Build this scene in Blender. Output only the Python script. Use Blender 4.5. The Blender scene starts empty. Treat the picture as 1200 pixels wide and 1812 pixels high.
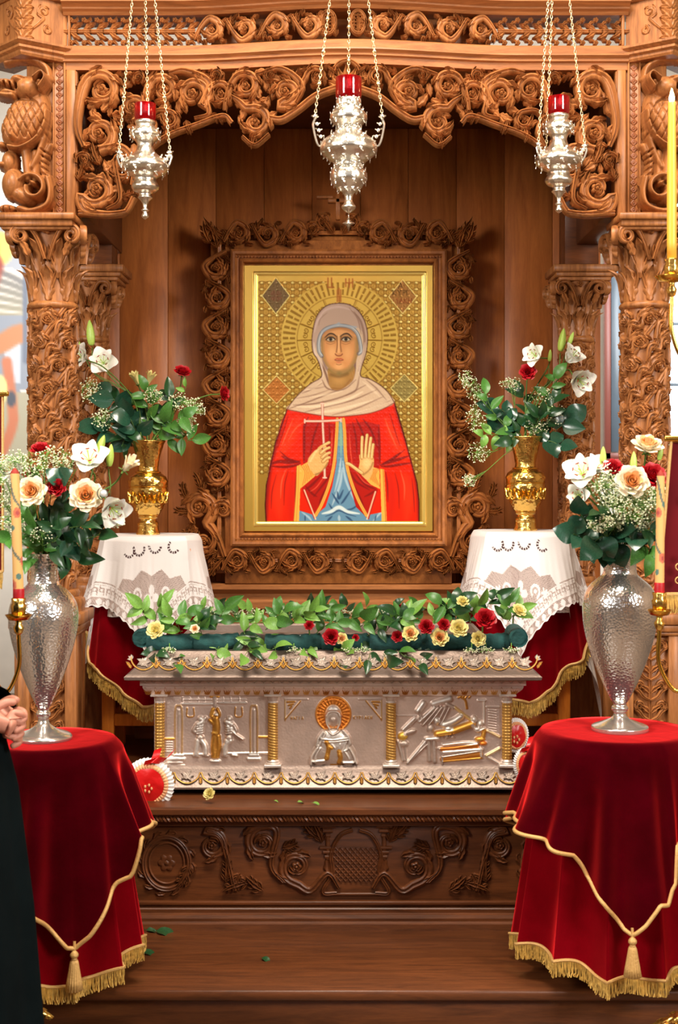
import bpy, math, random
import numpy as np
from mathutils import Vector, Matrix, Euler
random.seed(7); np.random.seed(7)
PI = math.pi
scene = bpy.context.scene
COL = scene.collection
# ------------------------------------------------------------------ camera, world, lights, exposure
cam_data = bpy.data.cameras.new('camera')
cam_data.sensor_fit = 'VERTICAL'; cam_data.sensor_height = 36.0
cam_data.lens = 2400.0/1812.0*36.0
cam_data.shift_y = -56.0/1812.0
cam_data.clip_start = 0.05; cam_data.clip_end = 100
cam_data.dof.use_dof = True; cam_data.dof.focus_distance = 5.3; cam_data.dof.aperture_fstop = 6.3
cam = bpy.data.objects.new('camera', cam_data); COL.objects.link(cam)
cam.location = (0, 0, 1.65); cam.rotation_euler = (PI/2, 0, 0)
scene.camera = cam
world = bpy.data.worlds.new('world'); scene.world = world; world.use_nodes = True
world.node_tree.nodes['Background'].inputs['Color'].default_value = (1.0, 0.93, 0.84, 1)
world.node_tree.nodes['Background'].inputs['Strength'].default_value = 0.62
def area(name, loc, target, sx, sy, power, color):
    l = bpy.data.lights.new(name, 'AREA'); l.shape = 'RECTANGLE'; l.size = sx; l.size_y = sy
    l.energy = power; l.color = color
    o = bpy.data.objects.new(name, l); COL.objects.link(o); o.location = loc
    o.rotation_euler = (Vector(target)-Vector(loc)).to_track_quat('-Z', 'Y').to_euler()
    return o
area('window_light_left', (-3.4, 0.6, 3.3), (0.3, 5.4, 1.9), 1.4, 1.5, 165, (1.0, 0.95, 0.88))
area('window_light_right', (3.4, 0.6, 3.3), (-0.3, 5.4, 1.9), 1.4, 1.5, 165, (1.0, 0.95, 0.88))
area('overhead_area_light', (0.0, 2.9, 4.95), (0, 4.4, 0), 1.8, 1.0, 175, (1.0, 0.9, 0.76))  # unseen overhead area lamp, added to brighten upward faces; no fixture modelled
area('back_wall_light', (2.6, 8.6, 3.2), (0.6, 10.5, 1.5), 1.2, 2.0, 90, (0.95, 0.98, 1.0))  # added area lamp washing the back wall, not a real window
area('back_wall_light_left', (-2.6, 8.6, 3.2), (-0.6, 10.5, 1.5), 1.2, 2.0, 80, (0.95, 0.98, 1.0))  # second added lamp washing the back wall
scene.view_settings.view_transform = 'Standard'; scene.view_settings.look = 'None'
scene.view_settings.gamma = 1.0; scene.view_settings.use_curve_mapping = False
scene.view_settings.exposure = 0.42

# ------------------------------------------------------------------ picture-to-metre measuring helpers
def X(px, D): return (px-600.0)*D/2400.0
def Z(py, D): return 1.65-(py-850.0)*D/2400.0
def S(D): return D/2400.0

# ------------------------------------------------------------------ materials
def srgb(r, g, b):
    f = lambda c: (c/255.0/12.92) if c/255.0 <= 0.04045 else ((c/255.0+0.055)/1.055)**2.4
    return (f(r), f(g), f(b))
def new_mat(name):
    m = bpy.data.materials.new(name); m.use_nodes = True
    nt = m.node_tree; return m, nt, nt.nodes['Principled BSDF']
def mat(name, col, rough=0.5, metal=0.0, bump=None, var=0.0, vscale=8.0, sheen=0.0, attr=False, emit=None,
        trans=0.0, sub=0.0, coat=0.0, spec=None, alpha=1.0, metal_attr=False):
    m, nt, b = new_mat(name)
    b.inputs['Base Color'].default_value = (*col, 1); b.inputs['Roughness'].default_value = rough
    b.inputs['Metallic'].default_value = metal
    if spec is not None: b.inputs['Specular IOR Level'].default_value = spec
    if sheen: b.inputs['Sheen Weight'].default_value = sheen; b.inputs['Sheen Roughness'].default_value = 0.3; b.inputs['Sheen Tint'].default_value = (.9, .03, .03, 1)
    if sheen > .4: b.inputs['Specular Tint'].default_value = (1, .08, .06, 1)
    if trans: b.inputs['Transmission Weight'].default_value = trans
    if sub: b.inputs['Subsurface Weight'].default_value = sub; b.inputs['Subsurface Radius'].default_value = (.02, .012, .008); b.inputs['Subsurface Scale'].default_value = 0.3
    if coat: b.inputs['Coat Weight'].default_value = coat; b.inputs['Coat Roughness'].default_value = 0.12
    if emit: b.inputs['Emission Color'].default_value = (*emit[0], 1); b.inputs['Emission Strength'].default_value = emit[1]
    tc = nt.nodes.new('ShaderNodeTexCoord')
    src = None
    if attr:
        a = nt.nodes.new('ShaderNodeAttribute'); a.attribute_name = 'Col'
        src = a.outputs['Color']
        if metal_attr: nt.links.new(a.outputs['Alpha'], b.inputs['Metallic'])
    if var:
        n = nt.nodes.new('ShaderNodeTexNoise'); n.inputs['Scale'].default_value = vscale; n.inputs['Detail'].default_value = 3
        nt.links.new(tc.outputs['Object'], n.inputs['Vector'])
        h = nt.nodes.new('ShaderNodeMapRange'); h.inputs['From Min'].default_value = .3; h.inputs['From Max'].default_value = .7
        h.inputs['To Min'].default_value = 1-var; h.inputs['To Max'].default_value = 1+var
        nt.links.new(n.outputs['Fac'], h.inputs['Value'])
        mx = nt.nodes.new('ShaderNodeVectorMath'); mx.operation = 'SCALE'
        if src: nt.links.new(src, mx.inputs[0])
        else: mx.inputs[0].default_value = col
        nt.links.new(h.outputs[0], mx.inputs['Scale']); src = mx.outputs[0]
    if src: nt.links.new(src, b.inputs['Base Color'])
    if bump:
        kind, sc, st, dist = bump
        if kind == 'noise':
            n = nt.nodes.new('ShaderNodeTexNoise'); n.inputs['Scale'].default_value = sc; n.inputs['Detail'].default_value = 4; out = n.outputs['Fac']
        else:
            n = nt.nodes.new('ShaderNodeTexVoronoi'); n.inputs['Scale'].default_value = sc; n.feature = 'F1' if kind == 'voro' else 'DISTANCE_TO_EDGE'; out = n.outputs['Distance']
        nt.links.new(tc.outputs['Object'], n.inputs['Vector'])
        bp = nt.nodes.new('ShaderNodeBump'); bp.inputs['Strength'].default_value = st; bp.inputs['Distance'].default_value = dist
        nt.links.new(out, bp.inputs['Height']); nt.links.new(bp.outputs[0], b.inputs['Normal'])
    return m
def wood(name, dark, light, axis='z', rough=0.42, scale=1.0):
    m, nt, b = new_mat(name)
    tc = nt.nodes.new('ShaderNodeTexCoord'); mp = nt.nodes.new('ShaderNodeMapping')
    s = {'z': (9, 9, 0.9), 'x': (0.9, 9, 9), 'n': (6, 6, 3)}[axis]
    mp.inputs['Scale'].default_value = tuple(q*scale for q in s)
    nt.links.new(tc.outputs['Object'], mp.inputs['Vector'])
    n1 = nt.nodes.new('ShaderNodeTexNoise'); n1.inputs['Scale'].default_value = 4; n1.inputs['Detail'].default_value = 6; n1.inputs['Distortion'].default_value = 1.2
    n2 = nt.nodes.new('ShaderNodeTexNoise'); n2.inputs['Scale'].default_value = 40; n2.inputs['Detail'].default_value = 2
    nt.links.new(mp.outputs[0], n1.inputs['Vector']); nt.links.new(mp.outputs[0], n2.inputs['Vector'])
    ad = nt.nodes.new('ShaderNodeMath'); ad.operation = 'MULTIPLY_ADD'; ad.inputs[1].default_value = 0.35
    nt.links.new(n2.outputs['Fac'], ad.inputs[0]); nt.links.new(n1.outputs['Fac'], ad.inputs[2])
    r = nt.nodes.new('ShaderNodeValToRGB'); r.color_ramp.elements[0].position = .45; r.color_ramp.elements[1].position = .9
    r.color_ramp.elements[0].color = (*dark, 1); r.color_ramp.elements[1].color = (*light, 1)
    nt.links.new(ad.outputs[0], r.inputs[0]); nt.links.new(r.outputs[0], b.inputs['Base Color'])
    b.inputs['Roughness'].default_value = rough; b.inputs['Specular IOR Level'].default_value = 0.35
    bp = nt.nodes.new('ShaderNodeBump'); bp.inputs['Strength'].default_value = .25; bp.inputs['Distance'].default_value = .002
    nt.links.new(ad.outputs[0], bp.inputs['Height']); nt.links.new(bp.outputs[0], b.inputs['Normal'])
    return m
M = {}
M['wood'] = wood('carved_oak', srgb(122, 74, 38), srgb(178, 115, 64), 'z')
M['wood_x'] = wood('oak_boards_lengthwise', srgb(130, 79, 42), srgb(174, 111, 62), 'x')
M['wood_panel'] = wood('oak_wall_boards', srgb(148, 82, 38), srgb(184, 108, 52), 'z', .4, .8)
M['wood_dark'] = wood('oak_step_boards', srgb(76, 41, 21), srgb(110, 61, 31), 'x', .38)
M['wood_frame'] = wood('oak_icon_frame', srgb(124, 72, 34), srgb(176, 108, 54), 'n', .42)
M['pine'] = wood('orange_pine', srgb(206, 112, 34), srgb(236, 146, 56), 'z', .4)
M['gold'] = mat('polished_gold', srgb(240, 198, 108), .24, 1.0, ('voro', 90, .4, .003))
M['gold_plain'] = mat('gold_plain', srgb(232, 180, 80), .22, 1.0)
M['silver_ham'] = mat('hammered_silver', srgb(234, 230, 226), .16, .9, ('voro', 135, .45, .0024))
M['silver'] = mat('silver_plain', srgb(226, 222, 216), .2, .88)
M['lamp_silver'] = mat('chased_silver', srgb(236, 230, 216), .28, 1.0, ('edge', 150, .35, .002))
M['casket'] = mat('beaten_silver_with_gilding', (1, 1, 1), .44, .75, ('noise', 120, .35, .002), attr=True, var=.12, vscale=14)
M['paint'] = mat('painted_surface', (1, 1, 1), .6, 0, None, attr=True)
M['icon'] = mat('icon_paint_and_gilding', (1, 1, 1), .24, 0, None, attr=True, metal_attr=True)
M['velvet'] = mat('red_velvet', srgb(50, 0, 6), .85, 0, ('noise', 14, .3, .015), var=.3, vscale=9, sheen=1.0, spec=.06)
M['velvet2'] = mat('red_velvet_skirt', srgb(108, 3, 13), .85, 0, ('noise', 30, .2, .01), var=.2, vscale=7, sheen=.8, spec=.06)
for k_, c_ in (('velvet', (1.0, .035, .035, 1)), ('velvet2', (.55, .02, .025, 1))):
    nt = M[k_].node_tree; o_ = nt.nodes['Material Output']; sh_ = nt.nodes.new('ShaderNodeBsdfSheen'); sh_.inputs['Color'].default_value = c_; sh_.inputs['Roughness'].default_value = .42
    ad_ = nt.nodes.new('ShaderNodeAddShader'); nt.links.new(nt.nodes['Principled BSDF'].outputs[0], ad_.inputs[0]); nt.links.new(sh_.outputs[0], ad_.inputs[1]); nt.links.new(ad_.outputs[0], o_.inputs['Surface'])
M['velvet_dark'] = mat('maroon_velvet', srgb(96, 8, 18), .85, 0, None, var=.2, sheen=.3, spec=.2)
M['fringe'] = mat('gold_thread', srgb(206, 166, 84), .5, .25, ('noise', 90, .8, .004), var=.3, vscale=60)
M['cord'] = mat('gold_braid', srgb(206, 164, 100), .55, .2, ('noise', 160, .6, .003))
M['red_glass'] = mat('red_glass', srgb(170, 4, 14), .08, 0, None, trans=.75, emit=((.8, .01, .02), .03))
M['flame'] = mat('candle_flame', (1, .8, .4), .5, 0, None, emit=((1, .72, .32), 14))
M['wax'] = mat('beeswax', srgb(238, 176, 60), .45, 0, None, sub=.3)
M['stem'] = mat('stem_green', srgb(88, 120, 48), .5)
M['leaf'] = mat('leaf_dark_green', srgb(34, 72, 38), .3, 0, None, var=.3, vscale=25, spec=.6)
M['leaf2'] = mat('leaf_mid_green', srgb(70, 120, 48), .38, 0, None, var=.3, vscale=25)
M['leaf3'] = mat('leaf_fresh_green', srgb(112, 158, 66), .4, 0, None, var=.25, vscale=25)
M['leaf_gloss'] = mat('leaf_blue_green', srgb(36, 76, 56), .22, 0, None, var=.25, vscale=25, spec=.7)
M['foam'] = mat('teal_floral_foam', srgb(24, 74, 72), .8, 0, ('noise', 90, .7, .004), var=.3, vscale=40)
M['rose_red'] = mat('rose_red', srgb(176, 8, 24), .5, 0, None, var=.2, vscale=60, sub=.15)
M['rose_white'] = mat('rose_cream_white', srgb(250, 236, 206), .5, 0, None, var=.06, vscale=60, sub=.3)
M['rose_peach'] = mat('rose_peach_heart', srgb(246, 190, 128), .5, 0, None, var=.1, vscale=60, sub=.3)
M['rose_yellow'] = mat('rose_pale_yellow', srgb(240, 226, 150), .5, 0, None, var=.1, vscale=60, sub=.2)
M['lily'] = mat('lily_white', srgb(250, 248, 236), .45, 0, None, var=.05, vscale=40, sub=.3)
M['bud'] = mat('lily_bud_green', srgb(176, 204, 92), .42, 0, None, var=.12, vscale=30, sub=.2)
M['anther'] = mat('lily_anther_rust', srgb(150, 40, 24), .7)
M['gyp'] = mat('tiny_white_blossom', srgb(240, 240, 204), .6, 0, None, sub=.2)
M['orange'] = mat('orange_petal', srgb(232, 112, 40), .5)
M['white_frill'] = mat('white_pleated_ribbon', srgb(240, 236, 232), .6)
M['red_satin'] = mat('red_satin', srgb(206, 22, 22), .35, 0, ('noise', 25, .3, .01), sheen=.2)
M['peach_satin'] = mat('peach_satin', srgb(236, 170, 120), .4)
M['robe'] = mat('black_robe_cloth', srgb(10, 18, 20), .95, 0, ('noise', 20, .2, .01), var=.2, spec=.06)
M['skin'] = mat('skin', srgb(206, 140, 118), .5, 0, ('noise', 60, .15, .003), sub=.2)
M['beard'] = mat('grey_hair', srgb(120, 112, 104), .8)
M['plaster'] = mat('white_plaster', srgb(232, 226, 214), .8, 0, None, var=.04)
M['plaster_dim'] = mat('dim_plaster', srgb(176, 150, 122), .8, 0, None, var=.06)  # plaster darkened on the unseen walls and ceiling to cut bounced light
M['stone'] = mat('stone_floor', srgb(120, 100, 82), .35, 0, None, var=.1, vscale=3)
M['slate'] = mat('grey_blue_panel', srgb(84, 96, 106), .35, 0, None, var=.05)
M['redwood'] = mat('reddish_window_wood', srgb(118, 62, 52), .45)
M['pane'] = mat('daylit_pane', (.9, .95, 1), .2, 0, None, emit=((.86, .94, 1.0), 2.6))
M['pane_rear'] = mat('rear_glowing_pane', (.9, .95, 1), .2, 0, None, emit=((.95, .96, 1.0), 1.8))  # glow of the unseen panes added behind the camera
M['black'] = mat('black_void', (.012, .011, .01), .9)
M['pearl'] = mat('small_pearl', srgb(240, 240, 236), .1, .3)
M['lace'] = None
def lace_mat():
    m, nt, b = new_mat('white_lace_cotton')
    b.inputs['Base Color'].default_value = (*srgb(238, 232, 228), 1); b.inputs['Roughness'].default_value = .8
    a = nt.nodes.new('ShaderNodeAttribute'); a.attribute_name = 'Col'
    nt.links.new(a.outputs['Color'], b.inputs['Base Color'])
    nt.links.new(a.outputs['Alpha'], b.inputs['Alpha'])
    tc = nt.nodes.new('ShaderNodeTexCoord'); n = nt.nodes.new('ShaderNodeTexNoise'); n.inputs['Scale'].default_value = 220
    nt.links.new(tc.outputs['Object'], n.inputs['Vector'])
    bp = nt.nodes.new('ShaderNodeBump'); bp.inputs['Strength'].default_value = .3; bp.inputs['Distance'].default_value = .001
    nt.links.new(n.outputs['Fac'], bp.inputs['Height']); nt.links.new(bp.outputs[0], b.inputs['Normal'])
    return m
M['lace'] = lace_mat()

# ------------------------------------------------------------------ mesh building helpers
WL = {}
class MB:
    def __init__(s): s.v = []; s.f = []; s.n = 0; s.c = []; s.hc = False
    def add(s, v, f, c=None):
        v = np.asarray(v, float).reshape(-1, 3)
        if isinstance(f, np.ndarray): s.f.append(f+s.n)
        else:
            by = {}
            for q in f: by.setdefault(len(q), []).append(q)
            for q in by.values(): s.f.append(np.array(q)+s.n)
        s.v.append(v); s.n += len(v)
        if c is None: c = np.ones((len(v), 4))
        else:
            s.hc = True; c = np.asarray(c, float)
            if c.ndim == 1: c = np.tile(c, (len(v), 1))
            if c.shape[1] == 3: c = np.hstack([c, np.ones((len(v), 1))])
        s.c.append(c)
    def merge(s, o, T=None):
        if o.n == 0: return
        v = np.vstack(o.v)
        if T is not None:
            A = np.array(T); v = v@A[:3, :3].T+A[:3, 3]
        n0 = s.n
        s.v.append(v); s.c += o.c; s.hc = s.hc or o.hc
        for f in o.f: s.f.append(f+n0)
        s.n += len(v)
    def mesh(s, name, m=None, off=None, smooth=True, sharp=0.9):
        me = bpy.data.meshes.new(name)
        v = np.vstack(s.v)
        if off is not None: v = v-np.array(off)
        me.vertices.add(len(v)); me.vertices.foreach_set('co', v.astype(np.float32).ravel())
        loops = np.concatenate([f.ravel() for f in s.f]).astype(np.int32)
        sizes = np.concatenate([np.full(len(f), f.shape[1]) for f in s.f])
        me.loops.add(len(loops)); me.loops.foreach_set('vertex_index', loops)
        st = np.concatenate([[0], np.cumsum(sizes)[:-1]]).astype(np.int32)
        me.polygons.add(len(sizes)); me.polygons.foreach_set('loop_start', st)
        if smooth: me.polygons.foreach_set('use_smooth', np.ones(len(sizes), bool))
        me.update(calc_edges=True)
        if smooth and sharp: me.set_sharp_from_angle(angle=sharp)
        if s.hc:
            a = me.attributes.new('Col', 'FLOAT_COLOR', 'POINT')
            a.data.foreach_set('color', np.vstack(s.c).astype(np.float32).ravel())
        if m: me.materials.append(m)
        return me
    def build(s, name, m, parent=None, smooth=True, sharp=0.9, local=False):
        off = None
        if parent is not None and not local: off = WL.get(parent.name, (0, 0, 0))
        me = s.mesh(name, m, off, smooth, sharp)
        o = bpy.data.objects.new(name, me); COL.objects.link(o)
        if parent is not None:
            o.parent = parent; WL[o.name] = WL.get(parent.name, (0, 0, 0))
        else: WL[o.name] = (0, 0, 0)
        return o
def tag(o, label=None, cat=None, group=None, kind=None):
    if label: o['label'] = label
    if cat: o['category'] = cat
    if group: o['group'] = group
    if kind: o['kind'] = kind
    return o
def thing(name, label, cat, loc=(0, 0, 0), group=None):
    o = bpy.data.objects.new(name, None); COL.objects.link(o); o.empty_display_size = .05
    o.location = loc; WL[o.name] = tuple(loc)
    return tag(o, label, cat, group)
def top(mb, name, m, label, cat, loc, group=None, **k):
    """a thing that is one mesh, origin at its base"""
    me = mb.mesh(name, m, loc, **k); o = bpy.data.objects.new(name, me); COL.objects.link(o); o.location = loc
    WL[o.name] = tuple(loc)
    return tag(o, label, cat, group)
def struct(mb, name, m, **k):
    o = mb.build(name, m, None, **k); o['kind'] = 'structure'; return o
def dup(o, parent=None, loc=None, rot=None, scale=None):
    c = o.copy(); COL.objects.link(c); c.parent = parent
    if loc is not None: c.location = loc; WL[c.name] = tuple(loc)
    if rot is not None: c.rotation_euler = rot
    if scale is not None: c.scale = (scale,)*3 if not hasattr(scale, '__len__') else scale
    for ch in list(o.children): dup(ch, c)
    return c
def grid_faces(nu, nv, wu=False):
    a = []
    I, J = np.meshgrid(np.arange(nu if wu else nu-1), np.arange(nv-1), indexing='ij')
    I2 = (I+1) % nu
    return np.stack([I*nv+J, I2*nv+J, I2*nv+J+1, I*nv+J+1], -1).reshape(-1, 4)
def box(mb, x0, x1, y0, y1, z0, z1, b=0.003, c=None):
    lo = np.array([min(x0, x1), min(y0, y1), min(z0, z1)]); hi = np.array([max(x0, x1), max(y0, y1), max(z0, z1)])
    b = min(b, (hi-lo).min()*.45); ctr = (lo+hi)/2
    V = []; idx = {}
    for i in (0, 1):
        for j in (0, 1):
            for k in (0, 1):
                sg = (i, j, k)
                for a in range(3):
                    p = np.array([hi[t] if sg[t] else lo[t] for t in range(3)], float)
                    for t in range(3):
                        if t != a: p[t] += -b if sg[t] else b
                    idx[(sg, a)] = len(V); V.append(p)
    Fc = []
    for a in range(3):
        o1, o2 = [t for t in range(3) if t != a]
        for s_ in (0, 1):
            q = []
            for (u, w) in ((0, 0), (1, 0), (1, 1), (0, 1)):
                g = [0, 0, 0]; g[a] = s_; g[o1] = u; g[o2] = w; q.append(idx[(tuple(g), a)])
            Fc.append(q)
        for u in (0, 1):
            for w in (0, 1):
                g0 = [0, 0, 0]; g0[o1] = u; g0[o2] = w; g1 = list(g0); g1[a] = 1
                Fc.append([idx[(tuple(g0), o1)], idx[(tuple(g1), o1)], idx[(tuple(g1), o2)], idx[(tuple(g0), o2)]])
    for i in (0, 1):
        for j in (0, 1):
            for k in (0, 1): Fc.append([idx[((i, j, k), a)] for a in range(3)])
    V = np.array(V); out = []
    for q in Fc:
        p = V[q]; n = np.cross(p[1]-p[0], p[2]-p[0])
        out.append(q if np.dot(n, p.mean(0)-ctr) >= 0 else q[::-1])
    mb.add(V, out, c)
def lathe(mb, prof, cx, cy, n=40, scal=None, c=None, cap=True):
    """prof: list of (r, z); scal(r,z,theta)->r"""
    prof = np.array(prof, float); th = np.linspace(0, 2*PI, n, endpoint=False)
    R = np.tile(prof[:, 0], (n, 1)); 
    if scal is not None: R = scal(R, prof[None, :, 1]+0*R, th[:, None]+0*R)
    V = np.stack([cx+R*np.cos(th)[:, None], cy+R*np.sin(th)[:, None], prof[None, :, 1]+0*R], -1).reshape(-1, 3)
    m = len(prof); f = [list(q) for q in grid_faces(n, m, True)]
    if cap:
        f.append([i*m+m-1 for i in range(n)]); f.append([i*m for i in range(n)][::-1])
    mb.add(V, f, c)
def smooth_prof(pts, k=4):
    return catmull(np.array(pts, float), k)
def catmull(p, k=6, closed=False):
    p = np.asarray(p, float); n = len(p)
    if n < 3: 
        t = np.linspace(0, 1, k*(n-1)+1)[:, None]; return p[0]*(1-t)+p[-1]*t
    if closed: q = np.vstack([p[-1], p, p[0], p[1]]); segs = n
    else: q = np.vstack([2*p[0]-p[1], p, 2*p[-1]-p[-2]]); segs = n-1
    t = np.linspace(0, 1, k, endpoint=False)[:, None]; out = []
    for i in range(segs):
        a, b, c, d = q[i], q[i+1], q[i+2], q[i+3]
        out.append(.5*((2*b)+(-a+c)*t+(2*a-5*b+4*c-d)*t*t+(-a+3*b-3*c+d)*t**3))
    out = np.vstack(out)
    if not closed: out = np.vstack([out, p[-1]])
    return out
def tube(mb, pts, r, n=7, c=None, cap=True):
    p = np.asarray(pts, float); m = len(p); r = np.broadcast_to(np.asarray(r, float), (m,))
    t = np.gradient(p, axis=0); t /= np.linalg.norm(t, axis=1)[:, None]+1e-9
    a = np.array([0, 0, 1.]) if abs(t[0, 2]) < .9 else np.array([1., 0, 0])
    N = []; u = a-t[0]*np.dot(a, t[0]); u /= np.linalg.norm(u)
    for i in range(m):
        u = u-t[i]*np.dot(u, t[i]); u /= np.linalg.norm(u)+1e-9; N.append(u)
    N = np.array(N); B = np.cross(t, N); th = np.linspace(0, 2*PI, n, endpoint=False)
    V = p[None]+r[None, :, None]*(np.cos(th)[:, None, None]*N[None]+np.sin(th)[:, None, None]*B[None])
    f = [list(q) for q in grid_faces(n, m, True)]
    if cap: f.append([i*m for i in range(n)]); f.append([i*m+m-1 for i in range(n)][::-1])
    mb.add(V.reshape(-1, 3), f, c)
def ball(mb, x, y, z, rx, ry=None, rz=None, nu=10, nv=7, c=None, R=None):
    ry = rx if ry is None else ry; rz = rx if rz is None else rz
    th = np.linspace(0, 2*PI, nu, endpoint=False); ph = np.linspace(0.02, PI-.02, nv)
    V = np.stack([np.cos(th)[:, None]*np.sin(ph)*rx, np.sin(th)[:, None]*np.sin(ph)*ry, np.cos(ph)[None]*rz+0*th[:, None]], -1).reshape(-1, 3)
    if R is not None: V = V@np.array(R).T
    mb.add(V+np.array([x, y, z]), grid_faces(nu, nv, True), c)
def sweep(mb, path, prof, closed=False, c=None):
    """path [(x,y)], prof [(out, z)]; out is along the right-hand normal of the path direction"""
    p = np.asarray(path, float); m = len(p)
    d = np.diff(p, axis=0); d /= np.linalg.norm(d, axis=1)[:, None]
    nr = np.stack([d[:, 1], -d[:, 0]], -1)
    N = np.zeros_like(p)
    for i in range(m):
        if i == 0: N[i] = nr[0]
        elif i == m-1: N[i] = nr[-1]
        else:
            s_ = nr[i-1]+nr[i]; N[i] = s_/max(.3, np.dot(s_, nr[i]))
    pr = np.asarray(prof, float)
    V = np.stack([p[:, None, 0]+N[:, None, 0]*pr[None, :, 0], p[:, None, 1]+N[:, None, 1]*pr[None, :, 0], np.tile(pr[None, :, 1], (m, 1))], -1)
    k = len(pr); f = [list(q) for q in grid_faces(m, k)]
    f.append(list(range(k))); f.append([(m-1)*k+i for i in range(k)][::-1])
    mb.add(V.reshape(-1, 3), f, c)

# ------------------------------------------------------------------ relief carving helpers
class Pan:
    """flat (or bowed) vertical panel facing the viewer at distance D; coordinates measured in picture units"""
    def __init__(s, D, bow=None): s.D = D; s.k = D/2400.0; s.bow = bow
    def __call__(s, u, v, w):
        x = X(u, s.D); y = s.D-w*s.k
        if s.bow is not None: y = y-s.bow(x)
        return np.stack([x+0*w, y+0*u, Z(v, s.D)+0*w], -1)
class Cyl:
    """vertical cylinder: u = arc length, v = height (down positive), unit metres*k"""
    def __init__(s, cx, cy, R, z0, k): s.cx = cx; s.cy = cy; s.R = R; s.z0 = z0; s.k = k
    def __call__(s, u, v, w):
        z = s.z0-v*s.k; R = s.R(z) if callable(s.R) else s.R
        a = u*s.k/s.R0 if hasattr(s, 'R0') else u*s.k/R
        rr = R+w*s.k
        return np.stack([s.cx+rr*np.sin(a), s.cy-rr*np.cos(a), z+0*a], -1)
PROF_CH = np.array([(-1, 0), (-1, .35), (-.78, .85), (-.42, 1), (-.1, .62), (.1, .62), (.42, 1), (.78, .85), (1, .35), (1, 0)])
PROF_RD = np.array([(-1, 0), (-.9, .55), (-.4, .95), (.4, .95), (.9, .55), (1, 0)])
def stroke(mb, pts, w, h, mp, back=0.0, prof=PROF_CH, c=None, w0=0.0):
    p = np.asarray(pts, float); m = len(p)
    w = np.broadcast_to(np.asarray(w, float), (m,)); h = np.broadcast_to(np.asarray(h, float), (m,))
    t = np.gradient(p, axis=0); t /= np.linalg.norm(t, axis=1)[:, None]+1e-9
    n = np.stack([-t[:, 1], t[:, 0]], -1)
    a = prof[:, 0]; b = prof[:, 1]
    H = b[None]*h[:, None]+w0
    if back: 
        H = H.copy(); H[:, 0] = -back; H[:, -1] = -back
    U = p[:, 0:1]+n[:, 0:1]*w[:, None]*a[None]; Vv = p[:, 1:2]+n[:, 1:2]*w[:, None]*a[None]
    mb.add(mp(U, Vv, H).reshape(-1, 3), grid_faces(m, len(prof)), c)
LP = np.array([(-1, 0), (-.95, .35), (-.5, 1), (0, .45), (.5, 1), (.95, .35), (1, 0)])
def leafr(mb, bx, by, ang, L, W, curl, mp, h=4, back=0.0, lobes=3, c=None, w0=0.0, n=15):
    t = np.linspace(0, 1, n); a = ang+curl*t**1.3
    d = np.stack([np.cos(a), np.sin(a)], -1)*L/(n-1)
    p = np.array([bx, by])+np.vstack([[0, 0], np.cumsum(d[:-1], axis=0)])
    hw = W*np.sin(PI*np.clip(t, .0, 1)**.8)**.75*(.62+.38*np.abs(np.sin(lobes*PI*(t+.08))))+.04*W
    hh = h*(.55+.45*np.sin(PI*t))+h*.55*t**3
    tt = np.stack([np.cos(a), np.sin(a)], -1); nn = np.stack([-tt[:, 1], tt[:, 0]], -1)
    H = LP[None, :, 1]*hh[:, None]+w0
    if back: H[:, 0] = -back; H[:, -1] = -back
    U = p[:, 0:1]+nn[:, 0:1]*hw[:, None]*LP[None, :, 0]+tt[:, 0:1]*(-.18*W)*np.abs(LP[None, :, 0])
    V = p[:, 1:2]+nn[:, 1:2]*hw[:, None]*LP[None, :, 0]+tt[:, 1:2]*(-.18*W)*np.abs(LP[None, :, 0])
    mb.add(mp(U, V, H).reshape(-1, 3), grid_faces(n, len(LP)), c)
def acanthus(mb, bx, by, ang, L, W, curl, mp, h=5, back=0.0, c=None, w0=0.0, pairs=3):
    n = 15; t = np.linspace(0, 1, n); a = ang+curl*t**1.3
    d = np.stack([np.cos(a), np.sin(a)], -1)*L/(n-1); p = np.array([bx, by])+np.vstack([[0, 0], np.cumsum(d[:-1], axis=0)])
    for i in range(pairs):
        tt = .08+.62*i/max(1, pairs-1) if pairs > 1 else .3
        k = int(tt*(n-1)); q = p[k]; f = (1-.35*tt)
        for s_ in (-1, 1):
            leafr(mb, q[0], q[1], a[k]+s_*.95, W*1.15*f, W*.3, -s_*.7, mp, h*.85, back, 2, c, w0, 9)
    leafr(mb, bx, by, ang, L, W*.42, curl, mp, h*1.1, back, 3, c, w0)
def rosette(mb, cx, cy, r, mp, h=5, petals=5, back=0.0, c=None, w0=0.0, a0=0.0):
    n = petals*6; th = np.linspace(0, 2*PI, n, endpoint=False)+a0
    fl = .72+.28*np.abs(np.cos(petals*(th-a0)/2))
    rs = np.array([0.02, .22, .3, .62, .9, 1.0, 1.0]); hs = np.array([1.15, 1.0, .5, .85, .6, .15, 0]); 
    R = rs[None]*r*np.where(rs[None] > .3, fl[:, None], 1)
    H = np.tile(hs[None]*h, (n, 1))+w0
    if back: H[:, -1] = -back
    mb.add(mp(cx+R*np.cos(th)[:, None], cy+R*np.sin(th)[:, None], H).reshape(-1, 3), grid_faces(n, len(rs), True), c)
def spiral(cx, cy, r, a0, dirn, turns=1.35, n=30, rend=.22):
    t = np.linspace(0, 1, n); a = a0+dirn*turns*2*PI*t; rr = r*(1-(1-rend)*t**.85)
    return np.stack([cx+rr*np.cos(a), cy+rr*np.sin(a)], -1)
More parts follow.
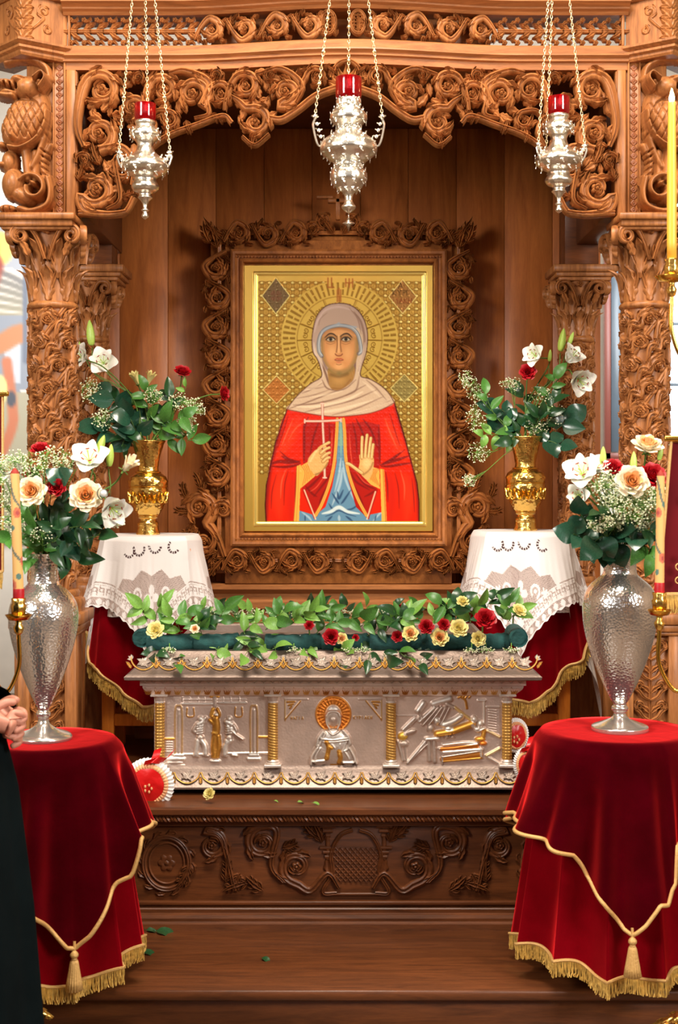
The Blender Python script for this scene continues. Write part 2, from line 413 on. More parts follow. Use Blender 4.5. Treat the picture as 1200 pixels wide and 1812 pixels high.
def scroll(mb, cx, cy, r, a0, dirn, mp, w=None, h=5, back=0.0, tail=None, leaves=3, turns=1.3, c=None, w0=0.0, ros=True, fill=False):
    w = (w or r*.2)*1.12; turns = turns*.78; h = h*1.1
    sp = spiral(cx, cy, r-w*.6, a0, dirn, turns, rend=.36)
    pts = sp; nt = 0
    if tail is not None and len(tail):
        tl = catmull(np.vstack([np.asarray(tail, float), sp[0:1], sp[3:4]]), 5)[:-6]
        pts = np.vstack([tl, sp[1:]]); nt = len(tl)
    m = len(pts); t = np.linspace(0, 1, m)
    ww = w*(.55+.75*np.minimum(1, t*3))*(1-.5*np.clip((t-.45)/.55, 0, 1))
    stroke(mb, pts, ww, h*(1.0-.35*t), mp, back, c=c, w0=w0)
    # leaf ending the spiral
    e = sp[-1]; ea = math.atan2(*(sp[-1]-sp[-2])[::-1])
    leafr(mb, e[0], e[1], ea, r*.6, r*.2, dirn*1.9, mp, h, back, 2, c, w0, 9)
    if ros: rosette(mb, cx, cy, r*.29, mp, h*1.1, 5, back, c, w0)
    for i in range(leaves):
        k = nt+int((.06+.2*i)*30); k = min(k, m-2)
        q = pts[k]; ta = math.atan2(*(pts[k+1]-pts[k])[::-1])
        out = -dirn
        leafr(mb, q[0], q[1], ta+out*.5, r*.85, r*.26, -out*1.0, mp, h*.95, back, 3, c, w0, 11)
        if fill and i < 2:
            q = sp[int((.1+.3*i)*29)]; ang = ta-out*.9
            leafr(mb, q[0], q[1], ang, r*.46, r*.17, out*1.1, mp, h*.8, back, 2, c, w0, 9)
def band_motif(mb, cx, cy, phi, r, side, mp, h=5, back=0.0, stretch=1.0, c=None, w0=0.0, rich=True):
    """one scroll of a running rinceau along direction phi; side = +-1"""
    ca, sa = math.cos(phi), math.sin(phi)
    def W(t, n): return (cx+ca*t-sa*n, cy+sa*t+ca*n)
    tail = [W(-1.25*r*stretch, side*.75*r), W(-.7*r*stretch, -side*.55*r+side*.2*r), W(-.25*r, -side*.92*r)]
    scroll(mb, cx, cy, r, phi-side*PI/2+side*.25, side, mp, r*.22, h, back, tail, 4, 1.0, c, w0)
    if rich:
        for (t, n, a, l, cu) in ((.95, -side*.5, side*.9, 1.05, side*.9), (-.95, side*.45, side*1.15, 1.0, -side*1.0)):
            b = W(t*r*stretch, n*r); acanthus(mb, b[0], b[1], phi+a, r*l, r*.26, cu, mp, h*1.05, back, c, w0, 2)
        for (t, n, a, l, cu) in ((-.8, side*.35, side*2.0, .75, -side*.8), (.75, -side*.7, -side*.25, .7, side*.5), (-.55, side*.75, side*1.1, .6, side*.7), (.6, side*.8, side*.5, .6, -side*.9)):
            b = W(t*r*stretch, n*r); leafr(mb, b[0], b[1], phi+a, r*l, r*.2, cu, mp, h, back, 3, c, w0, 11)
# ------------------------------------------------------------------ picture-plane raster (for flat painting and low relief)
class Ras:
    def __init__(s, x0, y0, x1, y1, step):
        s.x0 = x0; s.y0 = y0; s.st = step; s.W = int((x1-x0)/step)+1; s.H = int((y1-y0)/step)+1
        s.col = np.zeros((s.H, s.W, 3)); s.met = np.zeros((s.H, s.W)); s.hgt = np.zeros((s.H, s.W)); s.lab = np.zeros((s.H, s.W), int)
    def bb(s, xa, ya, xb, yb):
        i0 = max(0, int((ya-s.y0)/s.st)-1); i1 = min(s.H, int((yb-s.y0)/s.st)+2)
        j0 = max(0, int((xa-s.x0)/s.st)-1); j1 = min(s.W, int((xb-s.x0)/s.st)+2)
        if i1 <= i0 or j1 <= j0: return None
        y = s.y0+np.arange(i0, i1)[:, None]*s.st; x = s.x0+np.arange(j0, j1)[None]*s.st
        return (slice(i0, i1), slice(j0, j1)), x+0*y, y+0*x
    def mask(s, pts, k=6, sm=True):
        p = catmull(pts, k, True) if sm else np.asarray(pts, float)
        r = s.bb(p[:, 0].min(), p[:, 1].min(), p[:, 0].max(), p[:, 1].max())
        if r is None: return None
        sl, x, y = r; inside = np.zeros(x.shape, bool); n = len(p)
        for i in range(n):
            xa, ya = p[i]; xb, yb = p[(i+1) % n]
            if ya == yb: continue
            c = ((ya > y) != (yb > y)); inside ^= c & (x < (xb-xa)*(y-ya)/(yb-ya)+xa)
        return sl, inside, x, y
    def fill(s, pts, col, lab=None, sm=True, met=0.0, only=None, alpha=1.0, hgt=None):
        r = s.mask(pts, 6, sm)
        if r is None: return
        sl, m, x, y = r
        if only is not None: m = m & np.isin(s.lab[sl], only)
        s.col[sl][m] = s.col[sl][m]*(1-alpha)+np.array(col)*alpha
        if alpha == 1.0: s.met[sl][m] = met
        if lab is not None: s.lab[sl][m] = lab
        if hgt is not None: s.hgt[sl][m] = hgt
    def dist(s, p, pad):
        r = s.bb(p[:, 0].min()-pad, p[:, 1].min()-pad, p[:, 0].max()+pad, p[:, 1].max()+pad)
        if r is None: return None
        sl, x, y = r; d = np.full(x.shape, 1e9); tt = np.zeros(x.shape); n = len(p)
        for i in range(n-1):
            a, b = p[i], p[i+1]; ab = b-a; L = ab@ab+1e-9
            t = np.clip(((x-a[0])*ab[0]+(y-a[1])*ab[1])/L, 0, 1)
            q = np.hypot(x-a[0]-t*ab[0], y-a[1]-t*ab[1]); m = q < d
            d[m] = q[m]; tt[m] = (i+t[m])/(n-1)
        return sl, d, tt
    def line(s, pts, w, col, alpha=1.0, soft=2.0, only=None, taper=False, sm=True, lab=None, hgt=None, met=None):
        p = catmull(pts, 5) if sm and len(pts) > 2 else np.asarray(pts, float)
        r = s.dist(p, w+soft+2)
        if r is None: return
        sl, d, tt = r; ww = w*(np.sin(PI*np.clip(tt*.92+.04, 0, 1))**.6 if taper else 1)
        a = np.clip((ww+soft*.5-d)/soft, 0, 1)*alpha
        if only is not None: a = a*np.isin(s.lab[sl], only)
        s.col[sl] = s.col[sl]*(1-a[..., None])+np.array(col)*a[..., None]
        m = a > .5
        if lab is not None: s.lab[sl][m] = lab
        if met is not None: s.met[sl][m] = met
        if hgt is not None: s.hgt[sl] = np.maximum(s.hgt[sl], hgt*np.sqrt(np.clip(1-(d/(ww+1e-6))**2, 0, 1)))
    def blob(s, cx, cy, rx, ry, col=None, alpha=1.0, soft=.3, ang=0.0, only=None, lab=None, hgt=None, met=None):
        R = max(rx, ry)*(1+soft)
        r = s.bb(cx-R, cy-R, cx+R, cy+R)
        if r is None: return
        sl, x, y = r; ca, sa = math.cos(ang), math.sin(ang)
        u = ((x-cx)*ca+(y-cy)*sa)/rx; v = (-(x-cx)*sa+(y-cy)*ca)/ry; d = np.hypot(u, v)
        a = np.clip((1+soft*.5-d)/max(soft, 1e-3), 0, 1)*alpha
        if only is not None: a = a*np.isin(s.lab[sl], only)
        if col is not None: s.col[sl] = s.col[sl]*(1-a[..., None])+np.array(col)*a[..., None]
        m = a > .5
        if lab is not None: s.lab[sl][m] = lab
        if met is not None: s.met[sl][m] = met
        if hgt is not None: s.hgt[sl] = np.maximum(s.hgt[sl], hgt*np.sqrt(np.clip(1-d*d, 0, 1)))
    def blur(s, a, n=1):
        for _ in range(n):
            p = np.pad(a, 1, mode='edge'); a = (p[1:-1, 1:-1]*4+p[:-2, 1:-1]*2+p[2:, 1:-1]*2+p[1:-1, :-2]*2+p[1:-1, 2:]*2+p[:-2, :-2]+p[2:, 2:]+p[:-2, 2:]+p[2:, :-2])/16
        return a
def lin(c):
    c = np.clip(c, 0, 255)/255.0
    return np.where(c <= .04045, c/12.92, ((c+.055)/1.055)**2.4)
# ================================================================== THE ROOM
def simple_box(name, m, *a, kind=True, b=.003):
    mb = MB(); box(mb, *a, b=b); return struct(mb, name, m, smooth=False) if kind else mb
simple_box('floor', M['stone'], -5, 5, -5, 11, -.1, 0)
simple_box('ceiling', M['plaster_dim'], -5, 5, -5, 11, 5.2, 5.3)
simple_box('wall_left', M['plaster_dim'], -5.1, -5, -5, 11, 0, 5.2)
simple_box('wall_right', M['plaster_dim'], 5, 5.1, -5, 11, 0, 5.2)
simple_box('wall_rear', M['plaster_dim'], -5, 5, -5.1, -5, 0, 5.2)
def added_rear_windows():  # unseen glowing windows added behind the camera for reflections in the silver
    for i, x in enumerate((-3.2, -1.1, 1.1, 3.2)):
        mb = MB(); 
        for a, b_ in ((x-.5, x-.44), (x+.44, x+.5)): box(mb, a, b_, -5, -4.92, 3.0, 4.8)
        for a, b_ in ((3.0, 3.06), (4.74, 4.8), (3.86, 3.92)): box(mb, x-.5, x+.5, -5, -4.92, a, b_)
        w_ = struct(mb, 'window_%d' % (i+3), M['redwood'], smooth=False)
        for a, b_ in ((3.06, 3.86), (3.92, 4.74)):
            mb = MB(); box(mb, x-.44, x+.44, -4.98, -4.96, a, b_); mb.build('pane', M['pane_rear'], w_, smooth=False)
added_rear_windows()
simple_box('wall_back', M['plaster'], -5, 5, 10.5, 10.6, 0, 5.2)
def window(name, px0, px1, py0, py1, D, nx, nz, frame_m, pane_m, fw=.05):
    x0, x1, z1, z0 = X(px0, D), X(px1, D), Z(py0, D), Z(py1, D)
    mb = MB()
    for a in ((x0, x0+fw), (x1-fw, x1)): box(mb, a[0], a[1], D-.06, D, z0, z1)
    for a in ((z0, z0+fw), (z1-fw, z1)): box(mb, x0, x1, D-.06, D, a[0], a[1])
    o = struct(mb, name, frame_m, smooth=False)
    for i in range(nx):
        for j in range(nz):
            p = MB(); a = x0+fw+(x1-x0-2*fw)*i/nx; b_ = x0+fw+(x1-x0-2*fw)*(i+1)/nx
            c = z0+fw+(z1-z0-2*fw)*j/nz; d = z0+fw+(z1-z0-2*fw)*(j+1)/nz
            box(p, a+.008, b_-.008, D-.035, D-.02, c+.008, d-.008); p.build('pane', pane_m, o, smooth=False)
    if nx*nz > 1:
        g = MB()
        for i in range(1, nx): a = x0+fw+(x1-x0-2*fw)*i/nx; box(g, a-.012, a+.012, D-.05, D-.005, z0, z1)
        for j in range(1, nz): c = z0+fw+(z1-z0-2*fw)*j/nz; box(g, x0, x1, D-.05, D-.005, c-.012, c+.012)
        g.build('glazing_bar', frame_m, o, smooth=False)
    return o
window('window_1', 1068, 1112, 436, 812, 10.4, 1, 1, M['redwood'], M['slate'], .045)
window('window_2', 1168, 1300, 455, 800, 10.4, 2, 3, M['slate'], M['pane'], .05)

# mural on the back wall, seen out of focus at the left
def mural():
    r = Ras(-130, 400, 128, 960, 4)
    r.col[:] = (196, 188, 176)
    r.fill([(-130, 400), (128, 400), (128, 480), (-130, 470)], (150, 152, 158), sm=False)
    for i in range(7): r.line([(-60, 470+i*16), (0, 482+i*15), (40, 500+i*12), (60, 520+i*8)], 5, (112+i*5, 108+i*4, 104), soft=4)
    r.fill([(-60, 560), (60, 560), (60, 690), (-60, 700)], (122, 126, 134), sm=False)
    r.fill([(10, 600), (36, 600), (36, 680), (10, 680)], (168, 172, 178), sm=False)
    r.blob(-2, 440, 26, 30, (226, 196, 96), soft=.2)
    r.blob(-14, 440, 14, 18, (150, 92, 60), soft=.3)
    r.line([(-60, 600), (-10, 612), (30, 592), (58, 590)], 17, (166, 108, 66), soft=6)
    r.line([(-20, 470), (-40, 560), (-30, 700)], 26, (140, 60, 44), soft=8)
    r.fill([(-130, 700), (128, 690), (128, 960), (-130, 960)], (148, 140, 116), sm=False)
    r.line([(12, 640), (22, 720), (20, 760), (-10, 830)], 9, (168, 96, 62), soft=5)
    r.blob(20, 706, 8, 14, (60, 62, 70), soft=.4)
    r.blob(0, 690, 13, 26, (216, 196, 120), soft=.3)
    r.line([(45, 470), (45, 640)], 4, (90, 96, 110), soft=3)
    P_ = Pan(10.45); V = []; H, W = r.H, r.W
    u = r.x0+np.arange(W)*r.st; v = r.y0+np.arange(H)*r.st; U, Vv = np.meshgrid(u, v, indexing='ij')
    k = 10.45/9.0
    pts = P_(U, Vv, 0*U).reshape(-1, 3)
    mb = MB(); mb.add(pts, grid_faces(W, H), np.hstack([lin(r.col.transpose(1, 0, 2).reshape(-1, 3)), np.ones((W*H, 1))]))
    x0, x1, z1, z0 = pts[:, 0].min(), pts[:, 0].max(), pts[:, 2].max(), pts[:, 2].min()
    t = thing('wall_painting', 'blurred wall painting with yellow halo and grey arches behind the left columns', 'painting', ((x0+x1)/2, 10.45, z0))
    mb.build('painted_surface', M['paint'], t)
    b = MB(); box(b, x0, x1, 10.455, 10.49, z0, z1); b.build('plaster_ground', M['plaster'], t)
mural()

# ================================================================== STEPPED PLATFORM
LEDGE_Z = Z(1430, 4.5); TREAD_Z = Z(1640, 4.55)
def platform():
    t = thing('stepped_platform', 'brown wooden stepped platform with carved front panel under the silver casket', 'platform', (0, 4.9, 0))
    t['kind'] = 'thing'
    W = 1.5
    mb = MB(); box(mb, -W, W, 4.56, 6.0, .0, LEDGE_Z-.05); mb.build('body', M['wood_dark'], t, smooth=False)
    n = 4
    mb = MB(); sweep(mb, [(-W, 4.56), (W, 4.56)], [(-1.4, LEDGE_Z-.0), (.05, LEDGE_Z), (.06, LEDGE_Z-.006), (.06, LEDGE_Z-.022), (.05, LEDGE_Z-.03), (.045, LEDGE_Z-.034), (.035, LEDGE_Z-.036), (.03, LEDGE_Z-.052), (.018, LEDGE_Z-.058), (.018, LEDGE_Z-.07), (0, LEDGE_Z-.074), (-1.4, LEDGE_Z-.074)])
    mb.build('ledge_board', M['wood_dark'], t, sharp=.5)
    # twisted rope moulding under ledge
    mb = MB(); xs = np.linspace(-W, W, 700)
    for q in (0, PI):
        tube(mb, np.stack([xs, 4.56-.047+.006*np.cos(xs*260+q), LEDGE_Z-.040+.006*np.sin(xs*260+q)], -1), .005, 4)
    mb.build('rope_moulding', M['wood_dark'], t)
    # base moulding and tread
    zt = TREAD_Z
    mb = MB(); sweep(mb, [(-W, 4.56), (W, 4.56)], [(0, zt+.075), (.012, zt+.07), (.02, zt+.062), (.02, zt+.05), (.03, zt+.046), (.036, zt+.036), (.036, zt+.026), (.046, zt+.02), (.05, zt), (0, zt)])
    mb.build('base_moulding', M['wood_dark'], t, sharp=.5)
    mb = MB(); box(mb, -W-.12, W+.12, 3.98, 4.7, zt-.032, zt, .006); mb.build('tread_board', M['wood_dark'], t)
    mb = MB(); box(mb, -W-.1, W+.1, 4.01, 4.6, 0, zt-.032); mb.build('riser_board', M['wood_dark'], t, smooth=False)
    # carved front panel
    P_ = Pan(4.56)
    fr = MB()
    for (a, b_, c_, d_) in ((60, 1140, 1449, 1458), (60, 1140, 1592, 1600)):
        x0, x1 = X(a, 4.56), X(b_, 4.56); box(fr, x0, x1, 4.54, 4.56, Z(c_, 4.56), Z(d_, 4.56))
    cf = fr.build('carved_panel', M['wood_dark'], t, smooth=False)
    def motif(fn, name='scroll'):
        m_ = MB(); fn(m_); m_.build(name, M['wood_dark'], cf)
    for s_ in (-1, 1):
        f = lambda x: 630+s_*x if True else 0
        a = lambda d: (math.radians(d) if s_ > 0 else PI-math.radians(d))
        def sc(x, y, r, a0, dr, tail=None):
            motif(lambda m_: scroll(m_, f(x), y, r, a(a0), dr*s_, P_, r*.17, 6.5, tail=[(f(q[0]), q[1]) for q in tail] if tail else None))
        sc(105, 1533, 34, 90, -1, [(30, 1570), (50, 1545), (80, 1575)])
        sc(200-35, 1490, 34, -90, 1, [(128, 1560), (150, 1530), (140, 1470)])
        sc(255-0, 1495, 33, -60, -1, [(215, 1575), (225, 1530), (240, 1480)])
        sc(440, 1490, 34, -90, 1, [(400, 1570), (405, 1520), (420, 1470)])
        for (x, y, d, L, c_) in ((190, 1560, 10, 50, .4), (165, 1575, -30, 40, -.5), (60, 1490, -75, 40, .4), (70, 1480, -40, 36, -.5), (230, 1560, -100, 45, .4), (295, 1530, 70, 44, -.5), (205, 1545, 60, 36, .5), (400, 1500, -60, 40, .6), (130, 1500, 190, 30, .5)):
            motif(lambda m_: acanthus(m_, f(x), y, a(d), L, 15, c_*s_, P_, 6.5), 'acanthus_leaf')
        # medallion
        def med(m_):
            th = np.linspace(0, 2*PI, 40)
            stroke(m_, np.stack([f(335)+40*np.cos(th), 1527+46*np.sin(th)], -1), 5, 5, P_)
            stroke(m_, np.stack([f(335)+31*np.cos(th), 1527+36*np.sin(th)], -1), 2, 3, P_, prof=PROF_RD)
            for k in range(12):
                q = k/12*2*PI; leafr(m_, f(335)+43*math.cos(q), 1527+49*math.sin(q), q+.9, 20, 6, 1.2, P_, 4)
            rosette(m_, f(335), 1527, 16, P_, 3, 6)
        motif(med, 'medallion')
        def urn(m_):
            for (y, w) in ((1462, 14), (1470, 9), (1478, 5), (1500, 14), (1508, 8), (1516, 5)):
                stroke(m_, [(f(50)-w, y), (f(50)+w, y)], 3.4, 4, P_, prof=PROF_RD)
            stroke(m_, [(f(50), 1480), (f(50), 1520)], 4, 3, P_, prof=PROF_RD)
            leafr(m_, f(50), 1520, PI/2, 40, 9, .5*s_, P_, 4)
        motif(urn, 'urn_ornament')
        def side(m_):
            stroke(m_, catmull([(f(6), 1468), (f(28), 1478), (f(44), 1510), (f(42), 1545), (f(58), 1578), (f(34), 1580)], 6), 4, 5, P_)
        motif(side, 'cartouche_side')
    def lat(m_):
        for k in range(-9, 10):
            for sg in (-1, 1):
                x = 630+k*9; p0 = np.array([x, 1530.]); d = np.array([1, sg*1.1]); L = 28
                pts = [p0-d*L, p0+d*L]
                t = np.linspace(0, 1, 9)[:, None]; q = pts[0]*(1-t)+pts[1]*t
                ok = (np.abs(q[:, 0]-630) < 42-14*np.clip((1500-q[:, 1])/30, 0, 1)) & (q[:, 1] > 1478) & (q[:, 1] < 1578); q = q[ok]
                if len(q) > 1: stroke(m_, q, 1.4, 2, P_, prof=PROF_RD)
        stroke(m_, [(585, 1582), (675, 1582)], 3, 4, P_, prof=PROF_RD)
    motif(lat, 'lattice_cartouche')
platform()

# ================================================================== CARVED CANOPY
FD = 4.85
def bow(x): return .075*(.5+.5*np.cos(PI*np.clip((x-.03)/.62, -1, 1)))
canopy = thing('carved_canopy', 'carved wooden canopy on twisted columns with pierced scrollwork over the icon', 'canopy', (0, 5.3, LEDGE_Z))
canopy['kind'] = 'thing'
def canopy_build():
    t = canopy; PB = Pan(FD, bow); PF = Pan(FD)
    xl, xr = X(118, FD), X(1106, FD)
    path = [(x, FD-float(bow(x))) for x in np.linspace(xl-.01, xr+.01, 61)]
    z = lambda y: Z(y, FD)
    # beam below frieze and cornice above
    mb = MB(); sweep(mb, path, [(-.12, z(83)), (.014, z(83)), (.018, z(85)), (.018, z(97)), (.028, z(99)), (.03, z(102)), (.022, z(104)), (.016, z(106)), (.016, z(108)), (.02, z(109)), (.02, z(111)), (.008, z(113)), (.008, z(125)), (-.12, z(125))])
    mb.build('lower_beam', M['wood_x'], t, sharp=.5)
    mb = MB(); sweep(mb, path, [(-.12, z(29)), (.012, z(29)), (.016, z(27)), (.02, z(24)), (.034, z(21)), (.034, z(18)), (.05, z(14)), (.06, z(12)), (.06, z(7)), (-.12, z(7))])
    mb.build('cornice', M['wood_x'], t, sharp=.5)
    # solid back behind the middle of the frieze
    mb = MB(); box(mb, X(372, FD), X(868, FD), FD+.03, FD+.06, z(82), z(10)); mb.build('frieze_backboard', M['wood_x'], t, smooth=False)
    # frame of the frieze
    mb = MB(); box(mb, X(121, FD), X(125, FD), FD-.015, FD+.03, z(83), z(29)); fz = mb.build('frieze', M['wood'], t, smooth=False)
    mb = MB(); box(mb, X(1099, FD), X(1104, FD), FD-.015, FD+.03, z(83), z(29)); mb.build('frieze_end', M['wood'], fz, smooth=False)
    def sub(par, fn, name='scroll', m=M['wood']):
        q = MB(); fn(q); q.build(name, m, par)
    C0 = 613
    for s_ in (-1, 1):
        # outer chain of paired leaves
        for i in range(10):
            x = C0+s_*(487-i*23); 
            def fn(q):
                a = 0 if s_ < 0 else PI
                for g in (-1, 1):
                    leafr(q, x, 56+g*1, a+g*.85, 26, 5.2, -g*.7, PB, 6, 6)
                    leafr(q, x-s_*2, 56+g*17, a+g*.1, 15, 3.6, g*1.6, PB, 5, 6)
                stroke(q, [(x-13, 56), (x+13, 56)], 3.4, 5, PB, 6)
                rosette(q, x, 56+20, 5, PB, 6, 5, 6); rosette(q, x, 56-20, 5, PB, 6, 5, 6)
            sub(fz, fn, 'leaf_pair')
        for i in range(4):
            cx = C0+s_*(238-i*58); side = (1 if i % 2 else -1)
            sub(fz, lambda q: band_motif(q, cx, 55, 0 if s_ < 0 else PI, 22, side*s_, PB, 7, 6, 1.15))
        for (dx, L) in ((36, 22), (18, 18)):
            sub(fz, lambda q: acanthus(q, C0+s_*dx, 75, -PI/2+s_*.3, 38, 9, -s_*.6, PB, 6, 6), 'acanthus_leaf')
    def pineapple(q):
        for g in (-1, 1):
            th = np.linspace(0, 2*PI, 24)
            stroke(q, np.stack([C0-6+g*26+13*np.cos(th), 52+20*np.sin(th)], -1), 3, 6, PB, 6)
            for a in range(3):
                for b_ in range(5): rosette(q, C0-6+g*26-7+a*7, 40+b_*6, 3.5, PB, 5, 4, 6)
    sub(fz, pineapple, 'oval_cartouche')
    # stiles beside the opening
    for a, b_ in ((118, 135), (1091, 1107)):
        mb = MB(); box(mb, X(a, FD), X(b_, FD), FD-.012, FD+.1, z(385), z(125)); mb.build('stile', M['wood'], t, smooth=False)
    # -------- arch fretwork
    mb = MB()
    for a, b_ in ((133, 137), (1089, 1093)): box(mb, X(a, FD), X(b_, FD), FD-.004, FD+.04, z(380), z(125))
    ar = mb.build('arch_fretwork', M['wood'], t, smooth=False)
    BK = 9
    half = [(137, 130), (613, 125), (613, 158), (560, 172), (525, 195), (492, 218), (478, 212), (478, 240), (452, 258), (428, 240), (398, 206), (350, 216), (300, 232), (262, 255), (243, 290), (238, 340), (218, 374), (137, 376)]
    hp = np.array(half, float)
    def inside(x, y):
        c = False; n = len(hp)
        for i in range(n):
            xa, ya = hp[i]; xb, yb = hp[(i+1) % n]
            if (ya > y) != (yb > y) and x < (xb-xa)*(y-ya)/(yb-ya)+xa: c = not c
        return c
    scr = [(181, 160, 37, 200, 1, [(150, 262), (138, 230), (140, 190)]), (176, 238, 34, 100, -1, [(235, 330), (238, 290), (215, 262)]),
           (172, 335, 36, 160, -1, [(225, 376), (190, 380), (150, 372)]), (216, 300, 24, -60, 1, [(190, 372), (214, 352), (205, 285)]),
           (236, 192, 30, 90, -1, [(262, 262), (275, 235), (262, 210)]), (290, 160, 31, 180, 1, [(246, 250), (252, 215), (258, 180)]),
           (341, 168, 35, 60, -1, [(300, 132), (330, 128), (372, 150)]), (300, 215, 19, -90, 1, [(262, 235), (275, 200)]),
           (392, 170, 26, 190, 1, [(345, 212), (370, 205), (366, 180)]), (436, 158, 29, -150, 1, [(398, 200), (402, 178)]),
           (453, 222, 31, -120, 1, [(410, 175), (425, 185)]), (505, 172, 31, 120, -1, [(455, 140), (500, 132), (535, 165)]),
           (561, 148, 21, 180, 1, [(525, 192), (535, 172), (538, 155)]), (382, 137, 14, 60, -1, None), (245, 140, 13, 60, -1, None),
           (150, 285, 17, 160, 1, None), (480, 140, 13, 60, 1, None)]
    rng = random.Random(5)
    for s_ in (-1, 1):
        f = (lambda x: x) if s_ < 0 else (lambda x: 2*613.5-x)
        g = (lambda a: a) if s_ < 0 else (lambda a: PI-a)
        dr = 1 if s_ < 0 else -1
        for (x, y, r, a0, d, tl) in scr:
            sub(ar, lambda q: scroll(q, f(x), y, r, g(math.radians(a0)), d*dr, PB, r*.185, 13, BK, [(f(p[0]), p[1]) for p in tl] if tl else None, 4, 1.25))
        # border ribbons
        for pts, w in (([(478, 216), (500, 219), (528, 203), (560, 180), (600, 166), (613, 164)], 6), ([(240, 345), (246, 300), (262, 268), (300, 240), (350, 222), (395, 208), (412, 222)], 4.5),
                       ([(140, 378), (190, 380), (222, 376), (238, 350)], 5), ([(430, 246), (452, 262), (478, 244)], 3)):
            p = catmull([(f(a), b_) for a, b_ in pts], 6)
            sub(ar, lambda q: stroke(q, p, w, 12, PB, BK), 'ribbon')
        for (x, y, a, L, W_, cu) in ((300, 222, 100, 34, 11, .5), (330, 214, 80, 26, 9, -.4), (452, 238, 100, 30, 11, .2), (215, 352, -30, 34, 11, .6), (176, 290, -120, 38, 12, .6), (200, 205, 20, 38, 12, -.7),
                                     (262, 175, -60, 34, 10, .8), (372, 205, 30, 32, 10, -.5), (345, 130, 10, 34, 9, .5), (415, 135, 20, 30, 9, -.5), (525, 140, -20, 34, 9, .6), (140, 320, -80, 34, 10, .5), (205, 132, 10, 34, 9, .4), (575, 128, 30, 30, 9, .4)):
            sub(ar, lambda q: acanthus(q, f(x), y, g(math.radians(a)), L, W_, cu*dr, PB, 9, BK, w0=2), 'acanthus_leaf')
        def filler(q):
            n = 0
            while n < 120:
                x = rng.uniform(138, 612); y = rng.uniform(128, 375)
                if not inside(x, y): continue
                n += 1
                L = rng.uniform(16, 32); a = rng.uniform(0, 2*PI)
                if not inside(x+L*math.cos(a), y+L*math.sin(a)): continue
                leafr(q, f(x), y, g(a), L, L*.3, rng.uniform(-1.2, 1.2), PB, 5, BK, 3, n=9)
        sub(ar, filler, 'background_foliage')
    def palm(q):
        for k in range(-3, 4): leafr(q, 613.5+k*3, 168, -PI/2+k*.33, 46-abs(k)*5, 8, k*.12, PB, 9, BK, 1)
        th = np.linspace(PI, 2*PI, 20); stroke(q, np.stack([613.5+26*np.cos(th), 150+30*np.sin(th)], -1), 4, 9, PB, BK)
    sub(ar, palm, 'palmette')
    # roof, side entablatures, interior
    ztop = z(86)
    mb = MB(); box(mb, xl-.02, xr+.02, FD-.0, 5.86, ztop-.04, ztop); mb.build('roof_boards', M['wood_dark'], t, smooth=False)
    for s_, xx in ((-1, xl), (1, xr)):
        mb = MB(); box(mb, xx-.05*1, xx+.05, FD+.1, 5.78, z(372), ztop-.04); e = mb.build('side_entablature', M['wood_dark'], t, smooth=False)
        fret = MB(); 
        PL = lambda u, v, w: np.stack([xx-s_*(.05+w*.002)+0*u, 4.9+u*.002+0*w, 2.95-v*.002+0*w], -1)
        for i in range(6): band_motif(fret, 45+i*62, 60, 0, 34, 1 if i % 2 else -1, PL, 6, 0)
        fret.build('side_scrollwork', M['wood_dark'], e)
    # piers with cornices at both ends
    for s_ in (-1, 1):
        f = (lambda x: X(x, FD)) if s_ < 0 else (lambda x: X(1227-x, FD))
        pth = [(f(-26), FD+.06), (f(50), FD-.10), (f(119), FD+.0)]
        if s_ > 0: pth = pth[::-1]
        def sw(name, prof, m=M['wood']):
            q = MB(); sweep(q, pth, prof); return q.build(name, m, t, sharp=.5)
        pb = sw('pier_block', [(-.12, z(95)), (0, z(95)), (0, z(8)), (-.12, z(8))])
        sw('pier_cornice', [(-.12, z(8)), (.008, z(8)), (.02, z(4)), (.02, z(0)), (.035, z(-6)), (.045, z(-12)), (.045, z(-20)), (-.12, z(-20))])
        sw('pier_moulding', [(-.1, z(112)), (.004, z(112)), (.01, z(108)), (.01, z(104)), (.022, z(101)), (.022, z(97)), (.012, z(95)), (.03, z(90)), (.03, z(86)), (0, z(84)), (-.1, z(84))])
        # acanthus corner carving on the pier block
        def two(u, v, w):   # carving wraps round the corner edge: u<0 outer face, u>0 inner face
            c_ = np.array(pth[1]); A = np.array(pth[0] if s_ < 0 else pth[2]); B = np.array(pth[2] if s_ < 0 else pth[0])
            dA = (A-c_)/np.linalg.norm(A-c_); dB = (B-c_)/np.linalg.norm(B-c_)
            u = u+0*w; L = np.abs(u)*.002; d = np.where((u < 0)[..., None], dA, dB)
            nA = np.array([-s_*0-0.9*0-1*0, -1.0]); 
            p = c_+d*L[..., None]; nn = np.array([0, -1.0])
            p = p+nn*(w*.002)[..., None]
            return np.stack([p[..., 0], p[..., 1], z(0)+0*u-(v+0*w)*.002], -1)
        q = MB()
        for k in range(4):
            for g in (-1, 1):
                leafr(q, g*2, 84-k*18, -PI/2+g*.55, 30, 8, g*.7, two, 4)
                leafr(q, g*3, 84-k*18, -PI/2+g*1.1, 22, 5, g*.8, two, 3)
        for g in (-1, 1):
            scroll(q, g*42, 30, 13, PI/2, g, two, 3, 3, ros=False, tail=[(g*14, 70), (g*30, 55)])
            scroll(q, g*50, 60, 9, -PI/2, -g, two, 3, 3, ros=False)
        q.build('corner_acanthus', M['wood'], pb)
        # pier body below the moulding: backboard and framed strip
        q = MB(); a, b_ = sorted((f(47), f(119))); box(q, a, b_, FD-.0, FD+.12, z(385), z(110)); body = q.build('pier_body', M['wood'], t, smooth=False)
        q = MB()
        for (u, v) in ((94, 97), (114, 117)): a, b_ = sorted((f(u), f(v))); box(q, a, b_, FD-.014, FD, z(385), z(110))
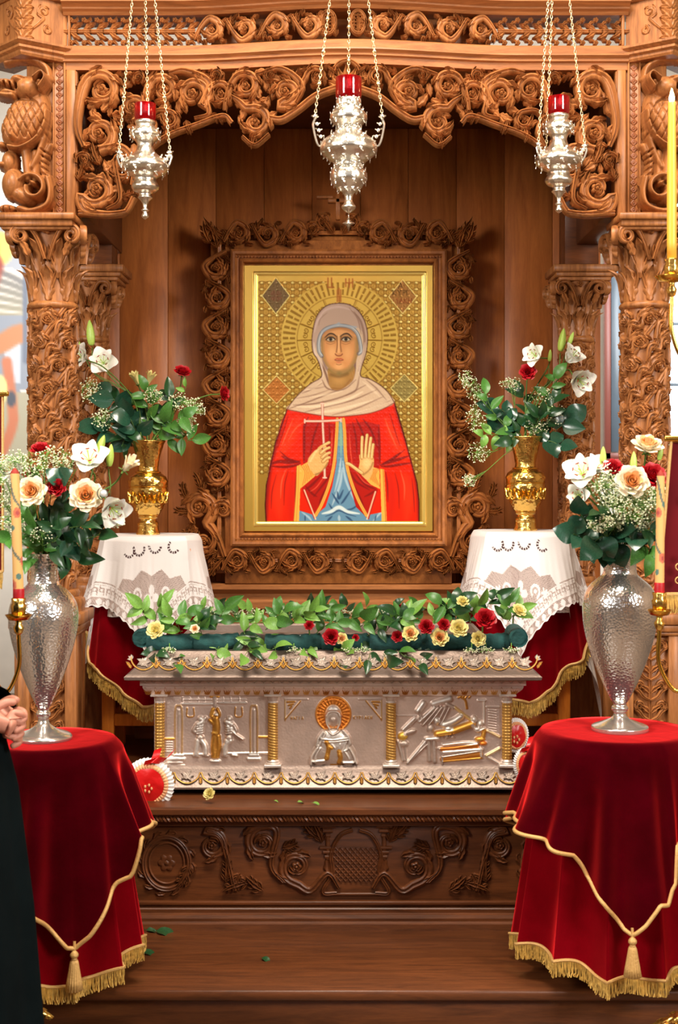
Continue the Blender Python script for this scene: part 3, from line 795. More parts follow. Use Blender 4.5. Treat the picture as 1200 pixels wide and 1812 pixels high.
        q.build('strip_moulding', M['wood'], body, smooth=False)
        q = MB()
        for k in range(22): rosette(q, (105.5 if s_ < 0 else 1227-105.5), 120+k*12, 6.5, PF, 1.6, 4)
        q.build('carved_strip', M['redwood_strip'], body)
        lion(s_, t)
        # abacus shelf
        q = MB(); a, b_ = sorted((f(8), f(138)))
        box(q, a, b_, FD-.10, FD+.13, z(409), z(398), .004); box(q, a-.008, b_+.008, FD-.112, FD+.13, z(398), z(386), .004); box(q, a+.01, b_-.01, FD-.09, FD+.13, z(414), z(409), .003)
        q.build('shelf_moulding', M['wood'], t, smooth=False)
M['redwood_strip'] = wood('reddish_oak', srgb(116, 66, 38), srgb(154, 92, 56), 'z')
def lion(s_, t):
    r = Ras(-14, 100, 100, 392, 1.0); H = r
    def b(cx, cy, rx, ry, h, ang=0): r.blob(cx, cy, rx, ry, hgt=h, ang=ang)
    def l(p, w, h): r.line(p, w, (0, 0, 0), 0, hgt=h)
    b(54, 162, 30, 23, 38, .1); b(20, 158, 26, 11, 42, .12); b(22, 172, 20, 7, 36, .1); b(2, 152, 8, 7, 34); l([(-6, 170), (10, 176), (30, 178)], 6, 34); b(40, 150, 18, 10, 40)
    l([(70, 152), (84, 142), (90, 152), (80, 168)], 4, 50); b(79, 156, 9, 8, 40)
    l([(14, 116), (34, 111), (62, 111), (84, 122), (92, 145)], 6, 18)
    b(48, 220, 38, 44, 36); b(30, 235, 26, 34, 34); b(70, 200, 22, 40, 26)
    l([(90, 205), (86, 232), (70, 256), (44, 270), (24, 268)], 5, 40); b(30, 250, 9, 9, 44)
    l([(84, 240), (74, 275), (62, 300)], 8, 24); l([(50, 270), (55, 320)], 10, 26); l([(66, 275), (66, 320)], 9, 20)
    l([(92, 262), (80, 290), (84, 320), (92, 345)], 7, 18)
    b(22, 292, 16, 24, 32); b(10, 298, 9, 7, 34); b(28, 330, 22, 30, 36); b(40, 348, 28, 16, 30, .5)
    sp = spiral(64, 338, 26, -2.6, 1, 1.2, 24, .3); l(sp, 6, 32)
    l([(90, 318), (95, 345), (88, 368), (62, 378), (40, 374)], 7, 30); b(18, 374, 17, 9, 32); b(60, 378, 30, 8, 24); b(8, 262, 8, 8, 26)
    hs = r.hgt.copy(); base = r.blur(hs, 1)
    g = Ras(-14, 100, 100, 392, 1.0)
    def gl(p, w, d): g.line(p, w, (0, 0, 0), 0, hgt=d)
    for k in range(-3, 6):
        gl([(20+k*13, 190), (50+k*13, 250)], 1.1, 5); gl([(90-k*14+20, 190), (60-k*14+20, 250)], 1.1, 5)
    gl([(0, 161), (14, 163), (30, 167)], 2.2, 16); 
    for x in (8, 18, 27, 36): gl([(x, 158), (x+1, 165)], 2.2, 14)
    gl([(44, 148), (50, 148)], 2.2, 9); gl([(55, 178), (72, 190)], 1.6, 6)
    for k in range(5): gl([(78, 270+k*10), (92, 278+k*10)], 1.4, 7)
    gl([(56, 330), (70, 345)], 5, 14); gl([(14, 372), (14, 380)], 1.2, 8); gl([(24, 372), (24, 382)], 1.2, 8)
    hh = np.where(base > 2, base-g.blur(g.hgt, 1), 0)
    keep = base > 3
    H_, W_ = hh.shape; u = r.x0+np.arange(W_)*r.st; v = r.y0+np.arange(H_)*r.st
    if s_ > 0: u = 1227-u
    U, V = np.meshgrid(u, v, indexing='ij'); PF = Pan(FD)
    pts = PF(U, V, hh.T*1.25).reshape(-1, 3); fc = grid_faces(W_, H_)
    kf = keep.T.reshape(-1); fc = fc[kf[fc].any(1)]
    used = np.unique(fc); mp_ = np.full(len(pts), -1); mp_[used] = np.arange(len(used))
    mb = MB(); mb.add(pts[used], mp_[fc]); mb.build('carved_lion', M['wood'], t, sharp=0)
canopy_build()

# ------------------------------------------------------------------ columns
def capital(mb, cx, cy, z0, z1, r0, half):
    """corinthian capital from z0 (collar) to z1 (under abacus)"""
    H = z1-z0
    bell = lambda z: r0*.94+(half*.86-r0)*np.clip((z-z0)/H, 0, 1)**2.2
    zz = np.linspace(z0, z1, 14); lathe(mb, [(float(bell(q)), q) for q in zz], cx, cy, 32)
    k = .002
    for tier, (b0, L, n, off, cur) in enumerate(((0, .52, 8, 0, .055), (.30, .58, 8, .5, .065))):
        for i in range(n):
            a0 = (i+off)/n*2*PI; wid = 2*PI*r0/n*.62
            def mpf(u, v, w):
                u = u+0*w; v = v+0*w; s_ = np.clip(v/(L*H/k), 0, 1.05)
                z = z0+b0*H+L*H*(s_-.5*np.clip(s_-.72, 0, 1)**1.2)
                rad = bell(z)+w*k+cur*half/.13*np.clip(s_-.45, 0, 1)**2*2.4
                a = a0+u*k/r0
                return np.stack([cx+rad*np.sin(a), cy-rad*np.cos(a), z], -1)
            LL = L*H/k
            leafr(mb, 0, 0, PI/2, LL, wid/k*.62, 0, mpf, 5, 0, 4, n=19)
            for g in (-1, 1):
                leafr(mb, g*wid/k*.2, LL*.25, PI/2-g*.35, LL*.55, wid/k*.22, g*.3, mpf, 5, 0, 2, n=9, w0=1)
    # volutes on each face
    for fcn in range(4):
        A = fcn*PI/2; ca, sa = math.cos(A), math.sin(A)
        def mpf(u, v, w):
            u = u+0*w; v = v+0*w
            x = u*k; y = -(half*.80+w*k+.25*np.abs(x)); z = z1-v*k
            return np.stack([cx+x*ca-y*sa, cy+x*sa+y*ca, z], -1)
        hk = half/k
        for g in (-1, 1):
            scroll(mb, g*hk*.70, hk*.30, hk*.27, -PI/2+.3*g, g, mpf, hk*.06, 7, 6, [(g*hk*.05, hk*.95), (g*hk*.22, hk*.45), (g*hk*.45, hk*.08)], 0, 1.5, ros=False)
            leafr(mb, g*hk*.5, hk*.85, -PI/2+g*.3, hk*.5, hk*.12, g*.5, mpf, 6, 4, 2)
        rosette(mb, 0, hk*.12, hk*.13, mpf, 8, 5, 4)
def make_column(name_cx, cy, r, z_base, z_collar, z_cap, half, parent, z_ped):
    cx = name_cx
    mb = MB(); lathe(mb, [(r*.86, z_base), (r*.86, z_collar)], cx, cy, 40); col = mb.build('column', M['wood'], parent)
    mb = MB(); zc = z_collar
    lathe(mb, [(r*.9, zc-.01), (r*1.0, zc-.006), (r*1.06, zc), (r*1.06, zc+.006), (r*1.0, zc+.014), (r*.92, zc+.018)], cx, cy, 40); mb.build('collar', M['wood'], col)
    mb = MB(); capital(mb, cx, cy, zc+.016, z_cap, r, half); mb.build('capital', M['wood'], col)
    # vine carving wound round the shaft
    k = r/42.0; C_ = Cyl(cx, cy, r*.86, zc, k); C_.R0 = r
    mb = MB(); Hh = (zc-z_base)/k; circ = 2*PI*42
    rows = int(Hh/40); n = 5
    rg = random.Random(int(r*1e4))
    for j in range(rows):
        for i in range(n):
            u = (i+(j % 2)*.5)*circ/n+j*9; v = 24+j*40
            sd = 1 if (i+j) % 2 else -1
            scroll(mb, u, v, 23, math.radians(150), 1, C_, 6, 8, 0, [(u-40, v+34), (u-36, v+12), (u-30, v+6)], 3, 1.05, ros=True)
            acanthus(mb, u+12, v+20, -.5+rg.uniform(-.2, .2), 38, 9, -.9, C_, 7)
            leafr(mb, u-10, v-22, .5, 34, 9, .9, C_, 7)
    for i in range(3):
        tt = np.linspace(0, 1, 60); stroke(mb, np.stack([i*circ/3+tt*circ*1.6*Hh/550, Hh-tt*Hh], -1), 5, 6, C_)
    mb.build('vine_carving', M['wood'], col)
    mb = MB(); zb = z_base
    lathe(mb, [(r*1.3, zb-.06), (r*1.3, zb-.045), (r*1.36, zb-.03), (r*1.3, zb-.015), (r*1.05, zb-.008), (r*1.12, zb+.006), (r*1.05, zb+.018), (r*.9, zb+.02)], cx, cy, 40)
    box(mb, cx-r*1.45, cx+r*1.45, cy-r*1.45, cy+r*1.45, zb-.1, zb-.06)
    mb.build('column_base', M['wood'], col)
    if r < .08:
        mb = MB(); box(mb, cx-r*1.3, cx+r*1.3, cy-r*1.3, cy+r*1.3, z_ped, zb-.1)
        mb.build('pedestal', M['wood'], col, smooth=False); return
    h = .104; zt_ = zb-.1; mb = MB()
    box(mb, cx-h-.012, cx+h+.012, cy-h-.012, cy+h, zt_-.026, zt_); box(mb, cx-h-.004, cx+h+.004, cy-h-.004, cy+h, zt_-.04, zt_-.026)
    box(mb, cx-h+.02, cx+h-.02, cy-h+.022, cy+h, z_ped, zt_-.04)
    for (a, b_) in ((-h, -h+.042), (h-.042, h)): box(mb, cx+a, cx+b_, cy-h, cy-h+.05, z_ped, zt_-.04)
    box(mb, cx-h+.04, cx+h-.04, cy-h+.004, cy-h+.05, z_ped, z_ped+.05)
    pd = mb.build('pedestal', M['wood'], col, smooth=False)
    mp = lambda u, v, w_: np.stack([cx+u*.002+0*w_, cy-h+.022-w_*.002+0*u, zt_-.05-v*.002+0*w_], -1)
    Hh = (zt_-z_ped-.1)/.002; mb = MB(); stroke(mb, [(0, Hh-5), (0, 14)], 3, 6, mp)
    for kk in range(6):
        for g in (-1, 1):
            y = Hh*.86-kk*Hh*.15
            scroll(mb, g*18, y-14, 12, PI/2-.2*g, -g, mp, 3.4, 8, 0, [(0, y+12), (g*12, y+6)], 2, 1.1, ros=False)
            leafr(mb, 0, y, -PI/2+g*.7, 27, 6, g*.6, mp, 7)
    rosette(mb, 0, Hh-18, 20, mp, 8, 6); mb.build('tree_carving', M['wood'], pd)
ZL = LEDGE_Z
for px in (94, 1141):
    make_column(X(px, 4.9), 4.9, .0865, 1.24, Z(545, 4.9), Z(413, 4.9)+.01, .128, canopy, ZL)
for px in (161, 1020):
    D = 5.58
    make_column(X(px, D), D, .072, 1.24, Z(604, D), Z(502, D), .108, canopy, ZL)
    mb = MB(); c = X(px+9 if px < 600 else px+8, D); h = .118
    zt = Z(475, D)
    box(mb, c-h-.012, c+h+.012, D-h, D+h, zt-.03, zt, .003); box(mb, c-h, c+h, D-h+.01, D+h, zt-.048, zt-.03); box(mb, c-h+.012, c+h-.012, D-h+.02, D+h, zt-.064, zt-.048)
    mb.build('abacus', M['wood'], canopy, smooth=False)
    # upper post between rear capital and roof
    mb = MB(); box(mb, c-.07, c+.07, D-.02, D+.12, zt, Z(86, FD)-.04); po = mb.build('rear_post', M['wood_dark'], canopy, smooth=False)
# ------------------------------------------------------------------ back boards behind the icon
def back():
    x0, x1 = X(127, 5.8), X(1063, 5.8); n = 11; zb, zt = ZL, Z(86, FD)-.04
    mb = MB(); box(mb, x0, x1, 5.84, 5.86, zb, zt); mb.build('wall_backing', M['wood_dark'], canopy, smooth=False)  # added board that keeps light from leaking between the boards
    for i in range(n):
        a = x0+(x1-x0)*i/n; b_ = x0+(x1-x0)*(i+1)/n
        mb = MB(); box(mb, a+.0006, b_-.0006, 5.8, 5.84, zb, zt, .0012); mb.build('back_board', M['wood_panel'], canopy, smooth=False)
    mb = MB(); D = 5.6; xa, xb = -.86, .86
    sweep(mb, [(xa, 5.72), (xb, 5.72)], [(-.07, Z(1033, 5.66)), (.05, Z(1033, 5.66)), (.06, Z(1036, 5.66)), (.06, Z(1043, 5.66)), (.045, Z(1047, 5.66)), (.03, Z(1052, 5.66)), (.03, Z(1062, 5.66)), (.04, Z(1066, 5.66)), (.04, Z(1078, 5.66)), (.02, Z(1082, 5.66)), (.02, ZL+.001), (-.07, ZL+.001)])
    mb.build('dado', M['wood_x'], canopy, sharp=.5)
back()
# ------------------------------------------------------------------ low pierced balustrades beside the columns
def balustrade(s_):
    D = 5.1
    xa, xb = (X(28, D), X(146, D)) if s_ < 0 else (X(1068, D), X(1236, D))
    t = thing('carved_balustrade', 'low pierced wooden balustrade panel %s' % ('at left, behind the silver vase on the table' if s_ < 0 else 'at right, with leafy tree carving beside the right silver vase'), 'balustrade', ((xa+xb)/2, D, ZL))
    zr = Z(1097, D); zb = ZL
    mb = MB(); box(mb, xa-.02, xb+.02, D-.04, D+.06, zr-.03, zr); box(mb, xa-.01, xb+.01, D-.03, D+.05, zr-.045, zr-.03); mb.build('top_rail', M['wood'], t, smooth=False)
    mb = MB(); box(mb, xa, xb, D-.02, D+.03, zb, zb+.08); mb.build('bottom_rail', M['wood'], t, smooth=False)
    posts = [xa, (xa+xb)/2-.02, xb-.045]
    for p in posts:
        mb = MB(); box(mb, p, p+.05, D-.025, D+.035, zb+.08, zr-.045); mb.build('post', M['wood'], t, smooth=False)
    for i in range(2):
        a, b_ = posts[i]+.05, posts[i+1]; c = (a+b_)/2; w = (b_-a)/2/.0021
        mp = lambda u, v, w_: np.stack([c+u*.0021+0*w_, D-w_*.0021+0*u, zr-.05-v*.0021+0*w_], -1)
        Hh = (zr-.045-zb-.08)/.0021
        mb = MB()
        stroke(mb, [(0, Hh-5), (0, 20)], 4, 5, mp, 5)
        for k in range(5):
            for g in (-1, 1):
                y = Hh*.86-k*Hh*.17
                scroll(mb, g*w*.55, y-14, w*.34, PI/2-.2*g, -g, mp, 4, 6, 5, [(0, y+12), (g*w*.3, y+6)], 2, 1.1, ros=False)
                leafr(mb, 0, y, -PI/2+g*.7, w*.8, 7, g*.6, mp, 5, 5)
        rosette(mb, 0, Hh-24, 24, mp, 7, 6, 5)
        mb.build('pierced_carving', M['wood'], t)
balustrade(-1); balustrade(1)

# ================================================================== ICON FRAME
def icon_frame():
    D = 5.66; Pn = Pan(D)
    t = thing('icon_frame', 'large carved wooden frame of scrolling acanthus around the gold icon', 'frame', (X(597, D), D, Z(1033, D)))
    mb = MB(); box(mb, X(398, D), X(800, D), D, 5.79, Z(1033, D), Z(425, D)); mb.build('backboard', M['wood_frame'], t, smooth=False)
    # outer board that carries carving
    mb = MB(); box(mb, X(372, D), X(822, D), D+.02, 5.79, Z(1015, D), Z(405, D)); mb.build('ground_board', M['wood_frame'], t, smooth=False)
    # moulding: rectangle sweep in the x-z plane
    def rect(x0, x1, y0, y1, prof, name):
        mb = MB(); c = [(x0, y0), (x1, y0), (x1, y1), (x0, y1)]; ins = [(1, 1), (-1, 1), (-1, -1), (1, -1)]
        V = []
        for (x, y), (sx, sy) in zip(c, ins):
            for (o, h) in prof: V.append((X(x+sx*o, D), D-h*S(D), Z(y+sy*o, D)))
        mb.add(V, grid_faces(4, len(prof), True)); return mb.build(name, M['wood_frame'], t, sharp=.4)
    fr = rect(409, 790, 443, 966, [(0, 0), (0, 12), (4, 15), (8, 14), (11, 8), (15, 7), (17, 12), (20, 14), (22, 12), (24, 4), (24, 0)], 'inner_moulding')
    # beads on the moulding
    mb = MB()
    for i in range(66): ball(mb, X(413+i*5.7, D), D-.03, Z(456, D), .0045, nu=6, nv=4); ball(mb, X(413+i*5.7, D), D-.03, Z(953, D), .0045, nu=6, nv=4)
    mb.build('bead_row', M['wood_frame'], fr)
    def sub(fn, name='scroll'):
        q = MB(); fn(q); q.build(name, M['wood_frame'], cz)
    q = MB(); stroke(q, [(388, 425), (388, 990)], 4, 3, Pn); stroke(q, [(812, 425), (812, 990)], 4, 3, Pn); stroke(q, [(380, 412), (820, 412)], 4, 3, Pn); stroke(q, [(400, 992), (800, 992)], 4, 3, Pn)
    cz = q.build('carved_border', M['wood_frame'], t)
    hh = 11
    for s_ in (-1, 1):
        f = (lambda x: x) if s_ < 0 else (lambda x: 1197-x)
        for i in range(8):
            y = 475+i*52; sub(lambda q: band_motif(q, f(384), y, PI/2, 23, (1 if i % 2 else -1), Pn, hh, 6, 1.05))
        for i in range(3):
            x = 412+i*50+12; sub(lambda q: band_motif(q, f(x), 414, 0 if s_ < 0 else PI, 21, (1 if i % 2 else -1)*s_, Pn, hh, 6, 1.05))
        for i in range(4):
            x = 420+i*48; sub(lambda q: band_motif(q, f(x), 993, 0 if s_ < 0 else PI, 20, (1 if i % 2 else -1)*s_, Pn, hh, 6, 1.05))
        # corners
        for (x, y, a, L, cu) in ((398, 432, -135, 60, .3), (385, 440, -100, 48, -.4), (405, 420, -165, 50, .5), (372, 430, -120, 40, .6), (398, 985, 135, 50, -.3), (385, 975, 160, 45, .5)):
            aa = math.radians(a); aa = aa if s_ < 0 else PI-aa
            sub(lambda q: acanthus(q, f(x), y, aa, L, 13, cu*(1 if s_ < 0 else -1), Pn, hh, 6), 'acanthus_leaf')
        # bulging lower scrolls
        sub(lambda q: scroll(q, f(352), 898, 34, (math.radians(60) if s_ < 0 else PI-math.radians(60)), -1*(1 if s_ < 0 else -1), Pn, 7, hh, 6, [(f(398), 985), (f(385), 950), (f(375), 935)], 4))
        sub(lambda q: scroll(q, f(395), 902, 22, (math.radians(150) if s_ < 0 else PI-math.radians(150)), (1 if s_ < 0 else -1), Pn, 5, hh, 6, None, 3))
        sub(lambda q: scroll(q, f(362), 958, 24, (math.radians(-60) if s_ < 0 else PI+math.radians(60)), (1 if s_ < 0 else -1), Pn, 5, hh, 6, None, 4))
        for (x, y, a, L, cu) in ((335, 905, 170, 30, 1.0), (350, 935, 150, 36, .8), (360, 975, 120, 36, .7), (330, 880, -120, 30, .8), (375, 985, 80, 30, .5), (340, 925, 100, 40, .6), (356, 865, -100, 34, -.6)):
            aa = math.radians(a); aa = aa if s_ < 0 else PI-aa
            sub(lambda q: acanthus(q, f(x), y, aa, L, 11, cu*(1 if s_ < 0 else -1), Pn, hh*.8, 6), 'acanthus_leaf')
    # crest with a small cross
    def crest(q):
        for g in (-1, 1):
            scroll(q, 598+g*24, 392, 17, PI/2, -g, Pn, 4, hh, 6, None, 3); scroll(q, 598+g*46, 404, 14, PI/2, g, Pn, 4, hh, 6, None, 3)
            acanthus(q, 598+g*8, 415, -PI/2+g*.5, 44, 11, g*.5, Pn, hh, 6)
    sub(crest, 'crest')
    q = MB(); box(q, X(594, D), X(602, D), D-.02, D+.01, Z(390, D), Z(336, D)); box(q, X(580, D), X(616, D), D-.02, D+.01, Z(360, D), Z(352, D)); box(q, X(560, D), X(590, D), D-.01, D+.01, Z(352, D), Z(346, D))
    q.build('crest_cross', M['wood_frame'], t, smooth=False)
icon_frame()
# ================================================================== THE GILDED ICON (flat painting on a gold panel)
def icon():
    D = 5.645
    # drawing units: u = (px-420)*10/3, v = (py-480)*10/3
    r = Ras(42, -34, 1152, 1534, 1.5)
    A = np.array
    gold = A((232, 188, 88)); dk = A((146, 102, 34)); lt = A((250, 224, 130))
    r.col[:] = gold; r.met[:] = 1.0
    H_, W_ = r.col.shape[:2]
    YY, XX = np.mgrid[0:H_, 0:W_]; XX = XX*1.5+42; YY = YY*1.5-34
    # --- stamped pattern on the ground
    def region(m, col, a=1.0, hg=None):
        r.col[m] = r.col[m]*(1-a)+col*a
        if hg is not None: r.hgt[m] = hg
    inner = (XX > 122) & (XX < 1088) & (YY > 25) & (YY < 1475)
    px_, py_ = 45.5, 38.5
    gx = ((XX-145)/px_) % 1; gy = ((YY-260)/py_) % 1
    dd = np.hypot((gx-np.round(gx))*px_, (gy-np.round(gy))*py_)
    de = np.hypot((gx-.5)*px_, (gy-.5)*py_)
    patt = inner & (YY < 1200) & (np.hypot(XX-603, YY-400) > 345) & (YY > 60)
    region(patt, A((206, 158, 68)))
    ring = patt & (np.abs(np.hypot((gx-.5)*px_, (gy-.5)*py_)-17) < 2.6); region(ring, A((150, 104, 38)), .7, .4)
    region(patt & (dd < 8), lt, 1, 1.2); region(patt & (de < 5), A((214, 168, 74)), 1, .8)
    region(patt & (dd >= 8) & (dd < 11), A((120, 84, 30)), .6)
    low = inner & (YY >= 1200); region(low, A((204, 158, 66)))
    # lozenges
    for (cx, cy, w, h, c) in ((228, 145, 80, 104, (120, 96, 66)), (975, 150, 80, 98, (176, 120, 62)), (232, 700, 78, 80, (214, 128, 58)), (985, 690, 78, 80, (170, 150, 84))):
        m = inner & (np.abs(XX-cx)/w+np.abs(YY-cy)/h < 1); region(m, A(c), .85)
        m = inner & (np.abs(np.abs(XX-cx)/w+np.abs(YY-cy)/h-1.03) < .045); region(m, lt, 1, 1.0)
    region(inner & (np.hypot(XX-228, YY-145) < 34) & (np.abs(np.sin(np.arctan2(YY-145, XX-228)*2)) > .35), A((136, 84, 60)), .6)
    # halo: engraved rays, scrolls
    rad = np.hypot(XX-603, YY-400); ang = np.arctan2(YY-400, XX-603)
    halo = rad < 345; region(halo & inner, A((232, 190, 86)))
    rays = inner & (rad > 262) & (rad < 335) & (((ang/(2*PI)*62) % 1) < .42) & (np.abs(rad-298) > (4)*((ang/(2*PI)*31) % 1 > .5)); region(rays, dk, .75, .5)
    region(inner & (np.abs(rad-250) < 3), dk, .5)
    for k in range(14):
        a = -PI/2+(k-6.5)*.40
        for rr in (205,):
            cx, cy = 603+rr*math.cos(a), 400+rr*math.sin(a)
            for g in (-1, 1):
                sp = spiral(cx+g*16*math.sin(a), cy-g*16*math.cos(a), 20, a+g*1.2, g, 1.2, 16, .15); r.line(sp, 2.6, dk, .8, 1.5, sm=False, hgt=.8)
            r.line([(603+160*math.cos(a+.2), 400+160*math.sin(a+.2)), (603+248*math.cos(a+.2), 400+248*math.sin(a+.2))], 3, dk, .75, 2, sm=False, hgt=.8)
            r.line([(603+160*math.cos(a+.2)+9, 400+160*math.sin(a+.2)), (603+248*math.cos(a+.2)+9, 400+248*math.sin(a+.2))], 2, dk, .55, 2, sm=False)
    # reflection painted as marks at the top of the halo, and the inscription
    for (x0, y0, x1, y1) in ((535, 40, 535, 95), (556, 40, 556, 95), (535, 95, 570, 95), (640, 45, 640, 90), (660, 45, 660, 95), (640, 68, 680, 68), (680, 45, 680, 95), (590, 110, 590, 178), (610, 110, 610, 178), (600, 100, 600, 178)):
        r.line([(x0, y0), (x1, y1)], 4, A((176, 98, 46)), .8, 3, sm=False)
    def glyph(segs, x, y, s, col=(112, 78, 34), w=2.6):
        for q in segs: r.line([(x+a*s, y+b*s) for a, b in q], w, A(col), .9, 1.8, sm=False)
    GA = [[(0, 1), (.4, 0), (.8, 1)], [(.2, .65), (.6, .65)]]; GK = [[(0, 0), (0, 1)], [(.6, 0), (0, .55), (.65, 1)]]
    GY = [[(0, 0), (.35, .5), (.7, 0)], [(.35, .5), (.35, 1)]]; GP = [[(0, 1), (0, 0), (.5, .1), (.55, .4), (0, .55)]]; GI = [[(0, 0), (0, 1)]]
    GL = [[(0, 1), (.35, 0), (.7, 1)]]; GN = [[(0, 1), (0, 0), (.6, 1), (.6, 0)]]; GH = [[(0, 0), (0, 1)], [(.6, 0), (.6, 1)], [(0, .5), (.6, .5)]]
    glyph(GA, 950, 68, 32)
    for g, x in ((GK, 918), (GY, 946), (GP, 977), (GI, 1000)): glyph(g, x, 112, 30)
    for g, x in ((GI, 945), (GA, 955), (GK, 985), (GH, 1010)): glyph(g, x, 160, 28, (150, 80, 40))
    # raised border bead
    bead = (XX > 96) & (XX < 1114) & (YY > 4) & (YY < 1504) & ~((XX > 118) & (XX < 1092) & (YY > 22) & (YY < 1482))
    region(bead, A((244, 208, 110)), 1)
    ex = np.minimum.reduce([np.abs(XX-107), np.abs(XX-1103), np.abs(YY-13), np.abs(YY-1493)])
    r.hgt[bead] = 7*np.sqrt(np.clip(1-(ex[bead]/12)**2, 0, 1))
    # ---------------------------------------------------------------- figure
    red, red_d, red_l, crim = A((202, 30, 4)), A((108, 16, 12)), A((230, 66, 28)), A((160, 22, 12))
    MANT, SCARF, FACE, TUN, CUFF, HAND, HAND2, CROSS = 1, 2, 3, 4, 5, 6, 7, 8
    body = [(295, 812), (262, 880), (225, 1010), (190, 1140), (172, 1260), (165, 1380), (170, 1474), (1072, 1474), (1072, 1360), (1060, 1250), (1030, 1120), (990, 990), (950, 860), (926, 772), (760, 700), (450, 700)]
    r.fill(body, red, MANT, sm=False)
    # tunic
    blue, blue_d, blue_l = A((90, 128, 150)), A((38, 62, 92)), A((160, 180, 186))
    r.fill([(592, 870), (632, 870), (640, 1000), (642, 1120), (668, 1230), (720, 1390), (760, 1440), (860, 1420), (860, 1474), (360, 1474), (362, 1410), (460, 1440), (520, 1390), (560, 1270), (585, 1130)], blue, TUN, sm=False)
    for p, w, c in (([(612, 1100), (600, 1200), (575, 1300)], 7, blue_l), ([(622, 1120), (640, 1230), (690, 1350)], 7, blue_l), ([(620, 1160), (605, 1260), (560, 1380)], 8, blue_l), ([(590, 1300), (600, 1340), (625, 1290)], 7, blue_d),
                    ([(560, 1310), (585, 1350), (600, 1372)], 6, blue_d), ([(670, 1290), (630, 1350), (612, 1372)], 6, blue_d), ([(540, 1370), (560, 1400), (590, 1410)], 5, blue_d), ([(720, 1370), (680, 1400), (640, 1408)], 5, blue_d),
                    ([(500, 1430), (550, 1418), (600, 1392), (650, 1418), (720, 1430)], 11, A((210, 216, 206))), ([(520, 1446), (560, 1432), (600, 1412), (650, 1432), (700, 1446)], 4, blue_d), ([(600, 1440), (602, 1474)], 8, blue_l), ([(560, 1444), (530, 1474)], 6, blue_d),
                    ([(640, 1444), (680, 1474)], 6, blue_d), ([(380, 1420), (420, 1450), (440, 1474)], 6, blue_l), ([(800, 1474), (840, 1430), (850, 1420)], 6, blue_l), ([(610, 900), (612, 1000), (612, 1090)], 5, A((120, 168, 150))), ([(400, 1440), (400, 1474)], 4, blue_d), ([(820, 1440), (810, 1474)], 4, blue_d)):
        r.line(p, w, c, .85, 5, only=[TUN], taper=True)
    r.fill([(596, 880), (630, 880), (634, 1030), (590, 1030)], A((126, 160, 128)), only=[TUN], alpha=.5, sm=False)
    # deep inner cloak
    r.fill([(392, 900), (470, 885), (580, 900), (575, 1130), (530, 1280), (470, 1400), (455, 1465), (385, 1300), (378, 1260), (440, 1210), (392, 1140)], crim, MANT, sm=False)
    r.fill([(645, 900), (760, 885), (832, 905), (838, 1160), (800, 1240), (830, 1290), (775, 1465), (700, 1390), (655, 1230), (642, 1130)], crim, MANT, sm=False)
    # broad shading of the mantle
    def sh(p, w, c, a=.6, soft=20, only=(MANT,)): r.line(p, w, A(c), a, soft, only=list(only), taper=True)
    sh([(280, 840), (235, 1000), (195, 1140), (176, 1300), (172, 1470)], 14, red_d, .75, 18)
    sh([(930, 800), (985, 960), (1040, 1130), (1066, 1300), (1070, 1470)], 14, red_d, .75, 18)
    sh([(360, 870), (310, 980), (250, 1090)], 34, red_l, .45, 40); sh([(880, 880), (940, 1010), (990, 1110)], 34, red_l, .45, 40)
    sh([(250, 1180), (240, 1330), (250, 1450)], 30, red_l, .35, 40); sh([(990, 1200), (1010, 1330), (1000, 1460)], 30, red_l, .35, 40)
    sh([(330, 1180), (320, 1320), (318, 1470)], 18, (180, 26, 14), .5, 24); sh([(900, 1190), (915, 1320), (905, 1470)], 18, (180, 26, 14), .5, 24)
    for p, w in (([(190, 1140), (250, 1122), (310, 1128), (370, 1120)], 11), ([(200, 1150), (270, 1155), (330, 1148), (375, 1132)], 8), ([(262, 1090), (310, 1118), (368, 1128)], 9), ([(250, 1060), (300, 1104), (350, 1118)], 5), ([(392, 905), (394, 1000), (392, 1130)], 8),
                 ([(1010, 1090), (950, 1110), (880, 1130), (845, 1145)], 10), ([(1030, 1130), (960, 1140), (900, 1150), (850, 1152)], 8), ([(960, 1070), (910, 1110), (860, 1136)], 8), ([(990, 1050), (930, 1100), (880, 1125)], 4), ([(835, 905), (838, 1020), (842, 1140)], 8),
                 ([(300, 850), (270, 950), (240, 1040)], 3), ([(420, 860), (402, 900), (396, 940)], 5), ([(900, 840), (930, 940), (960, 1030)], 3), ([(700, 870), (730, 930), (760, 1010)], 6), ([(740, 870), (790, 940), (826, 1040)], 6), ([(680, 890), (700, 980), (705, 1080)], 5),
                 ([(480, 890), (450, 980), (430, 1080)], 6), ([(540, 890), (545, 980), (535, 1060)], 4), ([(560, 1180), (520, 1240), (450, 1330)], 6), ([(545, 1240), (500, 1330), (478, 1400)], 6), ([(500, 1200), (440, 1260), (400, 1290)], 7), ([(470, 1330), (440, 1310), (405, 1270)], 6),
                 ([(660, 1170), (700, 1240), (780, 1290)], 6), ([(670, 1230), (720, 1330), (750, 1400)], 6), ([(700, 1200), (760, 1260), (815, 1285)], 7), ([(750, 1330), (790, 1310), (815, 1290)], 6), ([(230, 1200), (205, 1300), (200, 1400)], 3), ([(1030, 1220), (1040, 1320), (1045, 1420)], 3),
                 ([(300, 1180), (280, 1260), (275, 1380)], 3), ([(930, 1190), (950, 1280), (955, 1400)], 3), ([(350, 1170), (345, 1260), (340, 1360)], 4), ([(875, 1180), (885, 1260), (888, 1360)], 4)):
        r.line(p, w, red_d, .8, 6, only=[MANT], taper=True)
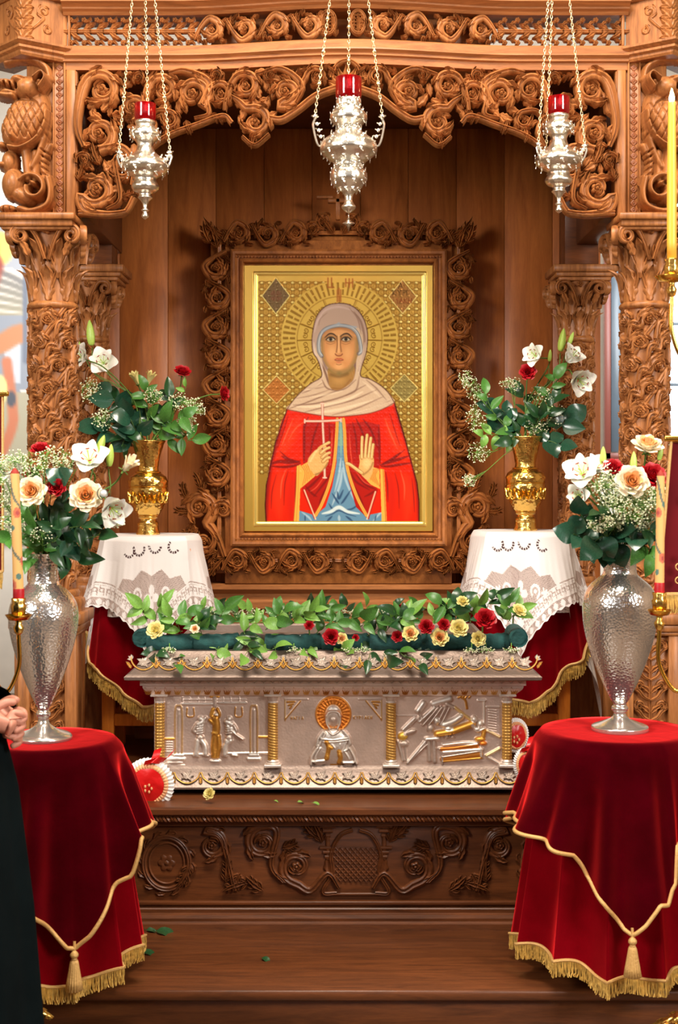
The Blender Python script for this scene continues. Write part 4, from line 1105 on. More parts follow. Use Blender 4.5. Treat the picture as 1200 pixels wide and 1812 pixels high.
    for p, w in (([(430, 870), (350, 920), (300, 1000)], 3), ([(560, 930), (556, 1040), (546, 1150)], 3), ([(660, 940), (668, 1060), (680, 1150)], 3), ([(290, 1165), (262, 1240), (255, 1340)], 4), ([(960, 1170), (985, 1260), (985, 1350)], 4), ([(330, 870), (290, 960), (262, 1030)], 4), ([(870, 870), (905, 960), (940, 1040)], 4), ([(520, 1200), (470, 1270), (430, 1300)], 3), ([(700, 1180), (745, 1240), (790, 1265)], 3)):
        r.line(p, w, A((246, 104, 70)), .6, 5, only=[MANT], taper=True)
    r.line([(295, 812), (225, 1010), (172, 1260), (165, 1380), (170, 1474)], 3.5, A((70, 14, 12)), .9, 2, sm=False); r.line([(926, 772), (990, 990), (1060, 1250), (1072, 1360), (1072, 1474)], 3.5, A((70, 14, 12)), .9, 2, sm=False)
    # gold hems
    hem = A((236, 160, 64)); hd = A((150, 78, 26))
    for p, w in (([(590, 872), (586, 960), (574, 1110), (548, 1240), (500, 1370), (462, 1440)], 8), ([(626, 872), (634, 960), (640, 1100), (662, 1210), (710, 1340), (762, 1440)], 8)):
        r.line(p, w+2.5, hd, .8, 2, lab=MANT); r.line(p, w, hem, 1, 2); r.line(p, 1.5, hd, .7, 2)
    # sleeve facings
    for pts in ([(350, 1150), (374, 1140), (372, 1260), (364, 1474), (332, 1474), (345, 1300)], [(842, 1165), (866, 1168), (872, 1280), (882, 1474), (852, 1474), (846, 1300)]):
        r.fill(pts, hem, MANT, sm=False)
    r.line([(350, 1150), (345, 1300), (332, 1474)], 2.5, hd, .8, 2); r.line([(860, 1168), (866, 1280), (876, 1474)], 2.5, hd, .8, 2); r.line([(363, 1145), (358, 1300), (348, 1474)], 1.5, hd, .6, 2)
    r.line([(395, 1290), (430, 1380), (462, 1462)], 4, A((236, 190, 150)), .9, 2); r.line([(815, 1300), (790, 1380), (765, 1462)], 4, A((236, 190, 150)), .9, 2)
    # cuffs
    cf = A((226, 156, 66))
    r.fill([(372, 1150), (420, 1122), (462, 1205), (440, 1225), (372, 1282)], cf, CUFF, sm=False); r.fill([(838, 1166), (800, 1155), (762, 1232), (790, 1260), (842, 1285)], cf, 9, sm=False)
    for k in range(6):
        r.line([(380+k*11, 1150-k*4), (400+k*10, 1190), (385+k*13, 1262-k*12)], 1.8, hd, .75, 2, only=[CUFF, 9]); r.line([(835-k*10, 1165), (815-k*8, 1205), (838-k*12, 1268-k*9)], 1.8, hd, .75, 2, only=[CUFF, 9])
    # scarf
    sc, sc_d, sc_l = A((194, 164, 132)), A((112, 78, 60)), A((228, 204, 168))
    r.fill([(600, 188), (545, 196), (500, 224), (465, 275), (446, 350), (440, 420), (448, 480), (470, 515), (488, 560), (496, 622), (430, 665), (360, 728), (320, 775), (292, 815), (400, 836), (500, 852), (590, 858), (680, 852), (780, 838), (860, 812), (928, 775), (890, 715), (840, 670), (780, 635), (728, 618), (735, 560), (758, 490), (768, 420), (766, 350), (745, 280), (705, 225), (655, 196)], sc, SCARF)
    r.fill([(600, 190), (545, 198), (500, 226), (465, 275), (446, 350), (440, 420), (448, 480), (500, 360), (560, 325), (680, 322), (740, 360), (762, 440), (767, 350), (745, 280), (705, 225), (655, 196)], A((172, 142, 122)), only=[SCARF], alpha=.8)
    # face and neck
    sk, sk_d, sk_l, olive = A((198, 134, 76)), A((122, 78, 38)), A((226, 170, 108)), A((112, 96, 50))
    r.fill([(545, 560), (538, 640), (552, 690), (600, 700), (655, 670), (690, 620), (678, 550)], A((156, 112, 54)), FACE)
    r.fill([(492, 400), (500, 360), (540, 334), (600, 326), (660, 332), (705, 362), (715, 410), (712, 470), (700, 530), (668, 575), (635, 598), (602, 604), (570, 596), (535, 568), (508, 525), (496, 470)], sk, FACE)
    F_ = [FACE]
    r.line([(495, 400), (502, 500), (540, 572), (600, 602)], 13, olive, .55, 20, only=F_); r.line([(712, 400), (706, 500), (668, 574), (604, 602)], 15, olive, .6, 22, only=F_)
    r.line([(500, 370), (600, 334), (705, 366)], 9, A((140, 90, 50)), .6, 14, only=F_)
    r.blob(560, 480, 26, 40, sk_l, .6, 1.2, only=F_); r.blob(650, 482, 24, 40, sk_l, .45, 1.2, only=F_); r.blob(600, 560, 26, 18, sk_l, .55, 1.0, only=F_); r.blob(598, 362, 70, 18, sk_l, .4, 1.0, only=F_)
    r.blob(600, 640, 34, 24, A((190, 140, 76)), .6, 1, only=F_); r.line([(560, 690), (620, 690), (668, 640)], 5, sk_d, .5, 8, only=F_)
    r.line([(552, 610), (600, 622), (650, 606)], 8, A((96, 68, 30)), .55, 14, only=F_)
    for g in (-1, 1):
        cx = 551 if g < 0 else 641
        r.blob(cx, 396, 40, 20, A((120, 88, 44)), .65, .9, only=F_)
        r.line([(cx-36, 386 if g > 0 else 392), (cx-10, 370), (cx+14, 370), (cx+36, 392 if g > 0 else 386)], 4.5, A((54, 34, 18)), .92, 3, only=F_, taper=True)
        r.blob(cx, 402, 25, 10.5, A((190, 170, 136)), 1, .25, only=F_)
        r.blob(cx, 401, 10.5, 10.5, A((66, 52, 30)), 1, .25, only=F_); r.blob(cx, 401, 5, 5, A((14, 10, 8)), 1, .3, only=F_)
        r.line([(cx-27, 404), (cx-12, 391), (cx+10, 390), (cx+27, 402)], 3, A((36, 20, 12)), .95, 2, only=F_)
        r.line([(cx-22, 409), (cx, 415), (cx+22, 409)], 1.8, A((80, 46, 24)), .8, 2, only=F_); r.line([(cx-26, 424), (cx, 431), (cx+26, 422)], 1.6, A((110, 66, 34)), .5, 3, only=F_)
    r.line([(586, 384), (590, 430), (584, 478)], 2.4, A((92, 52, 26)), .8, 3, only=F_); r.line([(614, 384), (608, 430), (614, 474)], 3, A((110, 66, 32)), .75, 4, only=F_); r.line([(599, 380), (599, 478)], 5, A((228, 176, 116)), .7, 5, only=F_)
    r.line([(578, 488), (586, 496), (599, 499), (612, 496), (620, 488)], 3, A((110, 50, 28)), .85, 2.5, only=F_)
    r.line([(572, 522), (588, 516), (599, 519), (611, 516), (628, 522)], 4.2, A((168, 70, 46)), .9, 3, only=F_, taper=True); r.line([(576, 524), (599, 528), (624, 524)], 1.8, A((84, 30, 22)), .9, 2, only=F_); r.line([(582, 534), (599, 539), (616, 534)], 3.6, A((188, 96, 66)), .8, 3, only=F_, taper=True)
    r.line([(584, 548), (599, 552), (614, 548)], 2.4, A((120, 70, 36)), .6, 3, only=F_)
    # inner cap
    bl = A((150, 146, 140))
    for p, w in (([(498, 500), (482, 470), (480, 420), (494, 370), (530, 336), (600, 320), (665, 330), (704, 362), (722, 410), (730, 470), (716, 486)], 10), ):
        r.line(p, w+1, A((80, 86, 96)), .9, 2, lab=SCARF); r.line(p, w-2, bl, 1, 3); r.line([(a+3, b-2) for a, b in p], 2, A((196, 206, 204)), .8, 3)
    r.line([(500, 356), (550, 328), (588, 314), (600, 306), (610, 316), (700, 330)], 6, A((150, 156, 160)), .8, 4, only=[SCARF, FACE])
    # scarf folds
    for p, w, c, a in (([(470, 500), (512, 580), (540, 660), (560, 690)], 6, sc_d, .9), ([(700, 500), (690, 600), (660, 660), (560, 700)], 6, sc_d, .85), ([(500, 640), (530, 690), (600, 706)], 4, sc_d, .8), ([(300, 812), (420, 770), (560, 715), (640, 690), (700, 640)], 4, sc_d, .8), ([(330, 790), (460, 780), (620, 740), (760, 670)], 4.5, sc_d, .75),
                       ([(400, 830), (520, 800), (680, 760), (820, 700)], 4.5, sc_d, .7), ([(560, 848), (700, 810), (860, 740)], 4, sc_d, .6), ([(640, 852), (770, 820), (905, 762)], 3, sc_d, .5), ([(760, 640), (820, 690), (880, 760)], 4, sc_d, .6), ([(720, 620), (700, 700), (640, 735)], 5, sc_d, .6),
                       ([(380, 720), (430, 700), (500, 660)], 4, sc_d, .6), ([(350, 750), (450, 730), (540, 700)], 3, sc_d, .6), ([(420, 690), (470, 690), (520, 680)], 3, sc_d, .5),
                       ([(470, 290), (520, 230), (600, 210), (680, 230)], 7, A((200, 170, 156)), .6), ([(455, 360), (470, 300), (500, 262)], 6, A((206, 178, 162)), .6), ([(690, 240), (730, 300), (750, 400), (740, 500), (715, 590)], 7, sc_d, .6), ([(660, 215), (710, 280), (730, 370)], 4, sc_d, .5), ([(452, 420), (458, 480), (492, 540), (505, 620)], 7, A((214, 190, 168)), .7),
                       ([(752, 420), (738, 500), (715, 600)], 6, A((214, 190, 168)), .6), ([(350, 800), (480, 796), (640, 760), (740, 710)], 9, sc_l, .6), ([(460, 836), (620, 812), (800, 760)], 9, sc_l, .55), ([(640, 845), (760, 822), (880, 775)], 6, sc_l, .5), ([(430, 745), (540, 725), (620, 705)], 6, sc_l, .5), ([(740, 650), (800, 700), (840, 740)], 7, sc_l, .4), ([(400, 700), (450, 690), (500, 650)], 5, sc_l, .5),
                       ([(480, 320), (490, 280), (530, 245)], 3, sc_d, .4), ([(700, 420), (712, 460), (708, 500)], 6, sc_d, .7), ([(500, 500), (520, 560), (545, 600)], 8, A((90, 60, 56)), .55), ([(688, 520), (686, 580), (670, 640)], 9, A((90, 60, 56)), .55)):
        r.line(p, w, c, a, 6, only=[SCARF], taper=True)
    r.line([(600, 188), (545, 196), (500, 224), (465, 275), (446, 350), (440, 420), (448, 480), (470, 515), (488, 560), (496, 622), (430, 665), (360, 728), (320, 775), (292, 815)], 3, A((96, 62, 46)), .85, 2.5); r.line([(600, 188), (655, 196), (705, 225), (745, 280), (766, 350), (768, 420), (758, 490), (735, 560), (728, 618), (780, 635), (840, 670), (890, 715), (928, 775)], 3.2, A((96, 62, 46)), .85, 2.5)
    r.line([(292, 815), (400, 836), (500, 852), (590, 858), (680, 852), (780, 838), (860, 812), (928, 775)], 3, A((120, 40, 26)), .8, 3)
    # cross
    cr = A((226, 176, 152)); cd = A((150, 84, 66))
    for p, w in (([(502, 780), (504, 900), (512, 1060), (516, 1218)], 6), ([(398, 884), (500, 884), (612, 878)], 6)):
        r.line(p, w+2, cd, .9, 1.5, lab=CROSS); r.line(p, w-1, cr, 1, 1.5)
    for (x, y, dx, dy) in ((398, 884, 0, 10), (612, 878, 0, 9), (502, 780, 8, 0), (516, 1218, 10, 0)): r.line([(x-dx, y-dy), (x+dx, y+dy)], 4, cr, 1, 2, sm=False, lab=CROSS)
    # hands
    hk = A((206, 156, 90)); hdk = A((110, 70, 34)); hl = A((236, 196, 134))
    r.fill([(415, 1130), (440, 1075), (480, 1045), (505, 1055), (528, 1072), (540, 1110), (528, 1150), (495, 1185), (460, 1205)], hk, HAND)
    for (a, b_, c, d) in ((480, 1050, 542, 1010), (492, 1072, 543, 1040), (500, 1098, 545, 1070), (505, 1122, 543, 1098)):
        r.line([(a, b_), ((a+c)/2, (b_+d)/2-4), (c, d)], 10, hdk, .9, 2, lab=HAND); r.line([(a, b_), ((a+c)/2, (b_+d)/2-4), (c, d)], 7.5, hk, 1, 2); r.line([(a+6, b_-4), ((a+c)/2, (b_+d)/2-7), (c-3, d-2)], 2.5, hl, .8, 3)
    r.line([(430, 1120), (460, 1070), (478, 1052)], 6, hl, .6, 8, only=[HAND]); r.line([(462, 1200), (500, 1180), (535, 1130)], 5, hdk, .6, 6, only=[HAND])
    r.line([(480, 1045), (500, 1030), (520, 1035)], 6, hk, 1, 2, lab=HAND)
    r.fill([(720, 1085), (745, 1075), (790, 1085), (806, 1110), (802, 1165), (790, 1205), (768, 1232), (735, 1205), (716, 1170), (722, 1125)], hk, HAND2)
    for pts in ([(735, 1100), (735, 1030), (737, 978)], [(755, 1095), (760, 1020), (766, 966)], [(775, 1095), (782, 1030), (788, 984)], [(793, 1100), (798, 1050), (802, 1022)]):
        r.line(pts, 10, hdk, .9, 2, lab=HAND2); r.line(pts, 7.8, hk, 1, 2); r.line([(a-2, b-3) for a, b in pts], 2.6, hl, .85, 3)
    p = [(735, 1190), (700, 1165), (665, 1140), (645, 1133)]; r.line(p, 11, hdk, .9, 2, lab=HAND2); r.line(p, 8.8, hk, 1, 2); r.line([(a, b-3) for a, b in p], 2.6, hl, .85, 3)
    r.blob(765, 1130, 24, 34, hl, .5, .9, only=[HAND2]); r.line([(745, 1200), (780, 1170), (800, 1130)], 5, hdk, .5, 8, only=[HAND2])
    r.lab[(r.lab == CROSS) & (YY > 1100)] = 10; r.met[r.lab > 0] = 0
    r.hgt = r.blur(r.hgt, 1)
    # ---- grid (one vertex per two samples)
    st = 2
    col = r.blur(r.col.transpose(2, 0, 1)[0], 1), r.blur(r.col[..., 1], 1), r.blur(r.col[..., 2], 1)
    col = np.stack(col, -1)[::st, ::st]; met = r.met[::st, ::st]; hg = r.hgt[::st, ::st]; lab = r.lab[::st, ::st]
    h_, w_ = met.shape; u = 420+(42+np.arange(w_)*1.5*st)*.3; v = 480+(-34+np.arange(h_)*1.5*st)*.3
    U, V = np.meshgrid(u, v, indexing='ij'); Pn = Pan(D)
    pts = Pn(U, V, hg.T*.25).reshape(-1, 3)
    cc = np.hstack([lin(col.transpose(1, 0, 2).reshape(-1, 3)), met.T.reshape(-1, 1)*.72])
    F0 = grid_faces(w_, h_); lb = lab.T.reshape(-1)[F0[:, 0]]
    x0, x1, z1, z0 = X(433, D), X(765, D), Z(470, D), Z(940, D)
    t = thing('saint_icon', 'gold ground icon of a woman saint in red mantle holding a cross', 'icon', ((x0+x1)/2, D, z0))
    names = {0: 'gold_ground', 1: 'painted_mantle', 2: 'painted_headscarf', 3: 'painted_face', 4: 'painted_tunic', 5: 'painted_cuff', 9: 'painted_cuff', 10: 'painted_cross', 6: 'painted_hand', 7: 'painted_hand', 8: 'painted_cross'}
    b = MB(); box(b, x0-.002, x1+.002, D+.001, D+.014, z0-.002, z1+.002); b.build('wooden_panel', M['gold_plain'], t, smooth=False)
    for k, nm in names.items():
        f = F0[lb == k]; used = np.unique(f); mp_ = np.full(len(pts), -1); mp_[used] = np.arange(len(used))
        mb = MB(); mb.add(pts[used], mp_[f], cc[used]); mb.build(nm, M['icon'], t, sharp=0)
icon()
# ================================================================== SILVER CASKET
SIL = srgb(224, 204, 192); SIL_L = srgb(216, 204, 194); SIL_DIM = srgb(146, 128, 118); GLD = srgb(204, 158, 84); GLD_D = srgb(176, 118, 48); COP = srgb(206, 120, 44)  # base and lid silver is darkened, shade in the colour against overhead glare
def rect_sweep(mb, x0, x1, y0, y1, prof, c=None):
    V = []
    for (x, y, sx, sy) in ((x0, y0, -1, -1), (x1, y0, 1, -1), (x1, y1, 1, 1), (x0, y1, -1, 1)):
        for (o, z) in prof: V.append((x+sx*o, y+sy*o, z))
    mb.add(V, grid_faces(4, len(prof), True), c)
class Slope(Pan):
    """panel whose distance changes linearly with height"""
    def __init__(s, D, v0, g): s.D0 = D; s.v0 = v0; s.g = g
    def __call__(s, u, v, w):
        u, v, w = np.broadcast_arrays(u, v, w); D = s.D0+(v-s.v0)*s.g
        return np.stack([(u-600)*D/2400, D-w*.00195, 1.65-(v-850)*D/2400], -1)
def casket():
    D = 4.72
    x0, x1 = X(272, D), X(907, D); y0, y1 = D, 5.24
    zb = Z(1397, 4.68); z = lambda y: Z(y, D)
    t = thing('silver_casket', 'embossed silver reliquary casket with gilt twisted columns and relief scenes', 'casket', ((x0+x1)/2, 4.98, LEDGE_Z))
    mb = MB(); box(mb, x0+.03, x1-.03, y0+.03, y1-.03, LEDGE_Z, zb+.002); mb.build('gap_shade_block', M['black'], t, smooth=False)  # black box standing in for the shaded gap under the casket
    mb = MB(); rect_sweep(mb, x0, x1, y0, y1, [(-.01, z(1224)), (-.01, z(1362))], SIL); mb.build('body', M['casket'], t, sharp=.4)
    mb = MB(); rect_sweep(mb, x0, x1, y0, y1, [(-.05, z(1354)), (.004, z(1354)), (.008, z(1358)), (.012, z(1361)), (.034, z(1386)), (.04, z(1389)), (.04, zb), (-.1, zb)], SIL_DIM)
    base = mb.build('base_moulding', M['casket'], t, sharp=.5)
    mb = MB(); rect_sweep(mb, x0, x1, y0, y1, [(-.02, z(1233)), (.004, z(1231)), (.012, z(1227)), (.03, z(1218)), (.034, z(1214)), (.034, z(1211)), (.042, z(1210)), (.042, z(1199)), (.03, z(1197)), (-.02, z(1197))], SIL)
    corn = mb.build('cornice', M['casket'], t, sharp=.5)
    zt = Z(1150, 4.75)
    mb = MB(); rect_sweep(mb, x0, x1, y0, y1, [(-.02, z(1199)), (.076, z(1199)), (.088, z(1197)), (.09, z(1192)), (.084, z(1189)), (.074, z(1187)), (.012, zt-.008), (.004, zt), (-.085, zt), (-.085, zt+.01), (-.09, zt+.046), (-.098, zt+.052), (-.11, zt+.052), (-.116, zt+.046), (-.12, zt+.02), (-.27, zt+.02)], SIL_DIM)
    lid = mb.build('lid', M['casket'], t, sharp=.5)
    # ornament of the lid slope
    P1 = Slope(4.644, 1192.5, (4.708-4.646)/(1157-1192.5))
    for i in range(16):
        cx = 254+i*45; mb = MB()
        if cx > 940: break
        th = np.linspace(0, 2*PI, 22)
        for k in range(7): a = k/7*2*PI; leafr(mb, cx, 1171, a, 13 if abs(math.cos(a)) > .4 else 8, 3.4, 0, P1, 2.4, c=SIL_L, lobes=1, n=6)
        for k in range(5): a = -2.5+k*.48; leafr(mb, cx, 1178, a+.0, 12-abs(k-2)*1.0, 3, 0, P1, 2.6, c=SIL_L, lobes=1, n=6)
        rosette(mb, cx, 1172, 4, P1, 3, 5, c=SIL_L)
        stroke(mb, catmull([(cx-22, 1162), (cx-20, 1172), (cx-12, 1181), (cx, 1185), (cx+12, 1181), (cx+20, 1172), (cx+22, 1162)], 4), 1.5, 2.2, P1, prof=PROF_RD, c=GLD)
        for g in (-1, 1):
            for q in range(3): leafr(mb, cx+g*20, 1166, -PI/2+g*(.2+q*.7), 9, 3, 0, P1, 2.2, c=SIL_L, lobes=1, n=6)
        for g in (-1, 1): leafr(mb, cx+g*22, 1182, -PI/2+g*.5, 15, 3.5, g*.5, P1, 2.5, c=GLD, lobes=2, n=8)
        mb.build('oval_ornament', M['casket'], lid)
    # diamonds of the cornice
    P2 = Pan(D-.042); mb = MB()
    for i in range(42):
        cx = 256+i*16.2
        for g in (-1, 1): stroke(mb, [(cx-5, 1205), (cx, 1205+g*4.4), (cx+5, 1205)], 1.1, 1.5, P2, prof=PROF_RD, c=SIL_L)
        ball(mb, X(cx+8, D-.042), D-.043, Z(1205, D-.042), .0022, nu=6, nv=4, c=SIL_L)
    mb.build('diamond_row', M['casket'], corn, sharp=0)
    P3 = Slope(D-.034, 1214, .0016); mb = MB()
    for i in range(38):
        cx = 262+i*17.5; c = GLD if (i//3) % 2 else GLD_D
        leafr(mb, cx, 1229, -PI/2-.5, 15, 4.5, .5, P3, 2.5, c=c, lobes=2, n=8); leafr(mb, cx, 1229, -PI/2+.6, 13, 4, -.6, P3, 2.5, c=c, lobes=2, n=8); rosette(mb, cx+8, 1221, 3.4, P3, 2.2, 5, c=SIL)
    mb.build('gilt_leaf_row', M['casket'], corn)
    P4 = Slope(D-.012, 1361, -.00088)
    for i in range(14):
        cx = 284+i*47.5
        if cx > 912: break
        mb = MB(); th = np.linspace(0, 2*PI, 22)
        for k in range(7): a = k/7*2*PI; leafr(mb, cx, 1372, a, 12 if abs(math.cos(a)) > .4 else 7, 3, 0, P4, 2.2, c=SIL_L, lobes=1, n=6)
        for k in range(5): a = -2.5+k*.48; leafr(mb, cx, 1378, a, 10, 2.6, 0, P4, 2.4, c=SIL_L, lobes=1, n=6)
        stroke(mb, catmull([(cx-23, 1366), (cx-18, 1377), (cx-8, 1384), (cx, 1385.5), (cx+8, 1384), (cx+18, 1377), (cx+23, 1366)], 4), 1.3, 2.0, P4, prof=PROF_RD, c=GLD)
        leafr(mb, cx+23.5, 1386, -PI/2, 13, 4, 0, P4, 2.4, c=GLD, lobes=2, n=8)
        mb.build('oval_ornament', M['casket'], base)
    # little twisted columns
    for i, px in enumerate((283, 483, 692, 897)):
        cx, cy = X(px, D), D-.002; r = .0165; zz = np.linspace(z(1344), z(1243), 90)
        mb = MB()
        if i in (1, 2): sc = lambda R, ZZ, T: R*(1+.16*np.abs(np.sin(T*1.0+ZZ*330))**.8-.06)
        else: sc = lambda R, ZZ, T: R*(1+.2*np.abs(np.sin(T*4))*np.abs(np.sin(ZZ*300))-.06)
        lathe(mb, [(r, q) for q in zz], cx, cy, 32, sc, GLD); o = mb.build('twisted_column', M['casket'], t, sharp=0)
        mb = MB(); lathe(mb, [(r*1.0, z(1244)), (r*1.15, z(1242)), (r*1.0, z(1240)), (r*1.1, z(1236)), (r*1.5, z(1230))], cx, cy, 24, None, SIL_L); box(mb, cx-.03, cx+.03, cy-.028, cy+.02, z(1231), z(1227), .002, SIL_L); mb.build('column_capital', M['casket'], o, sharp=.6)
        mb = MB(); lathe(mb, [(r*1.5, z(1352)), (r*1.5, z(1350)), (r*1.2, z(1348)), (r*1.25, z(1346)), (r*1.0, z(1343))], cx, cy, 24, None, SIL_L); box(mb, cx-.03, cx+.03, cy-.028, cy+.02, z(1356), z(1351), .002, SIL_L); mb.build('column_foot', M['casket'], o, sharp=.6)
    # relief scenes
    r = Ras(273, 1228, 906, 1357, .8); r.col[:] = (220, 196, 182)
    sil, sl, gl, gd, cop = (200, 182, 170), (228, 220, 212), (222, 164, 72), (192, 134, 56), (222, 134, 52)
    def T(o, k):
        def L(p, w, h, c=None):
            q = [(o+a/k, 1220+b/k) for a, b in p]; r.line(q, w, c or sil, 1, 1.2, sm=len(q) > 2, hgt=h)
        def B(cx, cy, rx, ry, h, c=None, ang=0): r.blob(o+cx/k, 1220+cy/k, rx/k, ry/k, c or sil, 1, .15, ang, hgt=h)
        return L, B
    # left scene: figure bound to a column between two scourgers
    L, B = T(270, 5.217)
    L([(275, 65), (280, 130)], 1.2, 3); L([(275, 132), (550, 132)], 2.2, 4, sl); L([(610, 122), (860, 122)], 2.2, 4, sl); L([(280, 95), (860, 92)], .8, 1.5, sil)
    for x in (345, 420, 480, 650, 720, 800): L([(x, 70), (x+4, 118)], .8, 1.6)
    for x in (240, 935):
        L([(x-30, 600), (x-30, 200), (x, 150), (x+32, 200), (x+32, 600)], 1.6, 3, (206, 168, 120)); L([(x, 190), (x, 590)], 2.2, 2.5); L([(x-38, 605), (x+42, 605)], 2.6, 4, sl); L([(x-52, 640), (x+52, 640)], 3, 4, sl)
    for a in ((320, 170, 380, 245), (765, 165, 825, 245)):
        L([(a[0], a[1]), (a[0], a[3]), (a[2], a[3]), (a[2], a[1])], 1.1, 2.4, gd)
    L([(110, 455), (195, 455)], 2, 3, gl); L([(985, 438), (1075, 438)], 2, 3, gl)
    for k in range(4):
        for j in range(5): B(125+k*18, 485+j*22, 7, 8, 2.2)
    L([(285, 597), (500, 597)], 1.6, 3, sl); L([(650, 590), (1075, 585)], 1.6, 3, sl); L([(110, 700), (290, 700)], 2, 2)
    B(200, 640, 90, 22, 5, sl); B(200, 675, 80, 16, 4)
    L([(540, 62), (610, 62)], 2.4, 4, gl); L([(575, 80), (575, 150)], 4, 3.5, sil); L([(560, 180), (545, 240), (575, 260)], 3.4, 6, gl); L([(600, 180), (618, 230), (600, 262)], 3, 5, gd)
    B(585, 235, 22, 26, 8, sl); L([(580, 270), (590, 340), (585, 410)], 7, 8, gd); B(575, 400, 32, 22, 9, gl); L([(575, 430), (565, 520), (570, 610)], 5.5, 8, gd); L([(605, 430), (612, 520), (595, 610)], 5, 7, gd); B(580, 622, 42, 14, 6, gl); B(580, 660, 52, 18, 6, sl); L([(530, 280), (560, 310)], 3, 6, gl)
    for (hx, hy, dx) in ((445, 270, 1), (710, 270, -1)):
        B(hx, hy, 26, 28, 9, sl); L([(hx-22*dx, hy+50), (hx+24*dx, hy+28)], 5, 9, sl); B(hx-10*dx, hy+95, 40, 55, 9, sl); L([(hx-40*dx, hy+60), (hx-62*dx, hy+110), (hx-20*dx, hy+130)], 3.6, 7, sil)
        L([(hx+20*dx, hy+50), (hx+10*dx, hy+110)], 3.4, 9, sl); B(hx-4, hy+175, 36, 34, 8); L([(hx-26, hy+200), (hx-34, hy+270), (hx-44, hy+335)], 4.4, 8, sl); L([(hx+10, hy+200), (hx+52*dx*.8, hy+250), (hx+46*dx, hy+330)], 4.4, 8, sl); L([(hx-60, hy+340), (hx-30, hy+345)], 3, 6); L([(hx+30, hy+335), (hx+70, hy+340)], 3, 6)
        for j in range(4): L([(hx-34, hy+70+j*22), (hx+24, hy+60+j*22)], 1, 10, sl)
    L([(700, 340), (770, 410), (835, 455)], 2.2, 9, sl); L([(430, 330), (470, 290), (490, 260)], 3, 9, sl)
    # centre: bust of the saint with halo
    L, B = T(490, 5.4545)
    B(545, 235, 168, 168, 3.4, cop); th = np.linspace(0, 2*PI, 40); L(list(zip(545+165*np.cos(th), 235+165*np.sin(th))), 1.6, 4.4, (240, 160, 70)); L(list(zip(545+135*np.cos(th), 235+135*np.sin(th))), 1, 4.2, cop)
    for k in range(26): a = k/26*2*PI; L([(545+100*math.cos(a), 235+100*math.sin(a)), (545+150*math.cos(a), 235+150*math.sin(a))], 1.2, 4.6, cop)
    B(545, 560, 175, 190, 9, sil); B(430, 620, 90, 130, 9, sil, .4); B(670, 620, 90, 130, 9, sil, -.4); B(545, 470, 140, 80, 10, sl)
    B(545, 250, 78, 105, 12, sl); B(545, 285, 44, 62, 13.5, (206, 186, 172)); L([(480, 250), (500, 215), (545, 205), (590, 215), (612, 250)], 3, 15, sl)
    for (p, w) in (([(475, 250), (480, 320), (510, 375)], 2.4), ([(612, 250), (610, 320), (585, 370)], 2.4), ([(450, 400), (400, 470), (385, 540)], 3), ([(470, 420), (430, 490), (400, 560)], 2.4), ([(500, 400), (540, 430), (600, 400)], 2.4), ([(430, 470), (540, 480), (690, 460)], 2.8), ([(450, 500), (560, 500), (700, 480)], 2.2), ([(640, 390), (690, 450), (710, 520)], 3),
                   ([(700, 480), (690, 560), (650, 590)], 2.4), ([(670, 500), (650, 560), (630, 600)], 2.2), ([(610, 520), (600, 590)], 2.2), ([(390, 560), (340, 640), (330, 720)], 2.6), ([(420, 560), (380, 630), (370, 700)], 2.2), ([(350, 690), (460, 680)], 3), ([(640, 700), (740, 700)], 3), ([(700, 560), (740, 630), (770, 710)], 3), ([(660, 600), (700, 660)], 2.4), ([(530, 520), (560, 560)], 2.2)):
        L(p, w*.8, 12, sl)
    L([(480, 500), (500, 560), (480, 660)], 4, 12, gd); L([(500, 540), (530, 560)], 3, 12, gl); L([(600, 590), (615, 650), (600, 700)], 4, 12, gd); B(490, 640, 18, 38, 13, gl); B(600, 620, 16, 34, 13, gl); L([(520, 720), (640, 720)], 1.2, 2, gd)
    for g in (-1, 1):
        f = lambda x: 545+g*(x-545)
        L([(f(1010), 95), (f(1010), 300)], 1, 2.6, (210, 176, 120)); L([(f(1010), 95), (f(790), 95)], 1, 2.6, sil); L([(f(1010), 290), (f(860), 110)], 1, 2.6, gd)
        for k in range(3): L([(f(990-k*14), 120+k*30), (f(920+k*14), 118+k*20)], 1.6, 2.6, gd)
    # inscription either side
    def txt(s_, x, y, h):
        GL_ = {'A': [[(0, 1), (.35, 0), (.7, 1)], [(.15, .65), (.55, .65)]], 'G': [[(0, 1), (0, 0), (.6, 0)]], 'I': [[(.2, 0), (.2, 1)]], 'H': [[(0, 0), (0, 1)], [(.6, 0), (.6, 1)], [(0, .5), (.6, .5)]], 'K': [[(0, 0), (0, 1)], [(.6, 0), (0, .5), (.6, 1)]], 'Y': [[(0, 0), (.35, .5), (.7, 0)], [(.35, .5), (.35, 1)]], 'P': [[(0, 1), (0, 0), (.55, .1), (.55, .4), (0, .55)]]}
        for i, ch in enumerate(s_):
            for sg in GL_[ch]: r.line([(x+(i*.95+a*.8)*h, y+b*h) for a, b in sg], .55, gd, 1, .8, sm=False, hgt=1.6)
    txt('HAGIA', 515, 1268, 5); txt('KYPIAKH', 626, 1267, 5.2)
    # right scene: saint laid over rocks beside a tomb
    L, B = T(690, 4.8)
